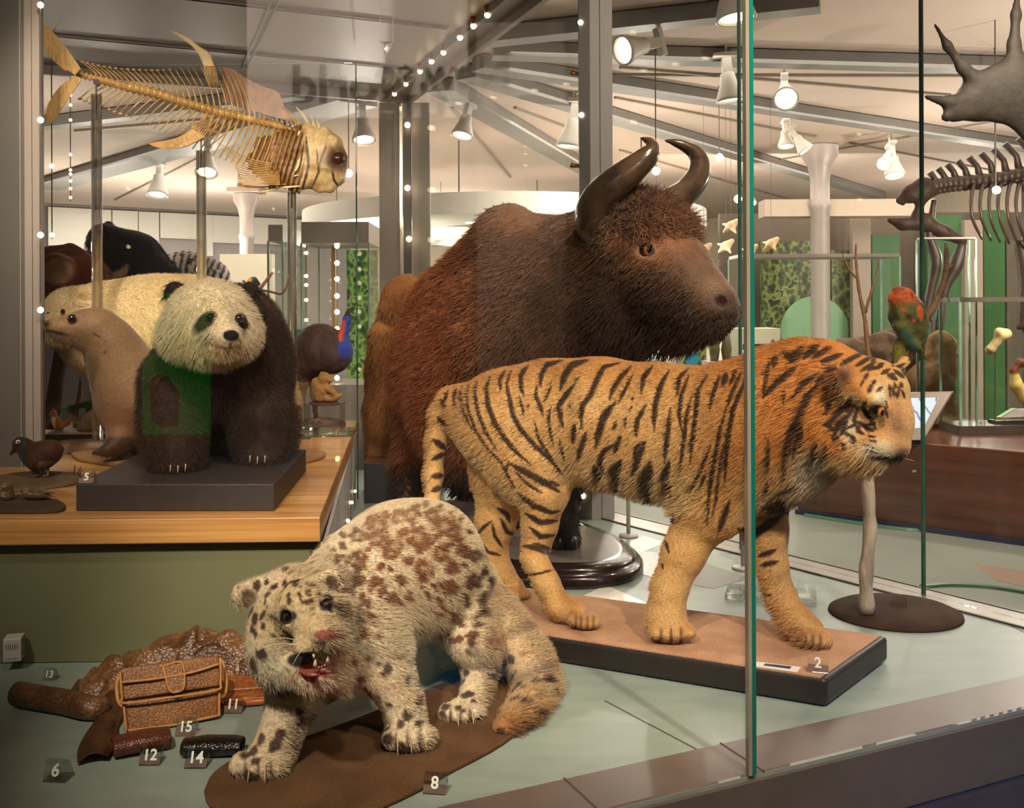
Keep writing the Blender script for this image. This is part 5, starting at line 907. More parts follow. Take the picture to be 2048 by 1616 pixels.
for pts_ in ([(592, 214), (608, 232), (624, 262)], [(622, 232), (628, 250), (638, 270)], [(634, 240), (638, 256), (644, 270)], [(646, 250), (644, 262), (648, 274)], [(640, 246), (634, 262), (632, 276)], [(628, 240), (620, 262), (612, 280)]): spike(b, P(*pts_[2], KY), P(*pts_[1], KY), P(*pts_[0], KY), .010)
b.build('crest_bones', M_boneL, fs, smooth=True)
b = MB()
for pts_, r0 in (([(562, 282), (572, 300), (560, 325)], .011), ([(572, 276), (586, 296), (580, 330), (560, 335)], .013), ([(548, 290), (552, 308), (540, 318)], .009), ([(600, 300), (596, 330), (588, 345)], .010), ([(540, 330), (560, 345), (590, 344)], .007), ([(545, 345), (570, 356), (596, 350)], .007), ([(480, 372), (530, 374), (570, 368)], .007), ([(520, 384), (560, 376), (600, 372)], .008), ([(600, 262), (592, 275), (580, 280)], .007)):
    b.tube(spline([tuple(P(x, y, KY - .09)) for x, y in pts_], 9), np.linspace(r0, r0 * .5, 9), 7, flat=(0, 0, 1))
b.build('gill_bones', M_boneL, fs, smooth=True)
# ================================================================ NUMBER BLOCKS
M_num = mat('white_lettering', (242, 240, 234), .5, var=0)
def txt(name, s_, size, M, m=M_num, parent=None, ext=.0004, align='CENTER'):
    cu = bpy.data.curves.new(name, 'FONT'); cu.body = s_; cu.size = size; cu.extrude = ext; cu.align_x = align; cu.align_y = 'CENTER'; cu.offset = size * .022
    tmp = bpy.data.objects.new(name, cu); COL.objects.link(tmp); dg = bpy.context.evaluated_depsgraph_get(); dg.update(); me = bpy.data.meshes.new_from_object(tmp.evaluated_get(dg)); bpy.data.objects.remove(tmp); bpy.data.curves.remove(cu)
    me.materials.clear(); me.materials.append(m); o = bpy.data.objects.new(name, me); COL.objects.link(o)
    if parent is not None: o.parent = parent; o.matrix_parent_inverse = (Matrix.Translation(parent.location) @ parent.rotation_euler.to_matrix().to_4x4()).inverted()
    o.matrix_world = M; o.matrix_basis = M if parent is None else M; return o
M_prism = solidglass('acrylic_prism', 1.25, (.93, .95, .94)); M_prismb = mat('prism_back', (112, 92, 86), .3, var=.25, scale=60)
def block(px, py, z, s_, w_, label, rz=0.0, group='acrylic number blocks', back=True):
    """little clear wedge with a white numeral on its sloping face; px,py = middle of its front foot"""
    p = F(px, py, z); W = w_ * p.y / FPX; H = W * .85; D = W * .80; t = thing('number_block', label, 'number block', p, group, rz); b = MB()
    V = [(-W / 2, 0, .0005), (W / 2, 0, .0005), (W / 2, D, .0005), (-W / 2, D, .0005), (-W / 2, D * .45, H), (W / 2, D * .45, H)]
    R = Matrix.Translation(p) @ Matrix.Rotation(rz, 4, 'Z'); V = [R @ Vector(v) for v in V]
    MB().add(V, [(0, 3, 2, 1), (0, 1, 5, 4), (3, 4, 5, 2), (0, 4, 3), (1, 2, 5)]).build('wedge', M_prism, t, bevel=.0006)
    if back: MB().add([v + Vector((0, 0, .0006)) for v in (V[0].lerp(V[4], .04), V[1].lerp(V[5], .04), V[1].lerp(V[5], .42), V[0].lerp(V[4], .42))], [(0, 1, 2, 3)]).build('tinted_foot', M_prismb, t)
    sl = math.atan2(H, D * .45); Mx = R @ Matrix.Translation((0, D * .45 * .5 - .0012, H * .5 + .0008)) @ Matrix.Rotation(sl, 4, 'X')
    if s_: txt('numeral', s_, H * .82, Mx, M_num, t)
    return t
# ================================================================ SMALL THINGS ON THE TABLE
def birdmesh(name, js, extra, vox, colf, m, origin, label, cat, noise=.004, furn=0, zmin=None, k=.02, group=None):
    f = Flesh(); f.chain(js, k); extra(f); V, Q = f.surface(vox, zmin); V = relax(V, Q, 1, .3); nm = vnormals(V, Q); V = V + nm * ((vnoise(V, 50, 3) - .5) * noise)[:, None]; px, py = proj(V)
    o = skin(name, V, Q, colf(V, nm, px, py), m, origin); tag(o, label, cat, group); return o
M_feather = coatmat('feathers', .55, .4, 150, .5, (1, 1, 2.2), sheen=.1); M_leg = mat('bird_leg', (120, 86, 56), .5, var=.2); M_beak = mat('dark_beak', (36, 30, 28), .3, var=.1)
def solid(rgb, rgb2=None, s=14): 
    def f(V, nm, px, py): return lerp(np.tile(np.array(rgb, float), (len(V), 1)), np.array(rgb2 or rgb, float), vnoise(V, s, 2))
    return f
DY = F(75, 962, TZ).y; mound = lambda name, pts, z0, h, m, label, cat='base': tag(MB().prism([F(x, y, z0 + h) for x, y in spline(pts + [pts[0]], 36)[:-1]][::-1], z0 + .0005, z0 + h).build(name, m, origin=F(pts[0][0], pts[0][1], z0), bevel=h * .3), label, cat)
M_twig = sand('grey_brown_ground', (104, 84, 62), (128, 104, 78), (120, 100, 80))
mound('ground_mound', [(-20, 952), (60, 942), (150, 944), (172, 952), (150, 964), (80, 974), (0, 978)], TZ, .012, M_twig, 'flat brown ground piece with dry stalks under the dark duck')
def duckcol(V, nm, px, py):
    c = lerp(np.tile([56, 28, 20.], (len(V), 1)), np.array([84, 46, 32.]), vnoise(V, 20, 2)); c = lerp(c, np.array([46, 40, 42.]), (px < 52) * 1.0); return lerp(c, np.array([150, 122, 90.]), (px > 76) * (px < 112) * (py > 922) * .6)
dk = birdmesh('duck', [(98, 905, DY, 26), (78, 912, DY, 29), (62, 908, DY, 21)], lambda f: (f.chain([(60, 905, DY, 14), (48, 892, DY, 13), (40, 888, DY, 14)], .02), f.chain([(112, 898, DY, 14), (126, 897, DY, 3)], .02), f.chain([(34, 896, DY, 6), (28, 902, DY, 4), (21, 909, DY, 3)], .01)), .006, duckcol, M_feather, (F(75, 960, TZ)), 'dark chestnut duck with a pale eye standing at the left edge of the table', 'duck')
for x in (77, 96): b = MB(); b.tube([P(x, 928, DY), P(x, 950, DY), P(x - 12, 953, DY - .02)], [.006, .005, .003], 6); b.build('leg', M_leg, dk, smooth=True)
MB().ball(P(36, 884, DY - .035), .0085, 12).build('eye_ring', M_white, dk, smooth=True); eye(dk, 36, 884, DY - .041, 2.3, (-.2, -1, 0))
for x, y0, y1, dx in ((148, 950, 930, 2), (154, 951, 933, 8), (158, 951, 938, 6)): tag(MB().tube([F(x, y0, TZ + .012), P(x + dx, y1, DY)], .002, 5).build('dry_stalk', M_leg, origin=F(x, y0, TZ + .012)), 'thin dry stalk standing at the right end of the duck\'s ground piece', 'stalk', 'dry stalks by the duck')
mound('ground_mound', [(-30, 990), (40, 988), (110, 998), (132, 1010), (115, 1020), (40, 1022), (-30, 1018)], TZ, .010, sand('dark_ground', (66, 52, 42), (84, 66, 52), (90, 80, 70)), 'dark oval ground piece under the two small birds at the front of the table')
BY = F(80, 1006, TZ).y
bcol = lambda V, nm, px, py: lerp(lerp(np.tile([92, 66, 48.], (len(V), 1)), np.array([128, 96, 70.]), vnoise(V, 60, 2)), np.array([196, 176, 150.]), (vnoise(V * (1, 1, 3), 55, 8) > .68) * .6)
b1 = birdmesh('small_bird', [(58, 988, BY, 10), (74, 986, BY, 11), (88, 988, BY, 8)], lambda f: (f.ball(50, 980, BY, 8.5, .01), f.chain([(45, 981, BY, 3), (41, 983, BY, 1)], .004), f.chain([(90, 990, BY, 5), (122, 1003, BY, 1.6)], .01), f.chain([(70, 980, BY - .01, 6), (106, 986, BY - .01, 2)], .008)), .003, bcol, M_feather, F(75, 1006, TZ), 'small streaky brown bird in profile on the dark oval base', 'bird', .002)
for x in (68, 76): MB().tube([P(x, 994, BY), P(x + 2, 1006, BY), P(x - 5, 1009, BY - .01)], .0016, 5).build('leg', M_leg, b1)
b2 = birdmesh('small_bird', [(15, 990, BY, 13), (15, 979, BY, 11)], lambda f: (f.ball(14, 971, BY - .01, 8, .01), f.chain([(13, 973, BY - .04, 3), (12, 975, BY - .05, 1)], .004)), .0032, bcol, M_feather, F(15, 1006, TZ), 'plump small bird facing out at the left end of the dark oval base', 'bird', .002)
for x in (11, 20): MB().tube([P(x, 999, BY), P(x, 1008, BY), P(x - 3, 1010, BY - .01)], .0016, 5).build('leg', M_leg, b2)
block(171, 968, .545, '5', 30, 'clear block with a white 5 on the panda\'s dark base')
# display tray with squirrel, log and ferns at the back left of the table
tr = thing('diorama_tray', 'dark-edged woodland tray behind the sea lion at the back left of the table', 'tray', P(150, 877, 5.0))
tp = [P(84, 864, 5.0), P(222, 866, 5.0)]; M_bark = mat('dark_bark', (64, 36, 24), .8, var=.4, scale=14, bump=.6); tz_ = .492
MB().box(((tp[0].x + tp[1].x) / 2, 5.2, TZ + .0155), (tp[1].x - tp[0].x, .38, .029)).build('tray', M_black, tr, bevel=.003); MB().box(((tp[0].x + tp[1].x) / 2, 5.2, TZ + .0325), (tp[1].x - tp[0].x + .01, .39, .005)).build('rim', mat('pale_rim', (150, 130, 110), .4, var=.1), tr)
MB().box(((tp[0].x + tp[1].x) / 2 + .05, 5.33, tz_ + .06), (.27, .06, .12)).build('log_wall', M_bark, tr, bevel=.01)
o = MB().tube(spline([tuple(P(100, 857, 5.22)), tuple(P(110, 780, 5.22)), tuple(P(126, 680, 5.22))], 12), np.linspace(.042, .034, 12), 12).build('dead_tree_stem', mat('grey_brown_bark', (72, 56, 44), .85, var=.4, scale=10, bump=.6), origin=P(100, 857, 5.22), smooth=True); tag(o, 'dark leaning tree stem at the left end of the woodland tray', 'tree stem')
SQY = 5.06
sq = birdmesh('squirrel', [(116, 852, SQY, 9), (113, 842, SQY, 8), (109, 832, SQY, 6)], lambda f: (f.ball(107, 826, SQY, 6.5, .01), f.chain([(103, 828, SQY, 3.5), (99, 830, SQY, 2)], .006), f.chain([(108, 820, SQY, 2), (107, 815, SQY, .8)], .004), f.chain([(122, 854, SQY, 5), (134, 846, SQY + .03, 5), (142, 838, SQY + .05, 3)], .015)), .005, lambda V, nm, px, py: lerp(np.tile([150, 84, 40.], (len(V), 1)), np.array([220, 180, 130.]), (px < 111) * (py > 834) * 1.0), M_feather, P(112, 858, SQY), 'small red squirrel sitting up at the left end of the woodland tray', 'squirrel', zmin=tz_ + .001)
eye(sq, 105, 825, SQY - .018, 1.6, (-.4, -1, 0))
hh = birdmesh('rounded_mammal', [(170, 852, 5.12, 14), (188, 840, 5.14, 20), (203, 846, 5.14, 16)], lambda f: f.ball(160, 855, 5.10, 6, .015), .007, solid((150, 120, 80), (190, 160, 116), 40), M_pelt, P(185, 858, 5.12), 'round tan furry animal curled behind the foot of the tall tube', 'animal', .01, zmin=tz_ + .001)
fn_ = thing('fern', 'bright green fern sprays above the woodland tray', 'fern', P(160, 812, 5.3)); M_fern = mat('fern_green', (86, 142, 52), .5, var=.35, scale=20)
for k_ in range(7):
    a0 = P(150 + 4 * k_, 822 - 2 * k_, 5.28); ang = 2.7 - k_ * .42; L = .15; b = MB()
    for i in range(9):
        t = i / 9; q = a0 + Vector((math.cos(ang) * L * t, -.05 * t, math.sin(ang) * L * .5 * t - .08 * t * t)); 
        for e in (-1, 1): l_ = .035 * (1 - t * .7); d = Vector((math.cos(ang + e * 1.1), 0, math.sin(ang + e * 1.1) * .8)) * l_; n_ = Vector((0, .0015, 0)); s2 = Vector((-d.z, 0, d.x)) * .22; b.add([q - n_, q + d * .5 + s2, q + d, q + d * .5 - s2, q + n_], [(0, 1, 2, 3), (4, 3, 2, 1)])
    b.build('frond', M_fern, fn_)
MB().tube([P(150, 856, 5.28), P(152, 822, 5.28), P(160, 790, 5.28), P(162, 752, 5.28)], [.012, .012, .014, .006], 8).build('mossy_stem', mat('mossy_bark', (150, 130, 70), .8, var=.5, scale=30), fn_, smooth=True)
# moon bear and russet animal beyond the table
M_plum = mat('far_plinth_grey', (96, 88, 92), .6, var=.05)
bxp = MB().box((P(215, 620, 7.6).x - .12, 7.45, .32), (2.1, 1.5, 1.14)).build('far_plinth', M_plum, origin=(P(215, 620, 7.6).x, 7.45, ZG), bevel=.004); tag(bxp, 'plain grey plinth beyond the table carrying the black bear', 'plinth')
MY = 7.85; f = Flesh(); f.chain([(290, 570, MY, 70), (262, 520, MY, 56), (225, 495, MY - .1, 42)], .08); f.ball(205, 474, MY - .15, 27, .05); f.chain([(195, 480, MY - .2, 18), (182, 488, MY - .25, 11)], .03); f.ball(217, 450, MY - .1, 9, .015); f.ball(190, 460, MY - .12, 8, .02); f.chain([(240, 560, MY - .15, 40), (230, 625, MY - .2, 30), (232, 690, MY - .15, 28)], .05); f.chain([(290, 580, MY, 66), (295, 690, MY, 60)], .06)
V, Q = f.surface(.016, .895); V = relax(V, Q, 1); nm = vnormals(V, Q); px, py = proj(V); c = lerp(np.tile([24, 22, 28.], (len(V), 1)), np.array([44, 40, 44.]), vnoise(V, 9, 2)); c = lerp(c, np.array([206, 170, 124.]), strokes(px, py, [([(210, 545), (228, 552), (245, 545), (256, 530)], 16)])); c = lerp(c, np.array([150, 106, 76.]), np.exp(-(((px - 186) / 14) ** 2 + ((py - 488) / 10) ** 2)))
mb = skin('black_bear', V, Q, c, M_pelt2, (P(260, 560, MY).x, MY, .89)); tag(mb, 'black bear with a cream chest mark rising behind the polar bear', 'bear'); fur(mb, 12000, .05, (.1, .2, -.8), .6, .3, .002, 12); eye(mb, 196, 471, MY - .33, 3, (-.4, -1, 0))
f = Flesh(); RY = 6.95; f.chain([(180, 545, RY, 34), (140, 525, RY, 32), (105, 525, RY, 30), (95, 550, RY, 30)], .06); f.ball(115, 540, RY - .16, 34, .04, 1, (1, .6, 1)); f.chain([(110, 570, RY - .1, 30), (120, 620, RY, 34), (120, 690, RY, 34)], .06); f.chain([(170, 560, RY, 36), (172, 690, RY, 36)], .06)
V, Q = f.surface(.015, .895); V = relax(V, Q, 1); nm = vnormals(V, Q); V += nm * ((vnoise(V, 16, 2) - .5) * .03)[:, None]; px, py = proj(V); c = lerp(np.tile([92, 40, 26.], (len(V), 1)), np.array([120, 56, 34.]), vnoise(V, 9, 2)); fz_ = np.exp(-(((px - 115) / 34) ** 2 + ((py - 543) / 27) ** 2)) * (V[:, 1] < RY - .05); c = lerp(c, np.array([146, 108, 76.]), sst(.3, .5, fz_))
ra = skin('russet_mammal', V, Q, c, M_pelt2, (P(120, 560, RY).x, RY, .89)); tag(ra, 'russet furry animal with a wrinkled tan face above the polar bear\'s head', 'animal'); fur(ra, 8000, .045, (.1, .2, -.8), .6, .3, .002, 13, None, 0, np.clip(1 - fz_ * 2, .05, 1))
# cassowary, young animal on its clear block, macaw
CY = 5.55
mound('ground_mound', [(585, 846), (600, 838), (640, 834), (680, 838), (692, 846), (680, 853), (640, 857), (600, 854)], TZ, .012, M_twig, 'flat sandy ground piece under the blue-necked cassowary')
def ccol(V, nm, px, py):
    c = lerp(np.tile([54, 38, 36.], (len(V), 1)), np.array([84, 60, 54.]), vnoise(V * (1, 1, .4), 60, 2)); nk = (px > 677) * (py < 720); c = lerp(c, np.array([40, 60, 150.]), nk * sst(735, 700, py)); c = lerp(c, np.array([206, 72, 34.]), nk * np.exp(-(((px - 682 - (665 - py) * .12) / 6.5) ** 2)) * (py > 640) * (py < 682)); c = lerp(c, np.array([44, 34, 30.]), nk * (py < 632)); return lerp(c, np.array([122, 96, 64.]), (py > 765) * (px < 625) * 1.0)
cw = birdmesh('cassowary', [(612, 720, CY, 36), (640, 700, CY, 52), (662, 705, CY, 44)], lambda f: (f.chain([(672, 722, CY, 18), (684, 690, CY, 9.5), (690, 660, CY, 8), (693, 640, CY, 9.5)], .02), f.chain([(694, 636, CY, 8), (696, 626, CY, 5), (697, 618, CY, 2)], .01), f.chain([(605, 735, CY, 22), (602, 765, CY, 14), (604, 790, CY, 6), (606, 835, CY, 5)], .02), f.chain([(635, 740, CY + .05, 22), (628, 790, CY + .05, 7), (632, 835, CY + .05, 5)], .02)), .009, ccol, M_feather, F(630, 845, TZ), 'dark-feathered cassowary with a blue and red neck at the back of the table', 'cassowary', .006, zmin=TZ + .0125)
fur(cw, 9000, .05, (.0, .1, -.9), .5, .3, .0016, 14, None, 0, None) if False else None
for x, Y in ((606, CY), (632, CY + .05)):
    for d in (-1, 0, 1): MB().tube([P(x, 836, Y), F(x + 10 * d, 846 + 2 * (d == 0), TZ + .016)], [.009, .004], 6).build('toe', M_leg, cw, smooth=True)
BKY = F(645, 868, TZ).y; b0, b1_ = P(613, 868, BKY), P(684, 868, BKY); bt = P(645, 806, BKY).z
ab = thing('acrylic_stand', 'clear acrylic cube on a clear slab with the young furry animal on top', 'stand', (P(645, 868, BKY).x, BKY, TZ))
MB().box((P(640, 868, BKY).x, BKY - .02, TZ + .012), (.36, .24, .022), .06).build('slab', M_block, ab, bevel=.002); M_sheet = glassmat('acrylic_box', (.97, .99, .98), 1.0)
bcx = (b0.x + b1_.x) / 2; hw_ = (b1_.x - b0.x) / 2
for e in (-1, 1): MB().box((bcx + e * hw_, BKY + .02, (TZ + .024 + bt) / 2), (.006, .16, bt - TZ - .024)).build('side_sheet', M_sheet, ab)
MB().box((bcx, BKY + .02, bt - .003), (hw_ * 2, .16, .006)).build('top_sheet', M_sheet, ab)
yg = birdmesh('young_mammal', [(640, 795, BKY, 14), (643, 780, BKY, 17), (636, 768, BKY, 14)], lambda f: (f.ball(650, 757, BKY - .02, 13, .02), f.chain([(656, 760, BKY - .03, 6), (662, 762, BKY - .04, 4)], .01), f.chain([(655, 798, BKY - .02, 8), (668, 797, BKY - .03, 7), (680, 790, BKY - .04, 5)], .012), f.chain([(655, 775, BKY - .03, 8), (666, 786, BKY - .04, 6)], .01), f.ball(643, 747, BKY, 5, .01)), .007, solid((128, 92, 50), (156, 116, 66), 30), M_pelt, (bcx, BKY, bt), 'small tan furry animal crouching on the clear acrylic cube', 'animal', .008, zmin=bt + .006)
tag(MB().prism([F(x, y, bt + .004) for x, y in spline([(618, 806), (640, 801), (675, 804), (680, 808), (660, 811), (630, 811), (618, 806)], 20)[:-1]][::-1], bt + .0005, bt + .006).build('earth_pad', M_bark, origin=(bcx, BKY, bt)), 'thin dark earth pad on top of the clear acrylic cube', 'pad')
MCY = 4.62; br = thing('branch_perch', 'bare forked branch rising behind the right ear of the panda', 'branch', P(500, 640, MCY)); M_tw = mat('twig_bark', (104, 72, 48), .8, var=.3, scale=30, bump=.4)
MB().tube(spline([tuple(P(498, 840, MCY)), tuple(P(500, 700, MCY)), tuple(P(508, 600, MCY)), tuple(P(520, 578, MCY)), tuple(P(545, 545, MCY))], 20), np.linspace(.016, .006, 20), 8).build('stem', M_tw, br, smooth=True)
MB().tube(spline([tuple(P(518, 580, MCY)), tuple(P(540, 583, MCY + .05)), tuple(P(562, 588, MCY + .1)), tuple(P(572, 575, MCY + .1)), tuple(P(578, 550, MCY + .1))], 16), np.linspace(.006, .004, 16), 6).build('twig', M_tw, br, smooth=True); MB().tube(spline([tuple(P(516, 580, MCY)), tuple(P(500, 572, MCY - .05)), tuple(P(486, 561, MCY - .1))], 8), np.linspace(.006, .004, 8), 6).build('twig', M_tw, br, smooth=True)
def mcol(V, nm, px, py): c = lerp(np.tile([28, 92, 92.], (len(V), 1)), np.array([20, 70, 80.]), vnoise(V, 40, 2)); c = lerp(c, np.array([226, 152, 36.]), np.exp(-(((px - 499) / 5) ** 2 + ((py - 561) / 9) ** 2)) * 1.1); return lerp(c, np.array([44, 40, 40.]), (px > 508) * (py < 570) * (py > 558) * .9)
mc = birdmesh('macaw', [(494, 600, MCY, 15), (500, 585, MCY, 14), (504, 570, MCY, 10)], lambda f: (f.ball(506, 563, MCY, 10, .01), f.chain([(514, 563, MCY, 4), (518, 568, MCY, 3), (516, 574, MCY, 1)], .005), f.chain([(488, 605, MCY, 8), (480, 640, MCY, 4)], .01)), .005, mcol, M_feather, P(500, 610, MCY), 'teal macaw with an orange neck patch perched behind the panda\'s head', 'macaw', .003)
eye(mc, 507, 561, MCY - .024, 1.6, (.3, -1, 0))
# ================================================================ LEATHER THINGS ON THE CASE FLOOR
def hide(name, rgb1, rgb2, sc=46, rough=.38, bd=.0022):
    """scaly leather"""
    m, nt, ns, ls, b = nodes(name); co = texco(nt); v = N(nt, 'ShaderNodeTexVoronoi'); v.inputs['Scale'].default_value = sc * 3; ls.new(co, v.inputs['Vector']); n = N(nt, 'ShaderNodeTexNoise'); n.inputs['Scale'].default_value = 9; n.inputs['Detail'].default_value = 5; ls.new(co, n.inputs['Vector'])
    c1_ = ramp(nt, n.outputs['Fac'], [(.35, tuple(lin(rgb1))), (.66, tuple(lin(rgb2)))]); d = ramp(nt, v.outputs['Distance'], [(0, (1.1,) * 3), (.6, (.40,) * 3)]); ls.new(mixc(nt, .8, c1_, d, 'MULTIPLY'), b.inputs['Base Color'])
    b.inputs['Roughness'].default_value = rough; bp = N(nt, 'ShaderNodeBump'); bp.inputs['Strength'].default_value = .6; bp.inputs['Distance'].default_value = bd; bp.invert = True; ls.new(v.outputs['Distance'], bp.inputs['Height']); ls.new(bp.outputs[0], b.inputs['Normal']); return m
M_skin = hide('snakeskin', (104, 66, 38), (160, 112, 72), 34, .34, .0042); M_skinD = hide('dark_snakeskin', (74, 42, 24), (116, 70, 38), 40, .36, .004); M_bag = hide('bag_leather', (156, 96, 46), (184, 122, 66), 60, .45); M_piping = mat('bag_piping', (196, 136, 76), .5, var=.15, scale=40)
M_clutch = hide('orange_leather', (172, 92, 40), (200, 122, 62), 24, .4)
def sheet(name, grid, m, th=.003, parent=None, origin=None, wob=.0, seed=0):
    """curled skin: a grid of points thickened"""
    G = np.array(grid, float); a, b_, _ = G.shape
    V = G.reshape(-1, 3); V = V + (vnoise(V, 30, seed)[:, None] - .5) * wob * np.array((0.4, .4, 1.0)); V[:, 2] = np.maximum(V[:, 2], .004)
    Fc = [(i * b_ + j, i * b_ + j + 1, (i + 1) * b_ + j + 1, (i + 1) * b_ + j) for i in range(a - 1) for j in range(b_ - 1)]
    o = link(name, rawmesh(name, V, Fc, m), parent, origin); md = o.modifiers.new('s', 'SOLIDIFY'); md.thickness = th; md.offset = 1; o.modifiers.new('u', 'SUBSURF').levels = 1; o.modifiers['u'].render_levels = 1; return o
def ribbon(name, px_pts, half, h, m, roll=0.0, th=.003, wob=.012, seed=1, n=24, k=9, parent=None):
    """strip of skin lying along floor points (px) with arched cross-section; half widths and arch heights per point (m)"""
    q = np.array([list(F(x, y, 0)) + [a, b] for (x, y), a, b in zip(px_pts, half, h)]); q = spline(q, n); G = []
    for i in range(n):
        t = q[min(i + 1, n - 1)][:2] - q[max(i - 1, 0)][:2]; t /= np.linalg.norm(t); s = np.array((-t[1], t[0])); row = []
        for j in range(k):
            u = (j / (k - 1)) * 2 - 1; row.append((q[i][0] + s[0] * u * q[i][3], q[i][1] + s[1] * u * q[i][3], .005 + q[i][4] * math.cos(u * math.pi / 2) + roll * max(0, abs(u) - .75) * .15))
        G.append(row)
    return sheet(name, G, m, th, parent, F(*px_pts[0], 0) if parent is None else None, wob, seed)
sk_ = thing('snakeskin', 'large crumpled brown snakeskin spread behind the tan shoulder bag', 'snakeskin', F(300, 1360, 0))
ribbon('main_skin', [(150, 1402), (205, 1390), (262, 1374), (330, 1360), (400, 1354), (470, 1356), (560, 1358)], [.07, .13, .145, .125, .12, .11, .09], [.03, .06, .085, .12, .13, .115, .08], M_skin, .1, .003, .085, 3, 48, 21, sk_)
q = [tuple(F(x, y, 0) + Vector((0, 0, z))) for x, y, z in ((34, 1412, .035), (80, 1420, .034), (130, 1428, .033), (185, 1440, .032), (215, 1432, .03))]; MB().tube(spline(q, 20), [.033] * 14 + [.032, .031, .03, .028, .025, .02], 16).build('rolled_end', M_skin, sk_, smooth=True)
ribbon('hind_fold', [(390, 1372), (430, 1364), (480, 1370)], [.05, .06, .05], [.10, .12, .06], M_skinD, .1, .003, .03, 7, 16, 9, sk_)
ribbon('hind_fold', [(480, 1366), (530, 1364), (590, 1372)], [.07, .08, .06], [.08, .10, .05], M_skinD, .1, .003, .03, 9, 16, 9, sk_)
st_ = ribbon('skin_strip', [(232, 1405), (220, 1440), (205, 1470), (195, 1500), (184, 1532)], [.05, .035, .04, .045, .035], [.03, .02, .018, .02, .03], M_skinD, .2, .003, .02, 5, 24, 9); tag(st_, 'dark brown strip of skin hanging toward the viewer, left of the tan bag', 'skin strip')
# shoulder bag
bg = thing('shoulder_bag', 'tan reptile-leather shoulder bag with a buckled flap lying behind number 15', 'bag', F(345, 1460, 0)); c0, c1_ = F(252, 1470, 0), F(440, 1440, 0); xd = (c1_ - c0).normalized(); BW = (c1_ - c0).length; yd = Vector((-xd.y, xd.x, 0))
tilt = Matrix.Rotation(-math.radians(24), 3, 'X'); RB = Matrix((xd, yd, Vector((0, 0, 1)))).transposed() @ tilt
def bgp(u, v, w): return c0 + RB @ Vector((u * BW, w, v))          # along width, up the face, into depth
BH, BD = .158, .075
V = [bgp(.0, 0, 0), bgp(1, 0, 0), bgp(1.02, BH, 0), bgp(-.05, BH, 0), bgp(.02, 0, BD), bgp(.98, 0, BD), bgp(.98, BH * .98, BD), bgp(-.02, BH * .98, BD)]
b = MB().add(V, [(0, 1, 2, 3), (5, 4, 7, 6), (1, 5, 6, 2), (4, 0, 3, 7), (3, 2, 6, 7), (0, 4, 5, 1)]); o = b.build('body', M_bag, bg, smooth=True, bevel=.012, seg=4); 
for v in o.data.vertices: v.co.z = max(v.co.z, .002)
fl = [[bgp(-.055 + 1.08 * u, BH * (1.0 - .52 * max(0, t - .3) / .7) + .010 * math.sin(min(t / .3, 1) * math.pi / 2), (BD * (1 - t / .3) if t < .3 else 0) - .008 - .006 * math.sin(u * math.pi)) for u in np.linspace(0, 1, 13)] for t in np.linspace(0, 1, 14)]
sheet('flap', [[tuple(p) for p in r] for r in fl], M_bag, .004, bg)
def pip(name, pts, r=.0035, m=M_piping, par=bg): return MB().tube(spline([tuple(p) for p in pts], 30), r, 7).build(name, m, par, smooth=True)
e_ = -.016; pip('flap_piping', [bgp(-.05, BH * 1.0, e_), bgp(-.035, BH * .6, e_), bgp(.0, BH * .485, e_), bgp(.5, BH * .47, e_ - .004), bgp(.97, BH * .48, e_), bgp(1.02, BH * .6, e_), bgp(1.03, BH * 1.0, e_)])
pip('mid_piping', [bgp(-.045, BH * .82, e_ - .003), bgp(.3, BH * .80, e_ - .006), bgp(.7, BH * .82, e_ - .006), bgp(1.02, BH * .90, e_ - .003)]); pip('base_piping', [bgp(.02, .010, -.004), bgp(.5, .006, -.006), bgp(.98, .012, -.004)])
pip('side_piping', [bgp(.005, .01, -.003), bgp(-.02, BH * .5, -.003), bgp(-.045, BH * .98, -.003)]); pip('side_piping', [bgp(.99, .01, -.003), bgp(1.01, BH * .5, -.003)])
V = [bgp(.40, BH * .98, e_ - .006), bgp(.60, BH * 1.0, e_ - .006), bgp(.62, BH * .62, e_ - .009), bgp(.54, BH * .54, e_ - .010), bgp(.46, BH * .60, e_ - .009)]
b = MB().add(V, [(0, 4, 3, 2, 1)]); o = b.build('clasp', M_bag, bg); md = o.modifiers.new('s', 'SOLIDIFY'); md.thickness = .006; pip('clasp_piping', V + [V[0]], .003)
pip('strap', [bgp(1.0, BH * .95, .03), bgp(1.07, BH * .98, .04), bgp(1.11, BH * .7, .035), bgp(1.08, BH * .42, .02), bgp(1.0, BH * .36, .01)], .0055); pip('strap', [bgp(-.02, BH * .98, .03), bgp(-.08, BH * .85, .03), bgp(-.07, BH * .55, .02), bgp(0, BH * .42, .01)], .0055)
# wallets and clutch
def wallet(name, a, c_, r, m, label, cat, open_l=True):
    a, c_ = F(*a, 0), F(*c_, 0); t = thing(name, label, cat, (a + c_) / 2); d = (c_ - a).normalized(); s = Vector((-d.y, d.x, 0)); G = []
    for u in np.linspace(0, 1, 14):
        p = a.lerp(c_, u); row = []; k = 1 + .12 * math.sin(u * 3)
        for th in np.linspace(-.35 * math.pi, 1.25 * math.pi, 16): row.append(tuple(p + s * (math.cos(th) * r * 1.35 * k) + Vector((0, 0, r * k * .85 + .003 + math.sin(th) * r * k * .85))))
        G.append(row)
    sheet('cover', G, m, .004, t, None, .004, 4); G2 = [[tuple(a.lerp(c_, u) + s * (v * r * 1.1) + Vector((0, 0, .006 + .004 * v))) for v in np.linspace(-1, 1, 5)] for u in np.linspace(.03, .97, 6)]; sheet('lining', G2, m, .006, t); return t
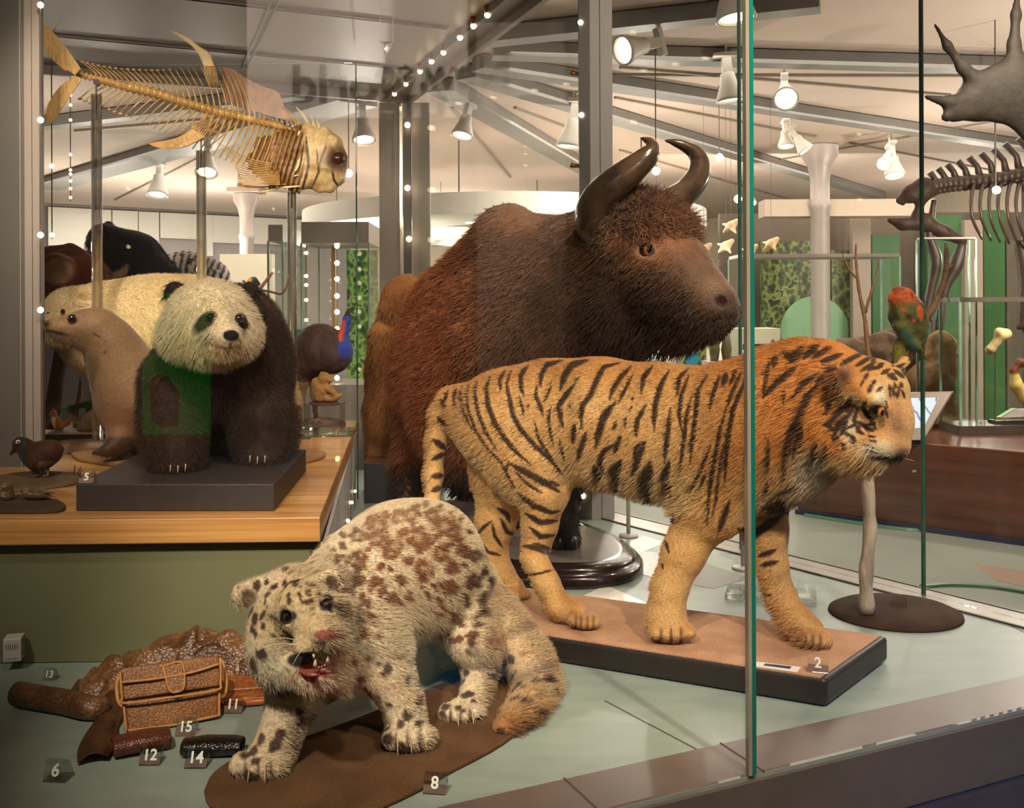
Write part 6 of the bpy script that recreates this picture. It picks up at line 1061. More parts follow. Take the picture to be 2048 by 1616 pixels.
wallet('leather_case', (224, 1514), (340, 1492), .024, hide('red_brown_leather', (88, 40, 26), (118, 60, 40), 60, .3), 'red-brown curled leather case lying behind number 12', 'leather case')
wallet('leather_case', (366, 1510), (486, 1508), .020, hide('black_leather', (30, 24, 24), (48, 40, 38), 60, .22), 'black shiny rolled leather case lying behind number 14', 'leather case')
cl_ = thing('clutch_bag', 'flat orange leather clutch bag half hidden behind the snow leopard', 'bag', F(520, 1400, 0)); a, c_ = F(430, 1418, 0), F(620, 1402, 0); d = (c_ - a).normalized(); s = Vector((-d.y, d.x, 0)); R = Matrix((d, s, Vector((0, 0, 1)))).transposed(); L_c = (c_ - a).length
MB().box((a + c_) / 2 + s * .10 + Vector((0, 0, .013)), (L_c, .20, .022), M=R).build('body', M_clutch, cl_, bevel=.009, seg=4); MB().box((a + c_) / 2 + s * .125 + Vector((0, 0, .034)), (L_c * .98, .15, .012), M=R @ Matrix.Rotation(.10, 3, 'X')).build('flap', M_clutch, cl_, bevel=.005, seg=3)
MB().tube([a + Vector((0, 0, .012)) - s * .004, c_ + Vector((0, 0, .012)) - s * .004], .010, 10).build('edge_roll', mat('orange_piping', (190, 100, 44), .35, var=.1), cl_, smooth=True)
# number blocks on the case floor
G_ = 'number blocks by the leather goods'
for px_, py_, s_, w_, lb, rz in ((107, 1566, '6', 48, 'clear block with a white 6 on the bare floor at the far left', -.1), (298, 1532, '12', 42, 'clear block with a white 12 in front of the red-brown case', 0), (390, 1538, '14', 44, 'clear block with a white 14 in front of the black case', 0), (369, 1474, '15', 40, 'clear block with a white 15 at the foot of the tan bag', -.05), (464, 1428, '11', 38, 'clear block with a white 11 right of the tan bag', -.05), (543, 1426, '10', 36, 'clear block with a white 1 showing beside the snow leopard\'s foreleg', 0), (96, 1362, '13', 26, 'clear block with a white 13 above the rolled end of the snakeskin', -.1)):
    block(px_, py_, .0, s_, w_, lb, rz, G_, s_ not in ('6', '13'))
block(868, 1590, .0, '8', 46, 'clear block with a white 8 in front of the leopard\'s dark mound', -.15, None); block(1636, 1346, .0815, '2', 40, 'clear block with a white 2 at the front corner of the tiger\'s base', -.3, None)
# white ventilated sensor box low on the table's front panel
hb = thing('sensor_box', 'small white vented plastic sensor box at the foot of the green panel', 'sensor', P(29, 1296, 3.09)); p = P(28, 1295, 3.08)
MB().box(p, (.052, .055, .072), .25).build('case', mat('white_plastic', (196, 194, 188), .4, var=.03), hb, bevel=.004)
R = Matrix.Rotation(.25, 3, 'Z'); b = MB()
for k_ in range(9): b.box(p + R @ Vector((.0262, 0, .030 - k_ * .0065)), (.001, .042, .0026), .25)
for k_ in range(5): b.box(p + R @ Vector((-.016 + k_ * .008, -.0276, -.026)), (.004, .001, .004), .25)
for k_ in range(6): b.box(p + R @ Vector((-.016 + k_ * .0062, -.0276, .010)), (.0022, .001, .016), .25)
b.build('vents', M_dark, hb); MB().tube([p + Vector((0, 0, -.035)), p + Vector((.004, 0, -.057))], .008, 8).build('gland', M_dark, hb); MB().tube([p + Vector((.004, 0, -.05)), (p.x, p.y, .004)], .004, 6).build('cable', M_dark, hb)
# stanchions behind the tiger
for px_, py_, lab in ((1257, 1073, 'thin steel post on a round foot behind the tiger\'s belly'), (1486, 1138, 'thin steel post on a round foot behind the tiger\'s forelegs')):
    p = F(px_, py_, 0); t = thing('post_stand', lab, 'post', p); MB().lathe([(.046, .001), (.046, .008), (.042, .011), (.012, .014)], p, 28).build('foot', M_aluL, t, smooth=True); MB().lathe([(.0095, .012), (.0095, .52), (.006, .525)], p, 14).build('pole', M_aluL, t, smooth=True); MB().lathe([(.05, .525), (.05, .533)], p, 20).build('plate', M_aluL, t)
# clear acrylic stand behind the tiger's far foreleg
p = F(1550, 1205, 0); at = thing('acrylic_stand', 'clear acrylic stand with an upright sheet behind the tiger\'s far foreleg', 'stand', p); R_ = math.radians(-16)
MB().box(p + Vector((.0, .06, .012)), (.33, .16, .022), R_).build('slab', M_block, at, bevel=.002)
for dx in (-.012, .045): MB().box(p + Vector((.02 + dx, .05, .23)), (.006, .10, .41), R_).build('upright_sheet', M_sheet, at)
MB().box(p + Vector((.035, .05, .44)), (.10, .11, .006), R_).build('top_sheet', M_sheet, at); block(1612, 1196, .024, '3', 36, 'clear block with a faint 3 on the acrylic slab behind the tiger', -.3, None, False)
# bird tree on its earth mound
mp = F(1790, 1228, 0); md_ = MB().lathe([(.232, .001), (.230, .010), (.20, .024), (.10, .034), (.02, .036)], mp, 48).build('earth_mound', sand('umber_earth', (66, 48, 40), (84, 62, 50), (96, 80, 66)), origin=mp, smooth=True); md_.scale = (1, .92, 1); tag(md_, 'round dark earth mound holding the bare tree right of the tiger', 'mound')
tY = F(1735, 1226, .03).y; pt = thing('bare_tree', 'bare pale tree trunk with forked branches rising behind the tiger\'s head', 'tree', F(1735, 1226, .03)); M_pb = mat('pale_bark', (204, 186, 164), .85, var=.35, scale=22, bump=.7, bscale=50, stretch=(1, 1, .4)); M_rb = mat('red_brown_twig', (128, 92, 66), .75, var=.3, scale=30, bump=.5); M_lb = mat('lichen_bark', (116, 88, 62), .85, var=.4, scale=30, bump=.7)
def br_(name, pts_, r0, r1, m, n=26, k=10):
    q = spline([tuple(P(*p_)) for p_ in pts_], n); rr = np.linspace(r0, r1, n) * (1 + .10 * np.sin(np.arange(n) * 1.7) + .06 * np.sin(np.arange(n) * 3.1)); return MB().tube(q, rr, k).build(name, m, pt, smooth=True)
br_('trunk', [(1735, 1226, tY), (1732, 1150, tY), (1740, 1060, tY), (1736, 980, tY), (1738, 900, tY), (1748, 810, tY), (1762, 745, tY)], .025, .019, M_pb); br_('branch', [(1762, 750, tY), (1786, 715, tY), (1815, 690, tY + .03), (1846, 650, tY + .04), (1880, 585, tY + .05), (1892, 540, tY + .05), (1893, 486, tY + .05)], .020, .007, M_lb, 34)
br_('branch', [(1758, 760, tY), (1738, 715, tY), (1730, 640, tY), (1718, 580, tY), (1712, 520, tY), (1712, 488, tY)], .010, .003, M_rb); br_('twig', [(1730, 625, tY), (1744, 580, tY - .02), (1754, 545, tY - .02), (1758, 517, tY - .02)], .006, .002, M_rb); br_('twig', [(1712, 555, tY), (1696, 535, tY), (1684, 506, tY)], .005, .002, M_rb); br_('twig', [(1890, 540, tY + .05), (1906, 530, tY + .06)], .006, .003, M_lb)
PYr = tY - .03
def pcol(V, nm, px, py):
    c = lerp(np.tile([112, 108, 48.], (len(V), 1)), np.array([62, 66, 36.]), vnoise(V * (1, 1, .6), 44, 2)); hd_ = sst(618, 596, py + (px - 1805) * .15); c = lerp(c, np.array([196, 88, 46.]), np.maximum(hd_, strokes(px, py, [([(1838, 610), (1843, 640)], 13), ([(1803, 615), (1812, 624)], 7), ([(1826, 640), (1830, 644)], 9)]))); c = lerp(c, np.array([120, 62, 26.]), hd_ * (vnoise(V, 60, 5) > .6) * .7); c = lerp(c, np.array([40, 84, 82.]), np.exp(-(((px - 1808 - (py - 660) * .55) / 9) ** 2)) * sst(648, 668, py)); return lerp(c, np.array([150, 140, 50.]), (py > 690) * (px < 1812) * .7)
pr_ = birdmesh('parrot', [(1804, 600, PYr, 24), (1814, 625, PYr, 33), (1822, 655, PYr, 29), (1820, 682, PYr, 18)], lambda f: (f.ball(1798, 592, PYr - .01, 19, .02), f.chain([(1800, 690, PYr, 14), (1797, 740, PYr, 9), (1794, 775, PYr, 4)], .02), f.chain([(1800, 655, PYr - .03, 14), (1828, 690, PYr - .03, 11), (1852, 716, PYr - .03, 3)], .015), f.chain([(1834, 640, PYr - .02, 13), (1846, 700, PYr, 5)], .015), f.chain([(1782, 592, PYr - .02, 6), (1777, 600, PYr - .02, 2)], .006)), .0055, pcol, M_feather, P(1815, 690, PYr), 'olive green parrot with an orange hood perched on the bare tree', 'parrot', .009)
for x in (1806, 1822): MB().tube([P(x, 690, PYr), P(x - 2, 706, PYr - .015), P(x - 4, 712, PYr + .01)], [.005, .004, .003], 6).build('foot', M_leg, pr_, smooth=True)
block(1800, 1216, .033, '', 26, 'plain clear block standing on the round earth mound', -.2, None, False)
# ================================================================ GALLERY BEYOND THE CASE
def slab(name, x0, x1, y0, y1, Y, m, d=.12, label=None, cat=None, group=None, kind=None, zfloor=None, parent=None, bevel=0):
    a, c = P((x0 + x1) / 2, y0, Y), P((x0 + x1) / 2, y1, Y); xa, xb = P(x0, (y0 + y1) / 2, Y).x, P(x1, (y0 + y1) / 2, Y).x; z0 = c.z if zfloor is None else zfloor
    o = MB().box(((xa + xb) / 2, Y + d / 2, (a.z + z0) / 2), (xb - xa, d, a.z - z0)).build(name, m, parent, None if parent else ((xa + xb) / 2, Y + d / 2, z0), bevel=bevel); return tag(o, label, cat, group, kind)
def leafmat(name, dark, mid, hi, sc=10, em=.25):
    m, nt, ns, ls, b = nodes(name); co = texco(nt, (1, 1, .8)); n = N(nt, 'ShaderNodeTexNoise'); n.inputs['Scale'].default_value = sc * .35; n.inputs['Detail'].default_value = 3; ls.new(co, n.inputs['Vector']); v = N(nt, 'ShaderNodeTexVoronoi'); v.inputs['Scale'].default_value = sc; ls.new(co, v.inputs['Vector'])
    mx = N(nt, 'ShaderNodeMath', operation='MULTIPLY_ADD'); mx.inputs[1].default_value = .5; ls.new(v.outputs['Distance'], mx.inputs[0]); ls.new(n.outputs['Fac'], mx.inputs[2])
    c = ramp(nt, mx.outputs[0], [(.55, tuple(lin(dark))), (.72, tuple(lin(mid))), (.86, tuple(lin(hi))), (.95, tuple(lin(dark)))]); ls.new(c, b.inputs['Base Color']); ls.new(c, b.inputs['Emission Color']); b.inputs['Emission Strength'].default_value = em; return m
M_leaf = leafmat('leaf_print', (40, 46, 26), (74, 86, 42), (140, 146, 84), 19, .0); M_leafd = leafmat('dim_leaf_print', (58, 54, 40), (86, 88, 54), (124, 130, 76), 16, .05); M_fol = leafmat('bright_leaf_print', (34, 56, 30), (66, 108, 46), (150, 176, 96), 20, .1)
M_greenp = mat('green_panel', (54, 96, 52), .5, var=.25, scale=.8, stretch=(4, 4, .3)); M_brw = mat('brown_grey_panel', (98, 84, 70), .6, var=.08, scale=2); M_blueg = mat('blue_grey_panel', (120, 140, 158), .5, var=.12, scale=1); M_cr = mat('cream_display', (236, 224, 200), .5, var=.02); M_terr = mat('taupe_display', (150, 132, 118), .6, var=.05)
for i, (x0, x1, y0, y1, Y, m) in enumerate(((1440, 2300, 425, 660, 12.3, M_brw), (1524, 1622, 482, 740, 11.9, M_leaf), (1664, 1702, 500, 740, 11.9, M_leafd), (1380, 1440, 520, 740, 11.7, M_leafd), (1745, 1800, 470, 740, 11.8, M_greenp), (1855, 1925, 430, 700, 11.6, M_greenp), (1968, 2010, 420, 700, 11.6, M_greenp), (1930, 1966, 440, 700, 11.5, M_terr), (1706, 1742, 430, 740, 11.6, M_terr), (2014, 2080, 480, 700, 11.6, mat('dim_panel', (92, 84, 70), .6)))):
    slab('panel_gallery_%d' % (i + 1), x0, x1, y0, y1, Y, m, .1, kind='structure', zfloor=ZG if y1 > 650 else None)
slab('beam_gallery', 1530, 1870, 398, 432, 11.2, mat('cream_beam', (176, 160, 142), .6, var=.03), .3, kind='structure')
hl_ = MB().lathe([(.40, 0), (.40, .02)], (0, 0, 0), 40, Matrix.Rotation(math.pi / 2, 3, 'X')); p = P(1628, 660, 11.85); hl_.v = [(x + p.x, y + p.y, z + p.z) for x, y, z in hl_.v if True]; o = hl_.build('disc_sign', mat('pale_green_disc', (126, 164, 124), .5, var=.05), origin=p); tag(o, 'pale green round panel in front of the leafy print', 'panel')
# far display walls seen under the bull's chin and between the tiger's legs
slab('display_wall', 1240, 1350, 672, 860, 13.0, M_cr, .2, 'cream display wall far behind under the bull\'s chin', 'display wall', zfloor=ZG)
slab('display_wall', 1040, 1240, 640, 860, 12.6, mat('grey_green_display', (150, 150, 132), .6), .2, 'grey-green display wall far behind the bull\'s chest', 'display wall', zfloor=ZG)
slab('backlit_display', 1292, 1318, 676, 720, 12.93, mat('lit_panel', (236, 240, 240), .4, var=.05, emit=.8), .06, 'bright backlit panel on the far display wall under the bull\'s chin', 'panel')
slab('leaf_sign', 1366, 1400, 660, 800, 11.0, M_fol, .08, 'narrow bright leafy sign with round blue stickers right of the bull\'s chin', 'sign', zfloor=ZG)
for x, y, r_ in ((1383, 718, 14), (1438, 672, 15)): q = P(x, y, 10.992 if x < 1400 else 10.394); b = MB().lathe([(r_ * q.y / FPX, 0), (r_ * q.y / FPX, .03)], (0, 0, 0), 28, Matrix.Rotation(math.pi / 2, 3, 'X')); b.v = [(a + q.x, e + q.y, g_2 + q.z) for a, e, g_2 in b.v]; tag(b.build('sticker', mat('blue_sticker', (30, 120, 150), .4, var=.05), origin=q), 'round blue sticker ' + ('on the leafy sign' if x < 1400 else 'on the cream kiosk wall'), 'sticker')
kk = thing('display_kiosk', 'cream display kiosk with a small dark window behind the tiger\'s back', 'kiosk', P(1508, 800, 9.6)); slab('housing', 1457, 1561, 657, 850, 9.6, M_cr, .5, parent=kk, zfloor=ZG); slab('window', 1486, 1541, 688, 711, 9.59, mat('dark_window', (44, 50, 46), .15), .02, parent=kk); slab('water_band', 1486, 1538, 700, 710, 9.575, mat('aqua_light', (120, 200, 220), .3, var=.2, emit=.5), .015, parent=kk)
for x in (1480, 1546): MB().ball(P(x, 682, 9.56), .018, 8).build('hook', M_dark, kk)
slab('kiosk_wall', 1428, 1456, 658, 850, 10.4, M_cr, .4, 'cream wall with a blue sticker beside the display kiosk', 'display wall', zfloor=ZG); slab('dark_counter', 1455, 1640, 712, 850, 9.45, M_alu, .12, 'low dark counter in front of the display kiosk', 'counter', zfloor=ZG)
for px_, h_ in ((1429, 60), (1453, 54)): o = MB().lathe([(.035, 0), (.048, .1), (.03, .24), (.008, .33)], P(px_, 722, 8.75), 16).build('shell', mat('shell_green', (96, 92, 62) if px_ < 1440 else (150, 100, 70), .3, var=.3), smooth=True); tag(o, 'pointed greenish shell standing on the far counter' if px_ < 1440 else 'pointed reddish shell standing on the far counter', 'shell')
tag(MB().box((P(1440, 722, 8.75).x, 8.75, (P(1440, 722, 8.75).z + ZG) / 2), (.26, .3, P(1440, 722, 8.75).z - ZG - .002)).build('shell_plinth', M_alu, origin=P(1440, 750, 8.95)), 'small grey plinth carrying the two pointed shells', 'plinth')
# mahogany plinth on the right with boulder, touch-screen and bone case
m0, m1 = Vector((1.875, 6.6, 0)), Vector((2.91, 5.68, 0)); md2 = (m1 - m0).normalized(); mn = Vector((-md2.y, md2.x, 0)); PZ = .28; e0 = m0 - md2 * .0
pl_ = [e0, m1 + md2 * 3.2, m1 + md2 * 3.2 + mn * 1.6, e0 + mn * 1.6]
tag(MB().prism([(p.x, p.y) for p in pl_], ZG + .001, PZ).build('display_plinth', M_redwood, origin=(m1.x, m1.y, ZG), bevel=.01), 'long dark mahogany plinth on the right carrying the touch-screen and boulder', 'plinth')
tq2 = MB(); tq2.beam(m0 - mn * .02 + Vector((0, 0, ZG + .015)), m1 + md2 * 3 - mn * .02 + Vector((0, 0, ZG + .015)), .02, .03); struct(tq2, 'baseboard_plinth', mat('navy_kick', (40, 50, 92), .4))
kt = thing('touch_screen', 'grey slanted kiosk with a lit white screen beside the tiger\'s nose', 'screen', P(1850, 890, 6.3)); 
KY_ = 6.1; fr4 = [P(1796, 786, KY_ + .22), P(1905, 784, KY_ + .22), P(1848, 880, KY_ - .06), P(1780, 882, KY_ - .06)]; nb = (fr4[1] - fr4[0]).cross(fr4[2] - fr4[1]).normalized(); nb = nb if nb.y > 0 else -nb; bk = [p + Vector((.06, .11, -.004)) for p in fr4]
MB().add(fr4 + bk, [(0, 3, 2, 1), (4, 5, 6, 7), (0, 1, 5, 4), (1, 2, 6, 5), (2, 3, 7, 6), (3, 0, 4, 7)]).build('housing', mat('kiosk_grey', (132, 120, 110), .4, .2, var=.05), kt, bevel=.006)
def onf(u, v): return fr4[0].lerp(fr4[1], u).lerp(fr4[3].lerp(fr4[2], u), v) - nb * .003
def scrmat():
    m, nt, ns, ls, b = nodes('lit_screen'); co = texco(nt, (6, 6, 6)); n = N(nt, 'ShaderNodeTexWave'); n.inputs['Scale'].default_value = .55; n.inputs['Distortion'].default_value = 7; n.inputs['Detail'].default_value = 4; ls.new(co, n.inputs['Vector']); c = ramp(nt, n.outputs['Fac'], [(0, tuple(lin((110, 120, 170)))), (.06, tuple(lin((216, 226, 244)))), (.2, tuple(lin((236, 243, 250))))])
    ls.new(c, b.inputs['Emission Color']); b.inputs['Emission Strength'].default_value = .55; b.inputs['Base Color'].default_value = (.02, .02, .02, 1); b.inputs['Roughness'].default_value = .1; return m
MB().add([onf(.12, .12), onf(.80, .12), onf(.80, .76), onf(.12, .76)], [(0, 3, 2, 1)]).build('display', scrmat(), kt); p = P(1835, 890, KY_ + .06); MB().tube([Vector((p.x, p.y + .08, PZ)), Vector((p.x, p.y + .08, P(1835, 850, KY_).z))], .07, 12).build('stand', M_dark, kt)
def rock(name, js, label, rgb, k=.1, zf=PZ, seed=1, vox=.022):
    f = Flesh(); f.chain(js, k); V, Q = f.surface(vox, zf + .001); nm = vnormals(V, Q); V = V + nm * ((vnoise(V, 5, seed) - .5) * .14 + (vnoise(V, 14, seed + 1) - .5) * .05 + (vnoise(V, 40, seed + 2) - .5) * .014)[:, None]; V[:, 2] = np.maximum(V[:, 2], zf + .001); g = vnoise(V, 6, 5)
    o = skin(name, V, Q, lerp(np.tile(np.array(rgb, float), (len(V), 1)), np.array(rgb) * .75, g), coatmat(name + '_stone', .9, .3, 30, .8, sheen=0), (P(js[0][0], js[0][1], js[0][2]).x, js[0][2], zf)); return tag(o, label, 'rock')
rock('boulder', [(1885, 690, 7.06, 26), (1870, 760, 7.06, 44), (1865, 840, 7.06, 50), (1862, 880, 7.06, 50)], 'tall sandy boulder standing behind the touch-screen', (196, 150, 108)); rock('boulder', [(1712, 735, 7.4, 58), (1775, 722, 7.4, 56), (1778, 850, 7.4, 50), (1712, 850, 7.4, 52)], 'broad brown boulder behind the tiger\'s head', (116, 90, 72), seed=4); rock('boulder', [(1640, 708, 7.55, 22), (1622, 800, 7.6, 32)], 'rounded dark boulder left of the bare twig, behind the tiger\'s shoulder', (108, 82, 66), seed=7)
def wire_case(name, label, x0, x1, ytop, ybase, Y, D, capm, cap_h=.06, zbase=None, base_y=None, posts=.014):
    t = thing(name, label, 'glass case', P((x0 + x1) / 2, ybase, Y)); xa, xb = P(x0, 600, Y).x, P(x1, 600, Y).x; zt = P(x0, ytop, Y).z; zb = P(x0, ybase, Y).z
    if cap_h: MB().box(((xa + xb) / 2, Y + D / 2, zt + cap_h / 2), (xb - xa, D, cap_h)).build('cap', capm, t)
    for i, (c_, d_) in enumerate(((((xa + xb) / 2, Y), (xb - xa, .008)), (((xa + xb) / 2, Y + D), (xb - xa, .008)), ((xa, Y + D / 2), (.008, D)), ((xb, Y + D / 2), (.008, D)))): MB().box((c_[0], c_[1], (zt + zb) / 2), (*d_, zt - zb)).build('pane', M_pane, t)
    for cx_ in (xa, xb):
        for cy_ in (Y, Y + D): MB().box((cx_, cy_, (zt + zb) / 2), (posts, posts, zt - zb)).build('glass_edge', M_edge3, t)
    z0 = zbase if zbase is not None else ZG
    if zb - z0 > .01: MB().box(((xa + xb) / 2, Y + D / 2, (zb + z0) / 2 + .0005), (xb - xa + .02, D + .02, zb - z0 - .001)).build('base', M_alu if zbase is None else capm, t)
    return t
M_edge3 = mat('pale_glass_edge', (150, 190, 168), .15, var=.2)
bc = wire_case('bone_case', 'glass case on a grey base with pale bones on the mahogany plinth', 1920, 2110, 604, 852, 6.46, .30, mat('case_grey', (86, 78, 72), .4), .03, PZ)
f = Flesh(); f.chain([(1980, 700, 6.5, 10), (1992, 686, 6.5, 8), (2002, 672, 6.5, 13)], .02); f.ball(2012, 668, 6.5, 11, .02); f.ball(1998, 664, 6.5, 9, .02); V, Q = f.surface(.008); o = skin('bone', V, Q, np.tile(np.array((232, 206, 150.)), (len(V), 1)), coatmat('bone_pale', .5, .2, 30, .3, sheen=0), P(1995, 685, 6.5)); tag(o, 'pale knobbly bone mounted high in the bone case', 'bone'); MB().tube([P(1990, 690, 6.52), P(1990, 850, 6.52)], .004, 6).build('mounting_rod', M_dark, o)
f = Flesh(); f.chain([(2028, 745, 6.5, 9), (2032, 770, 6.5, 12), (2050, 795, 6.5, 13), (2080, 800, 6.5, 12)], .02); f.chain([(2028, 740, 6.5, 7), (2040, 725, 6.5, 7), (2060, 728, 6.5, 12), (2085, 735, 6.5, 12)], .02); V, Q = f.surface(.008); px, py = proj(V); o = skin('skull', V, Q, lerp(np.tile(np.array((226, 200, 120.)), (len(V), 1)), np.array((110, 60, 36.)), sst(752, 742, py)), coatmat('bone_yellow', .5, .2, 30, .3, sheen=0), P(2040, 780, 6.5)); tag(o, 'yellow and brown animal skull at the right edge in the bone case', 'skull'); MB().tube([P(2055, 795, 6.52), P(2055, 850, 6.52)], .004, 6).build('mounting_rod', M_dark, o)
lc = thing('caption_rail', 'sloping grey caption panel with a green edge in the bone case', 'caption', P(2020, 840, 6.36)); q4 = [P(1992, 836, 6.52), P(2110, 834, 6.52), P(2110, 818, 6.68), P(2022, 818, 6.68)]; MB().add([p + Vector((0, 0, .004)) for p in q4] + [p - Vector((0, 0, .012)) for p in q4], [(0, 1, 2, 3), (7, 6, 5, 4), (0, 4, 5, 1), (1, 5, 6, 2), (2, 6, 7, 3), (3, 7, 4, 0)]).build('board', M_terr, lc); q5 = [P(1992, 836, 6.515), P(2002, 836, 6.515), P(2032, 818, 6.68), P(2022, 818, 6.68)]; MB().add([p + Vector((0, 0, .006)) for p in q5], [(0, 1, 2, 3)]).build('green_edge', mat('lime_green', (110, 200, 60), .4, var=0), lc); MB().box(P(2040, 845, 6.58) + Vector((0, .02, -.0)), (.35, .12, .03)).build('foot', M_dark, lc)
for x in (1965, 2008, 2044): tag(MB().ball(P(x, 846, 6.5), .02, 10).build('glass_bead', M_block, origin=P(x, 852, 6.5), smooth=True), 'small clear ball in a row at the front of the bone case', 'bead', 'clear balls in the bone case')
wire_case('tall_case', 'tall frameless glass case behind the bare tree\'s right branch', 1846, 1952, 478, 860, 6.79, .10, M_alu, .012, PZ, posts=.012); wire_case('gallery_case', 'wide glass case across the gallery behind the bull\'s muzzle', 1480, 1800, 515, 760, 8.9, .45, M_alu, .03, None, posts=.014)
# skeleton of a large animal on the right
M_db = mat('dark_bone', (58, 42, 33), .45, var=.3, scale=16, bump=.3); SY = 7.3
sn = thing('animal_skeleton', 'dark brown skeleton of a large long-necked animal at the upper right', 'skeleton', P(1940, 420, SY)); q = spline([tuple(P(*p_)) for p_ in ((1868, 372, SY), (1905, 366, SY), (1950, 362, SY), (2000, 356, SY), (2050, 346, SY), (2110, 338, SY))], 20); b = MB()
for i in range(0, 20):
    p = Vector(q[i]); b.ball(p, (.040, .05, .05), 10); h = .05 + .009 * i
    if i % 2 == 0: b.tube([p + Vector((.02, 0, .02)), p + Vector((.0, 0, h * .6 + .03)), p + Vector((-.03 - .004 * i, 0, h + .05))], [.030, .022, .026], 7)
    b.ball(p + Vector((0, 0, .0)), .03, 6); b.ball(p + Vector((.0, 0, -.04)), (.03, .03, .028), 8)
b.build('spine', M_db, sn, smooth=True); f = Flesh(); f.chain([(1800, 400, SY, 8), (1822, 388, SY, 17), (1848, 378, SY, 22), (1868, 378, SY, 14)], .03, (0, 1, 0), .7); f.chain([(1846, 395, SY, 10), (1832, 430, SY, 7), (1850, 440, SY, 14)], .03); f.ball(1836, 385, SY - .1, 10, .02, -1); f.chain([(1795, 402, SY, 4), (1806, 408, SY, 4)], .01); f.chain([(1780, 440, SY, 6), (1805, 448, SY, 12), (1850, 446, SY, 16), (1890, 466, SY, 13), (1925, 482, SY, 9)], .03)
V, Q = f.surface(.012); o = skin('skull', V, Q, np.tile(np.array((62, 45, 36.)), (len(V), 1)), coatmat('skull_brown', .5, .3, 40, .5, sheen=0), parent=sn); b = MB()
for i, x in enumerate((1950, 1968, 1986, 2004, 2022, 2040, 2058)):
    for e in (-1, 1): b.tube(spline([tuple(P(x, 360, SY)), tuple(P(x - 8, 400, SY + e * .16)), tuple(P(x - 4, 440, SY + e * .2)), tuple(P(x + 14, 478 + i * 3, SY + e * .1))], 10), np.linspace(.016, .009, 10), 7)
b.build('ribs', M_db, sn, smooth=True)
for j_ in ([(1868, 400, 5), (1862, 440, 7), (1858, 470, 8), (1872, 520, 12), (1862, 580, 9), (1850, 640, 11)], [(1925, 486, 9), (1912, 530, 14), (1890, 580, 9), (1876, 660, 10)], [(2040, 480, 12), (2052, 560, 14), (2046, 660, 12)]): b = MB(); b.tube(spline([tuple(P(x, y, SY)) for x, y, r in j_], 22), spline([(r * SY / FPX,) for _, _, r in j_], 22)[:, 0], 10); b.build('limb_bone', M_db, sn, smooth=True)
p0 = P(1866, 660, SY); MB().lathe([(.02, PZ), (.02, P(1866, 640, SY).z)], (p0.x, p0.y, 0), 10).build('support_rod', M_dark, sn); p0 = P(2048, 350, SY); MB().lathe([(.018, PZ), (.018, p0.z)], (p0.x, p0.y, 0), 10).build('support_rod', M_dark, sn); MB().tube([P(1990, 356, SY), (P(1990, 356, SY).x, SY, ZC)], .004, 6).build('hanging_wire', M_dark, sn)
f = Flesh(); AY = 5.0; yv = (0, 1, 0)
f.chain([(2100, 250, AY, 60), (2040, 180, AY, 64), (1985, 190, AY, 48), (1945, 195, AY, 32)], .05, yv, .28); f.chain([(1960, 170, AY, 22), (1925, 135, AY - .02, 11), (1895, 92, AY - .04, 8), (1868, 46, AY - .06, 3)], .03, yv, .6); f.chain([(2030, 150, AY, 24), (2028, 90, AY, 12), (2032, 30, AY, 9), (2036, -40, AY, 4)], .03, yv, .6); f.chain([(1950, 196, AY, 24), (1900, 206, AY - .04, 13), (1852, 194, AY - .08, 5)], .03, yv, .6); f.chain([(1950, 220, AY, 24), (1910, 226, AY - .03, 15), (1892, 234, AY - .05, 10)], .03, yv, .6)
V, Q = f.surface(.0095); V = relax(V, Q, 1); nm = vnormals(V, Q); an = skin('antler', V, Q, lerp(np.tile(np.array((46, 38, 33.)), (len(V), 1)), np.array((62, 51, 44.)), vnoise(V, 12, 1)), coatmat('antler_dark', .65, .3, 30, .5, (1, 1, 1), sheen=0, spec=.4), P(2040, 180, AY)); tag(an, 'huge dark palmed antler reaching in at the top right corner', 'antler'); MB().tube([P(2060, 190, AY), (P(2060, 190, AY).x, AY, ZC)], .004, 6).build('hanging_wire', M_dark, an)
# left and centre of the gallery
zb = P(370, 545, 9.0); f = Flesh(); f.chain([(325, 560, 9.0, 44), (370, 556, 9.0, 50), (415, 560, 9.0, 44)], .1); f.chain([(420, 560, 9.0, 36), (425, 640, 9.0, 18), (424, 700, 9.0, 10)], .06); f.chain([(330, 580, 9.0, 30), (330, 700, 9.0, 10)], .06); V, Q = f.surface(.025, .80); V = relax(V, Q, 2); px, py = proj(V)
zc_ = np.sin((px + (py - 505) * .35 * (px > 380) + 8 * np.sin(py / 40.)) / 12.5 * 2 * math.pi * .88); zo = skin('zebra', V, Q, lerp(np.tile(np.array((44, 34, 40.)), (len(V), 1)), np.array((226, 214, 206.)), sst(-.15, .15, zc_)), M_pelt, (zb.x, 9.0, .8)); tag(zo, 'black and white striped zebra flank beyond the table', 'zebra')
tag(MB().box((zb.x, 9.0, .274), (1.0, .9, 1.046)).build('far_plinth', M_plum, origin=(zb.x, 9.0, ZG)), 'plain grey plinth carrying the zebra', 'plinth')
slab('pale_screen', 440, 545, 508, 760, 13.0, M_cr, .15, 'pale tall display screen behind the tubes on the left', 'display screen', zfloor=ZG)
wire_case('showcase', 'tall glass showcase with a grey cap behind the macaw', 537, 566, 482, 780, 8.0, .9, M_alu, .13, None, posts=.016); wire_case('showcase', 'tall glass showcase with strings of small lights behind the cassowary', 603, 738, 486, 770, 7.6, .7, M_alu, .16, None, posts=.014)
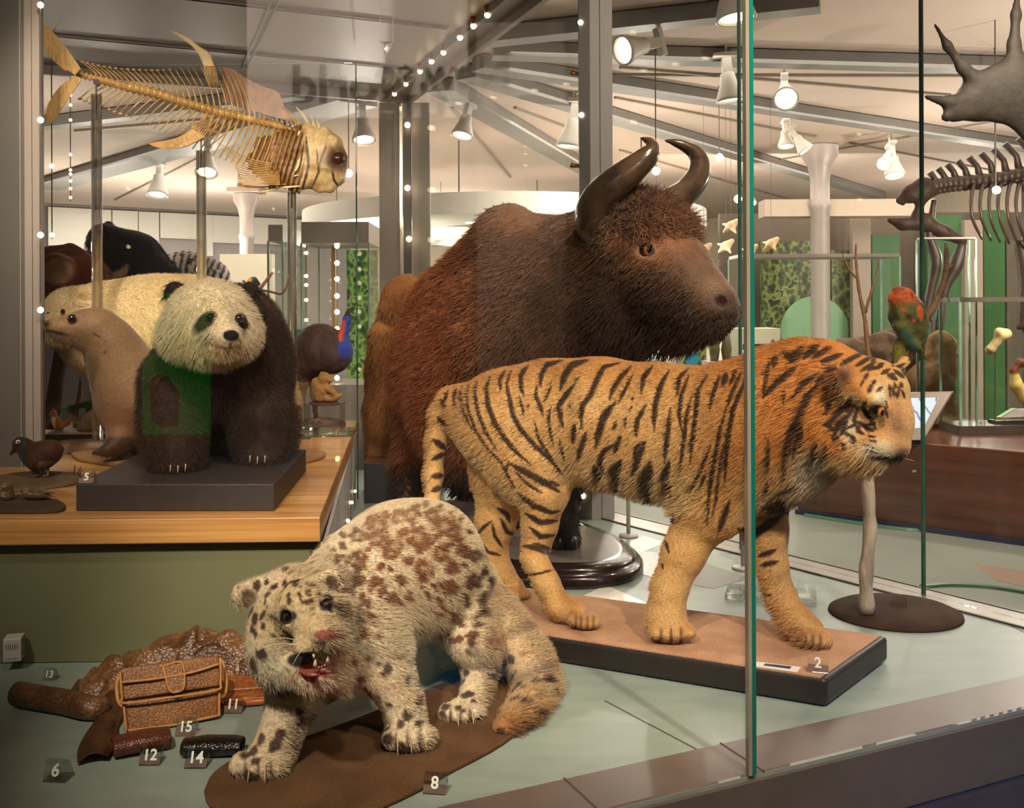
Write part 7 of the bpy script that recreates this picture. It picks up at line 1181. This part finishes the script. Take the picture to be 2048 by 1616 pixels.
so_ = thing('sign_board', 'teal sign with white letters seen beside the clear tube', 'sign', P(580, 675, 8.9)); slab('board', 546, 640, 658, 692, 8.98, mat('teal_sign', (40, 158, 168), .5, var=.05), .03, parent=so_); slab('lower_board', 546, 640, 692, 724, 8.98, M_cr, .03, parent=so_); txt('lettering', 'ries', .12, Matrix.Translation(P(584, 676, 8.965)) @ Matrix.Rotation(math.pi / 2, 4, 'X'), M_num, so_); slab('post', 585, 592, 724, 800, 9.0, M_dark, .03, parent=so_, zfloor=ZG)
for px_, lab in ((700, 'leafy green photographic panel right of the cassowary\'s neck'),): slab('photographic_display', 694, 756, 500, 770, 10.2, M_fol, .08, lab, 'panel', zfloor=ZG)
slab('wood_panel', 663, 671, 490, 780, 8.2, mat('pale_wood_post', (214, 170, 124), .5, var=.1), .05, 'narrow pale wooden post in the lit showcase', 'post', zfloor=ZG); slab('pale_screen', 706, 775, 640, 800, 12.0, mat('lilac_screen', (186, 180, 196), .6), .1, 'lilac display screen low behind the cassowary', 'display screen', zfloor=ZG); slab('grey_counter', 560, 790, 770, 850, 9.4, M_aluL, .5, 'low grey counter beyond the back of the table', 'counter', zfloor=ZG)
def string(px_, ys, Y, r_, label, wire=True):
    t = thing('light_string', label, 'light string', P(px_, ys[0], Y)); 
    tp_ = P(px_, ys[0] - 12, Y); tp_.z = ZS + .05 if 4.2 < Y < 6.2 else (ZC if 6.9 < Y < 7.2 else tp_.z); MB().tube([tp_, P(px_, ys[-1] + 8, Y)], .0035, 6).build('wire', M_dark, t)
    for y in ys: MB().ball(P(px_, y, Y - .012), r_, 12).build('bulb', M_bulb, t)
string(674, (492, 526, 558, 592, 624, 658, 756), 7.75, .020, 'vertical string of bright bulbs in the showcase behind the cassowary'); string(613, (464, 506, 552, 570, 600, 640), 7.8, .013, 'thinner string of small bulbs left of the bright one in the showcase')
string(81, (10, 240, 470, 620), 4.09, .0125, 'string of bulbs down the grey panel at the left edge'); string(135, (16, 36, 64, 94), 6.0, .012, 'short string of small bulbs above the fish tail'); string(141, (190, 210, 240, 309, 340, 348, 362, 377, 395), 7.0, .010, 'faint string of tiny bulbs below the fish tail'); string(104, (332, 470), 5.4, .013, 'pair of bulbs left of the tall clear tube')
for px_, py_, Y, lab in ((1161, 45, 5.24, 'top'), (1163, 230, 5.24, 'middle'), (1166, 992, 5.24, 'bottom')): o = MB().ball(P(px_, py_, Y), .014, 14).build('column_bulb', M_bulb, origin=P(px_, py_, Y), smooth=True); tag(o, 'small lit bulb near the %s of the dark steel column by the horns' % lab, 'bulb', None)
for px_, py_ in ((1150, 148), (1150, 332)): q = P(px_, py_, 5.25); o = MB().tube([q + Vector((.028, 0, 0)), q + Vector((-.01, 0, .002)), q + Vector((-.022, 0, .008))], [.008, .013, .016], 12).build('brass_knob', M_brass, origin=q, smooth=True); tag(o, ('upper' if py_ < 200 else 'lower') + ' brass knob on the left side of the steel column', 'knob')
for i, (px_, py_) in enumerate(((815, 250), (815, 376), (818, 478))): o = MB().ball(P(px_, py_, 6.9), .020, 14).build('column_bulb', M_bulb, origin=P(px_, py_, 6.9), smooth=True); tag(o, ('top', 'middle', 'lowest')[i] + ' of three lit bulbs on the corner column behind the upright animal', 'bulb')
for i, (px_, py_) in enumerate(((975, 30), (947, 52), (920, 75), (887, 105), (863, 123), (840, 143), (812, 168), (789, 188))):
    q = F(px_, py_, ZS + .005); t = thing('soffit_bulb', 'lit bulb in a copper socket in the row along the case soffit', 'bulb', q, 'bulbs along the soffit edge'); MB().ball(q, .0155, 12).build('bulb', M_bulb, t, smooth=True); MB().lathe([(.014, .008), (.017, .046)], q, 12).build('socket', M_brass, t, smooth=True)
dm = thing('hanging_prism', 'clear diamond-shaped pendant hung on two thin wires from the soffit', 'pendant', P(773, 95, 4.2)); q = [P(758, 82, 4.2), P(787, 84, 4.2), P(772, 114, 4.2), P(763, 80, 4.2)]
V = [q[0], q[1], q[2], q[0] + Vector((.012, .03, 0)), q[1] + Vector((-.012, .03, 0)), q[2] + Vector((0, .02, .01)), (q[0] + q[1]) / 2 + Vector((0, -.02, -.02))]; MB().add(V, [(0, 6, 2), (6, 1, 2), (0, 1, 6), (0, 3, 4, 1), (1, 4, 5, 2), (0, 2, 5, 3), (3, 5, 4)]).build('prism', M_rod, dm)
for p, o_ in ((q[0], .004), (q[1], -.004)): MB().tube([p + Vector((o_, .01, 0)), (p.x + o_, p.y + .01, ZS + .05)], .0012, 5).build('wire', mat('thin_wire', (190, 180, 170), .3, .6), dm)
# track spotlights under the gallery ceiling
sp0 = None
def spot(px_, py_, z, aim, sc, label, on=True):
    global sp0
    if sp0 is None:
        sp0 = thing('spotlight', label, 'spotlight'); MB().lathe([(.035, .16), (.045, .15), (.05, .10), (.085, .0), (.088, -.02), (.075, -.02), (.07, .0)], (0, 0, 0), 24).build('can', M_can, sp0, smooth=True); MB().lathe([(.001, -.006), (.07, -.006)], (0, 0, 0), 20).build('lens', M_lens, sp0); b = MB(); b.box((0, 0, .21), (.06, .045, .10)); b.box((.0, 0, .27), (.16, .05, .035)); b.build('bracket', M_can, sp0, bevel=.004); o = sp0
        for c in o.children: c.matrix_parent_inverse = Matrix()
    else:
        o = sp0.copy(); COL.objects.link(o); o['label'] = label
        for ch in list(sp0.children):
            if not ch.name.startswith('hanger'): c = ch.copy(); COL.objects.link(c); c.parent = o; c.matrix_parent_inverse = Matrix()
    p = F(px_, py_, z); o.location = p; o.scale = (sc,) * 3; d = (Vector(aim)).normalized(); o.rotation_euler = (-d).to_track_quat('Z', 'X').to_euler()
    Mw = Matrix.LocRotScale(o.location, o.rotation_euler, o.scale); hp = Mw @ Vector((0, 0, .26)); h_ = MB().tube([hp, (hp.x, hp.y, ZC)], .009, 8).build('hanger', M_can); h_.parent = o; h_.matrix_parent_inverse = Mw.inverted(); return o
for px_, py_, z, aim, sc, lab in ((1471, 30, 2.66, (.1, -.1, -1), 1.25, 'large white spotlight at the top left of the green glass edge'), (1460, 196, 2.62, (.1, 0, -1), 1.15, 'white spotlight hanging just left of the green glass edge'), (1572, 196, 2.68, (-.2, -.9, -.6), 1.1, 'lit white spotlight facing the viewer right of the green glass edge'), (1140, 288, 2.55, (-.15, 0, -1), 1.4, 'white spotlight hanging left of the steel column'), (1789, 348, 2.55, (0, -.3, -1), 1.3, 'white spotlight above the skeleton\'s skull'), (1768, 328, 2.62, (-.4, -.5, -.6), .9, 'small lit spotlight left of the one above the skull'), (1610, 298, 2.6, (.5, -.2, -.8), .9, 'small spotlight tilted right, below the long beam'), (1572, 290, 2.66, (0, -.2, -1), .9, 'small downward spotlight below the long beam'), (925, 268, 2.6, (-.2, -.3, -1), 1.1, 'lit spotlight under the ceiling left of the bull\'s hump'), (728, 276, 2.6, (.1, -.3, -1), 1.2, 'lit spotlight right of the fish skull'), (315, 386, 2.55, (0, -.3, -1), 1.5, 'lit spotlight between the two left tubes'), (413, 342, 2.6, (.1, -.5, -1), 1.4, 'lit spotlight just right of the middle tube'), (1250, 100, 2.7, (-.8, -.5, -.3), 1.1, 'round white lamp facing sideways right of the column top'), (1500, 405, 2.62, (0, -.5, -1), 1.1, 'lit spotlight far behind, right of the horns')): spot(px_, py_, z, aim, sc, lab)
for px_, py_, Y, lab in ((697, 347, 7.5, 'dazzling bare bulb right of the fish skull'), (1312, 342, 6.5, 'dazzling bare bulb between the bull\'s horns'), (1439, 315, 8.5, 'bright bare bulb right of the bull\'s horns'), (1476, 398, 9.0, 'small bright bulb below the beam, left of the green glass edge'), (1993, 380, 6.6, 'bright bulb among the ribs of the skeleton')):
    q = P(px_, py_, Y); t = thing('bare_bulb', lab, 'bulb', q); MB().ball(q, .0040 * Y, 14).build('bulb', mat('dazzling_bulb', (255, 246, 226), .4, var=0, emit=14), t, smooth=True); MB().tube([q + Vector((0, .01, .003 * Y)), (q.x, q.y + .01, ZC)], .004, 6).build('flex', M_dark, t)
# fish models hung far behind the bull's muzzle
for px_, py_, lab in ((1462, 452, 'upper pale model bird hanging right of the bull\'s brow'), (1452, 492, 'middle pale model bird hanging right of the bull\'s brow'), (1408, 500, 'pale model bird hanging nearest the bull\'s brow'), (1542, 488, 'yellowish model bird hanging right of the green glass edge'), (1500, 502, 'lowest pale model bird hanging at the green glass edge')):
    BYY = 9.0 if px_ != 1452 else 9.5; q = P(px_, py_, BYY); f = Flesh(); f.chain([(px_ - 14, py_ + 12, BYY, 3), (px_, py_, BYY, 9), (px_ + 12, py_ - 10, BYY, 5)], .02); f.chain([(px_ - 16, py_ - 4, BYY + .1, 2), (px_, py_, BYY, 6), (px_ + 10, py_ + 14, BYY - .1, 2)], .02); V, Q = f.surface(.012); o = skin('model_bird', V, Q, np.tile(np.array((226, 190, 150.)), (len(V), 1)), M_feather, q); tag(o, lab, 'model'); MB().tube([q, (q.x, q.y, ZC)], .002, 4).build('thread', M_dark, o)
slab('wall_picture', 864, 900, 442, 492, 14.8, M_leafd, .04, 'dark leafy picture hanging in the far gallery left of the bull\'s hump', 'picture')
MB_ = MB().tube([P(882, 442, 14.82), (P(882, 442, 14.82).x, 14.82, ZC)], .004, 6); tag(MB_.build('picture_wire', M_dark, origin=P(882, 442, 14.82)), 'thin wire holding the leafy picture in the far gallery', 'wire')
# ================================================================ BEHIND THE VIEWER: what the front glass mirrors
def mir(px_, py_, D): p = P(px_, py_, D); return p - fn * (2 * ((p - OB).dot(fn)))
def mirrored_board(name, x0, x1, y0, y1, D, m, label=None, cat=None, th=.02, parent=None):
    a, c = mir(x0, (y0 + y1) / 2, D), mir(x1, (y0 + y1) / 2, D); zt, zb_ = P((x0 + x1) / 2, y0, D).z, P((x0 + x1) / 2, y1, D).z; a.z = c.z = (zt + zb_) / 2; o = MB().beam(a, c, th, zt - zb_).build(name, m, parent, None if parent else (a + c) / 2); return tag(o, label, cat) if label else o
gp = thing('green_display', 'bright green information panel standing behind the viewer, mirrored over the panda', 'panel', mir(352, 860, 4.6)); mirrored_board('board', 286, 420, 585, 868, 4.6, mat('vivid_green', (20, 150, 40), .5, var=.05, emit=.5), parent=gp); mirrored_board('foot', 300, 400, 868, 1000, 4.62, M_dark, parent=gp)  # glow added to the green board so its mirror image shows
hx = [mir(x, y, 4.585) for x, y in ((300, 758), (336, 752), (358, 785), (356, 852), (324, 856), (302, 840))]; MB().add(hx, [tuple(range(6))]).build('hexagon_print', mat('maroon_print', (70, 30, 36), .6, var=0), gp)
for q_, c_ in (([(292, 770), (318, 745), (324, 754), (300, 782)], (200, 180, 40)), ([(318, 772), (330, 764), (336, 782), (324, 790)], (180, 44, 36)), ([(305, 818), (345, 806), (347, 816), (308, 830)], (84, 54, 150))): MB().add([mir(x, y, 4.57) for x, y in q_], [(0, 1, 2, 3)]).build('icon_print', mat('print_%d' % c_[0], c_, .6, var=0), gp)
nb_ = thing('title_banner', 'pale hanging title board with large grey letters behind the viewer', 'banner', mir(700, 170, 5.0)); mirrored_board('board', 495, 935, -30, 236, 5.1, mat('title_board_glow', (226, 206, 192), .6, var=.03, emit=.9), parent=nb_)  # board's glow is added to lift its reflection in the glass
a_, c_ = mir(750, 170, 5.0), mir(600, 170, 5.0); dx_ = (a_ - c_).normalized(); up_ = Vector((0, 0, 1)); 
for s_, x, y, sz in (('world', 706, 172, .26), ('the', 826, 208, .26), ('New to', 885, 150, .22)):
    o_ = mir(x, y, 5.03); xd_ = (mir(x - 40, y, 5.03) - mir(x + 40, y, 5.03)).normalized(); zd = xd_.cross(up_); M = Matrix((xd_, up_, zd)).transposed().to_4x4(); M.translation = o_ + zd * 0; txt('lettering', s_, sz, M, mat('grey_lettering', (70, 66, 62), .6, var=0), nb_, .012)
for p in (mir(530, -25, 5.1), mir(920, -25, 5.1)): MB().tube([p, (p.x, p.y, ZC - .003)], .004, 6).build('wire', M_dark, nb_)
mirrored_board('pale_pillar', 956, 1128, 60, 1010, 5.6, mat('pale_pillar', (206, 190, 182), .7, var=.03), 'pale square pillar behind the viewer, mirrored across the bull', 'pillar', .3)
mirrored_board('reception_desk', 330, 950, 872, 1008, 4.9, mat('desk_lilac', (176, 164, 170), .5, var=.05), 'pale low reception desk behind the viewer, mirrored below the panda', 'desk', .3)

ir = thing('info_rail', 'low reading rail with added-glow red and blue graphics mirrored under the snow leopard', 'reading rail', mir(900, 1320, 3.0))
def mfl(x, y, z=.10): v = F(x, y, z); return v - fn * (2 * ((v - OB).dot(fn)))
for nm, polys, c_ in (('red_graphic', ([(560, 1350), (700, 1296), (838, 1392), (600, 1388)], [(955, 1252), (1146, 1325), (1085, 1316), (950, 1290)]), (190, 40, 26)), ('blue_graphic', ([(825, 1390), (880, 1345), (1020, 1304), (1105, 1338)],), (40, 130, 170)), ('pale_graphic', ([(780, 1262), (950, 1292), (1018, 1303), (880, 1343), (836, 1380), (720, 1300)],), (150, 180, 160))):
    b = MB()
    for q in polys: b.add([mfl(x, y) for x, y in q], [tuple(range(len(q)))])
    b.build(nm, mat(nm, c_, .5, var=.05, emit=.35), ir)  # emission added to the graphics to strengthen their reflection
q = [mfl(*p, .09) for p in ((540, 1350), (960, 1245), (1160, 1326), (830, 1400))]; MB().prism([(p.x, p.y) for p in q], ZG + .002, .088).build('box', M_dark, ir)
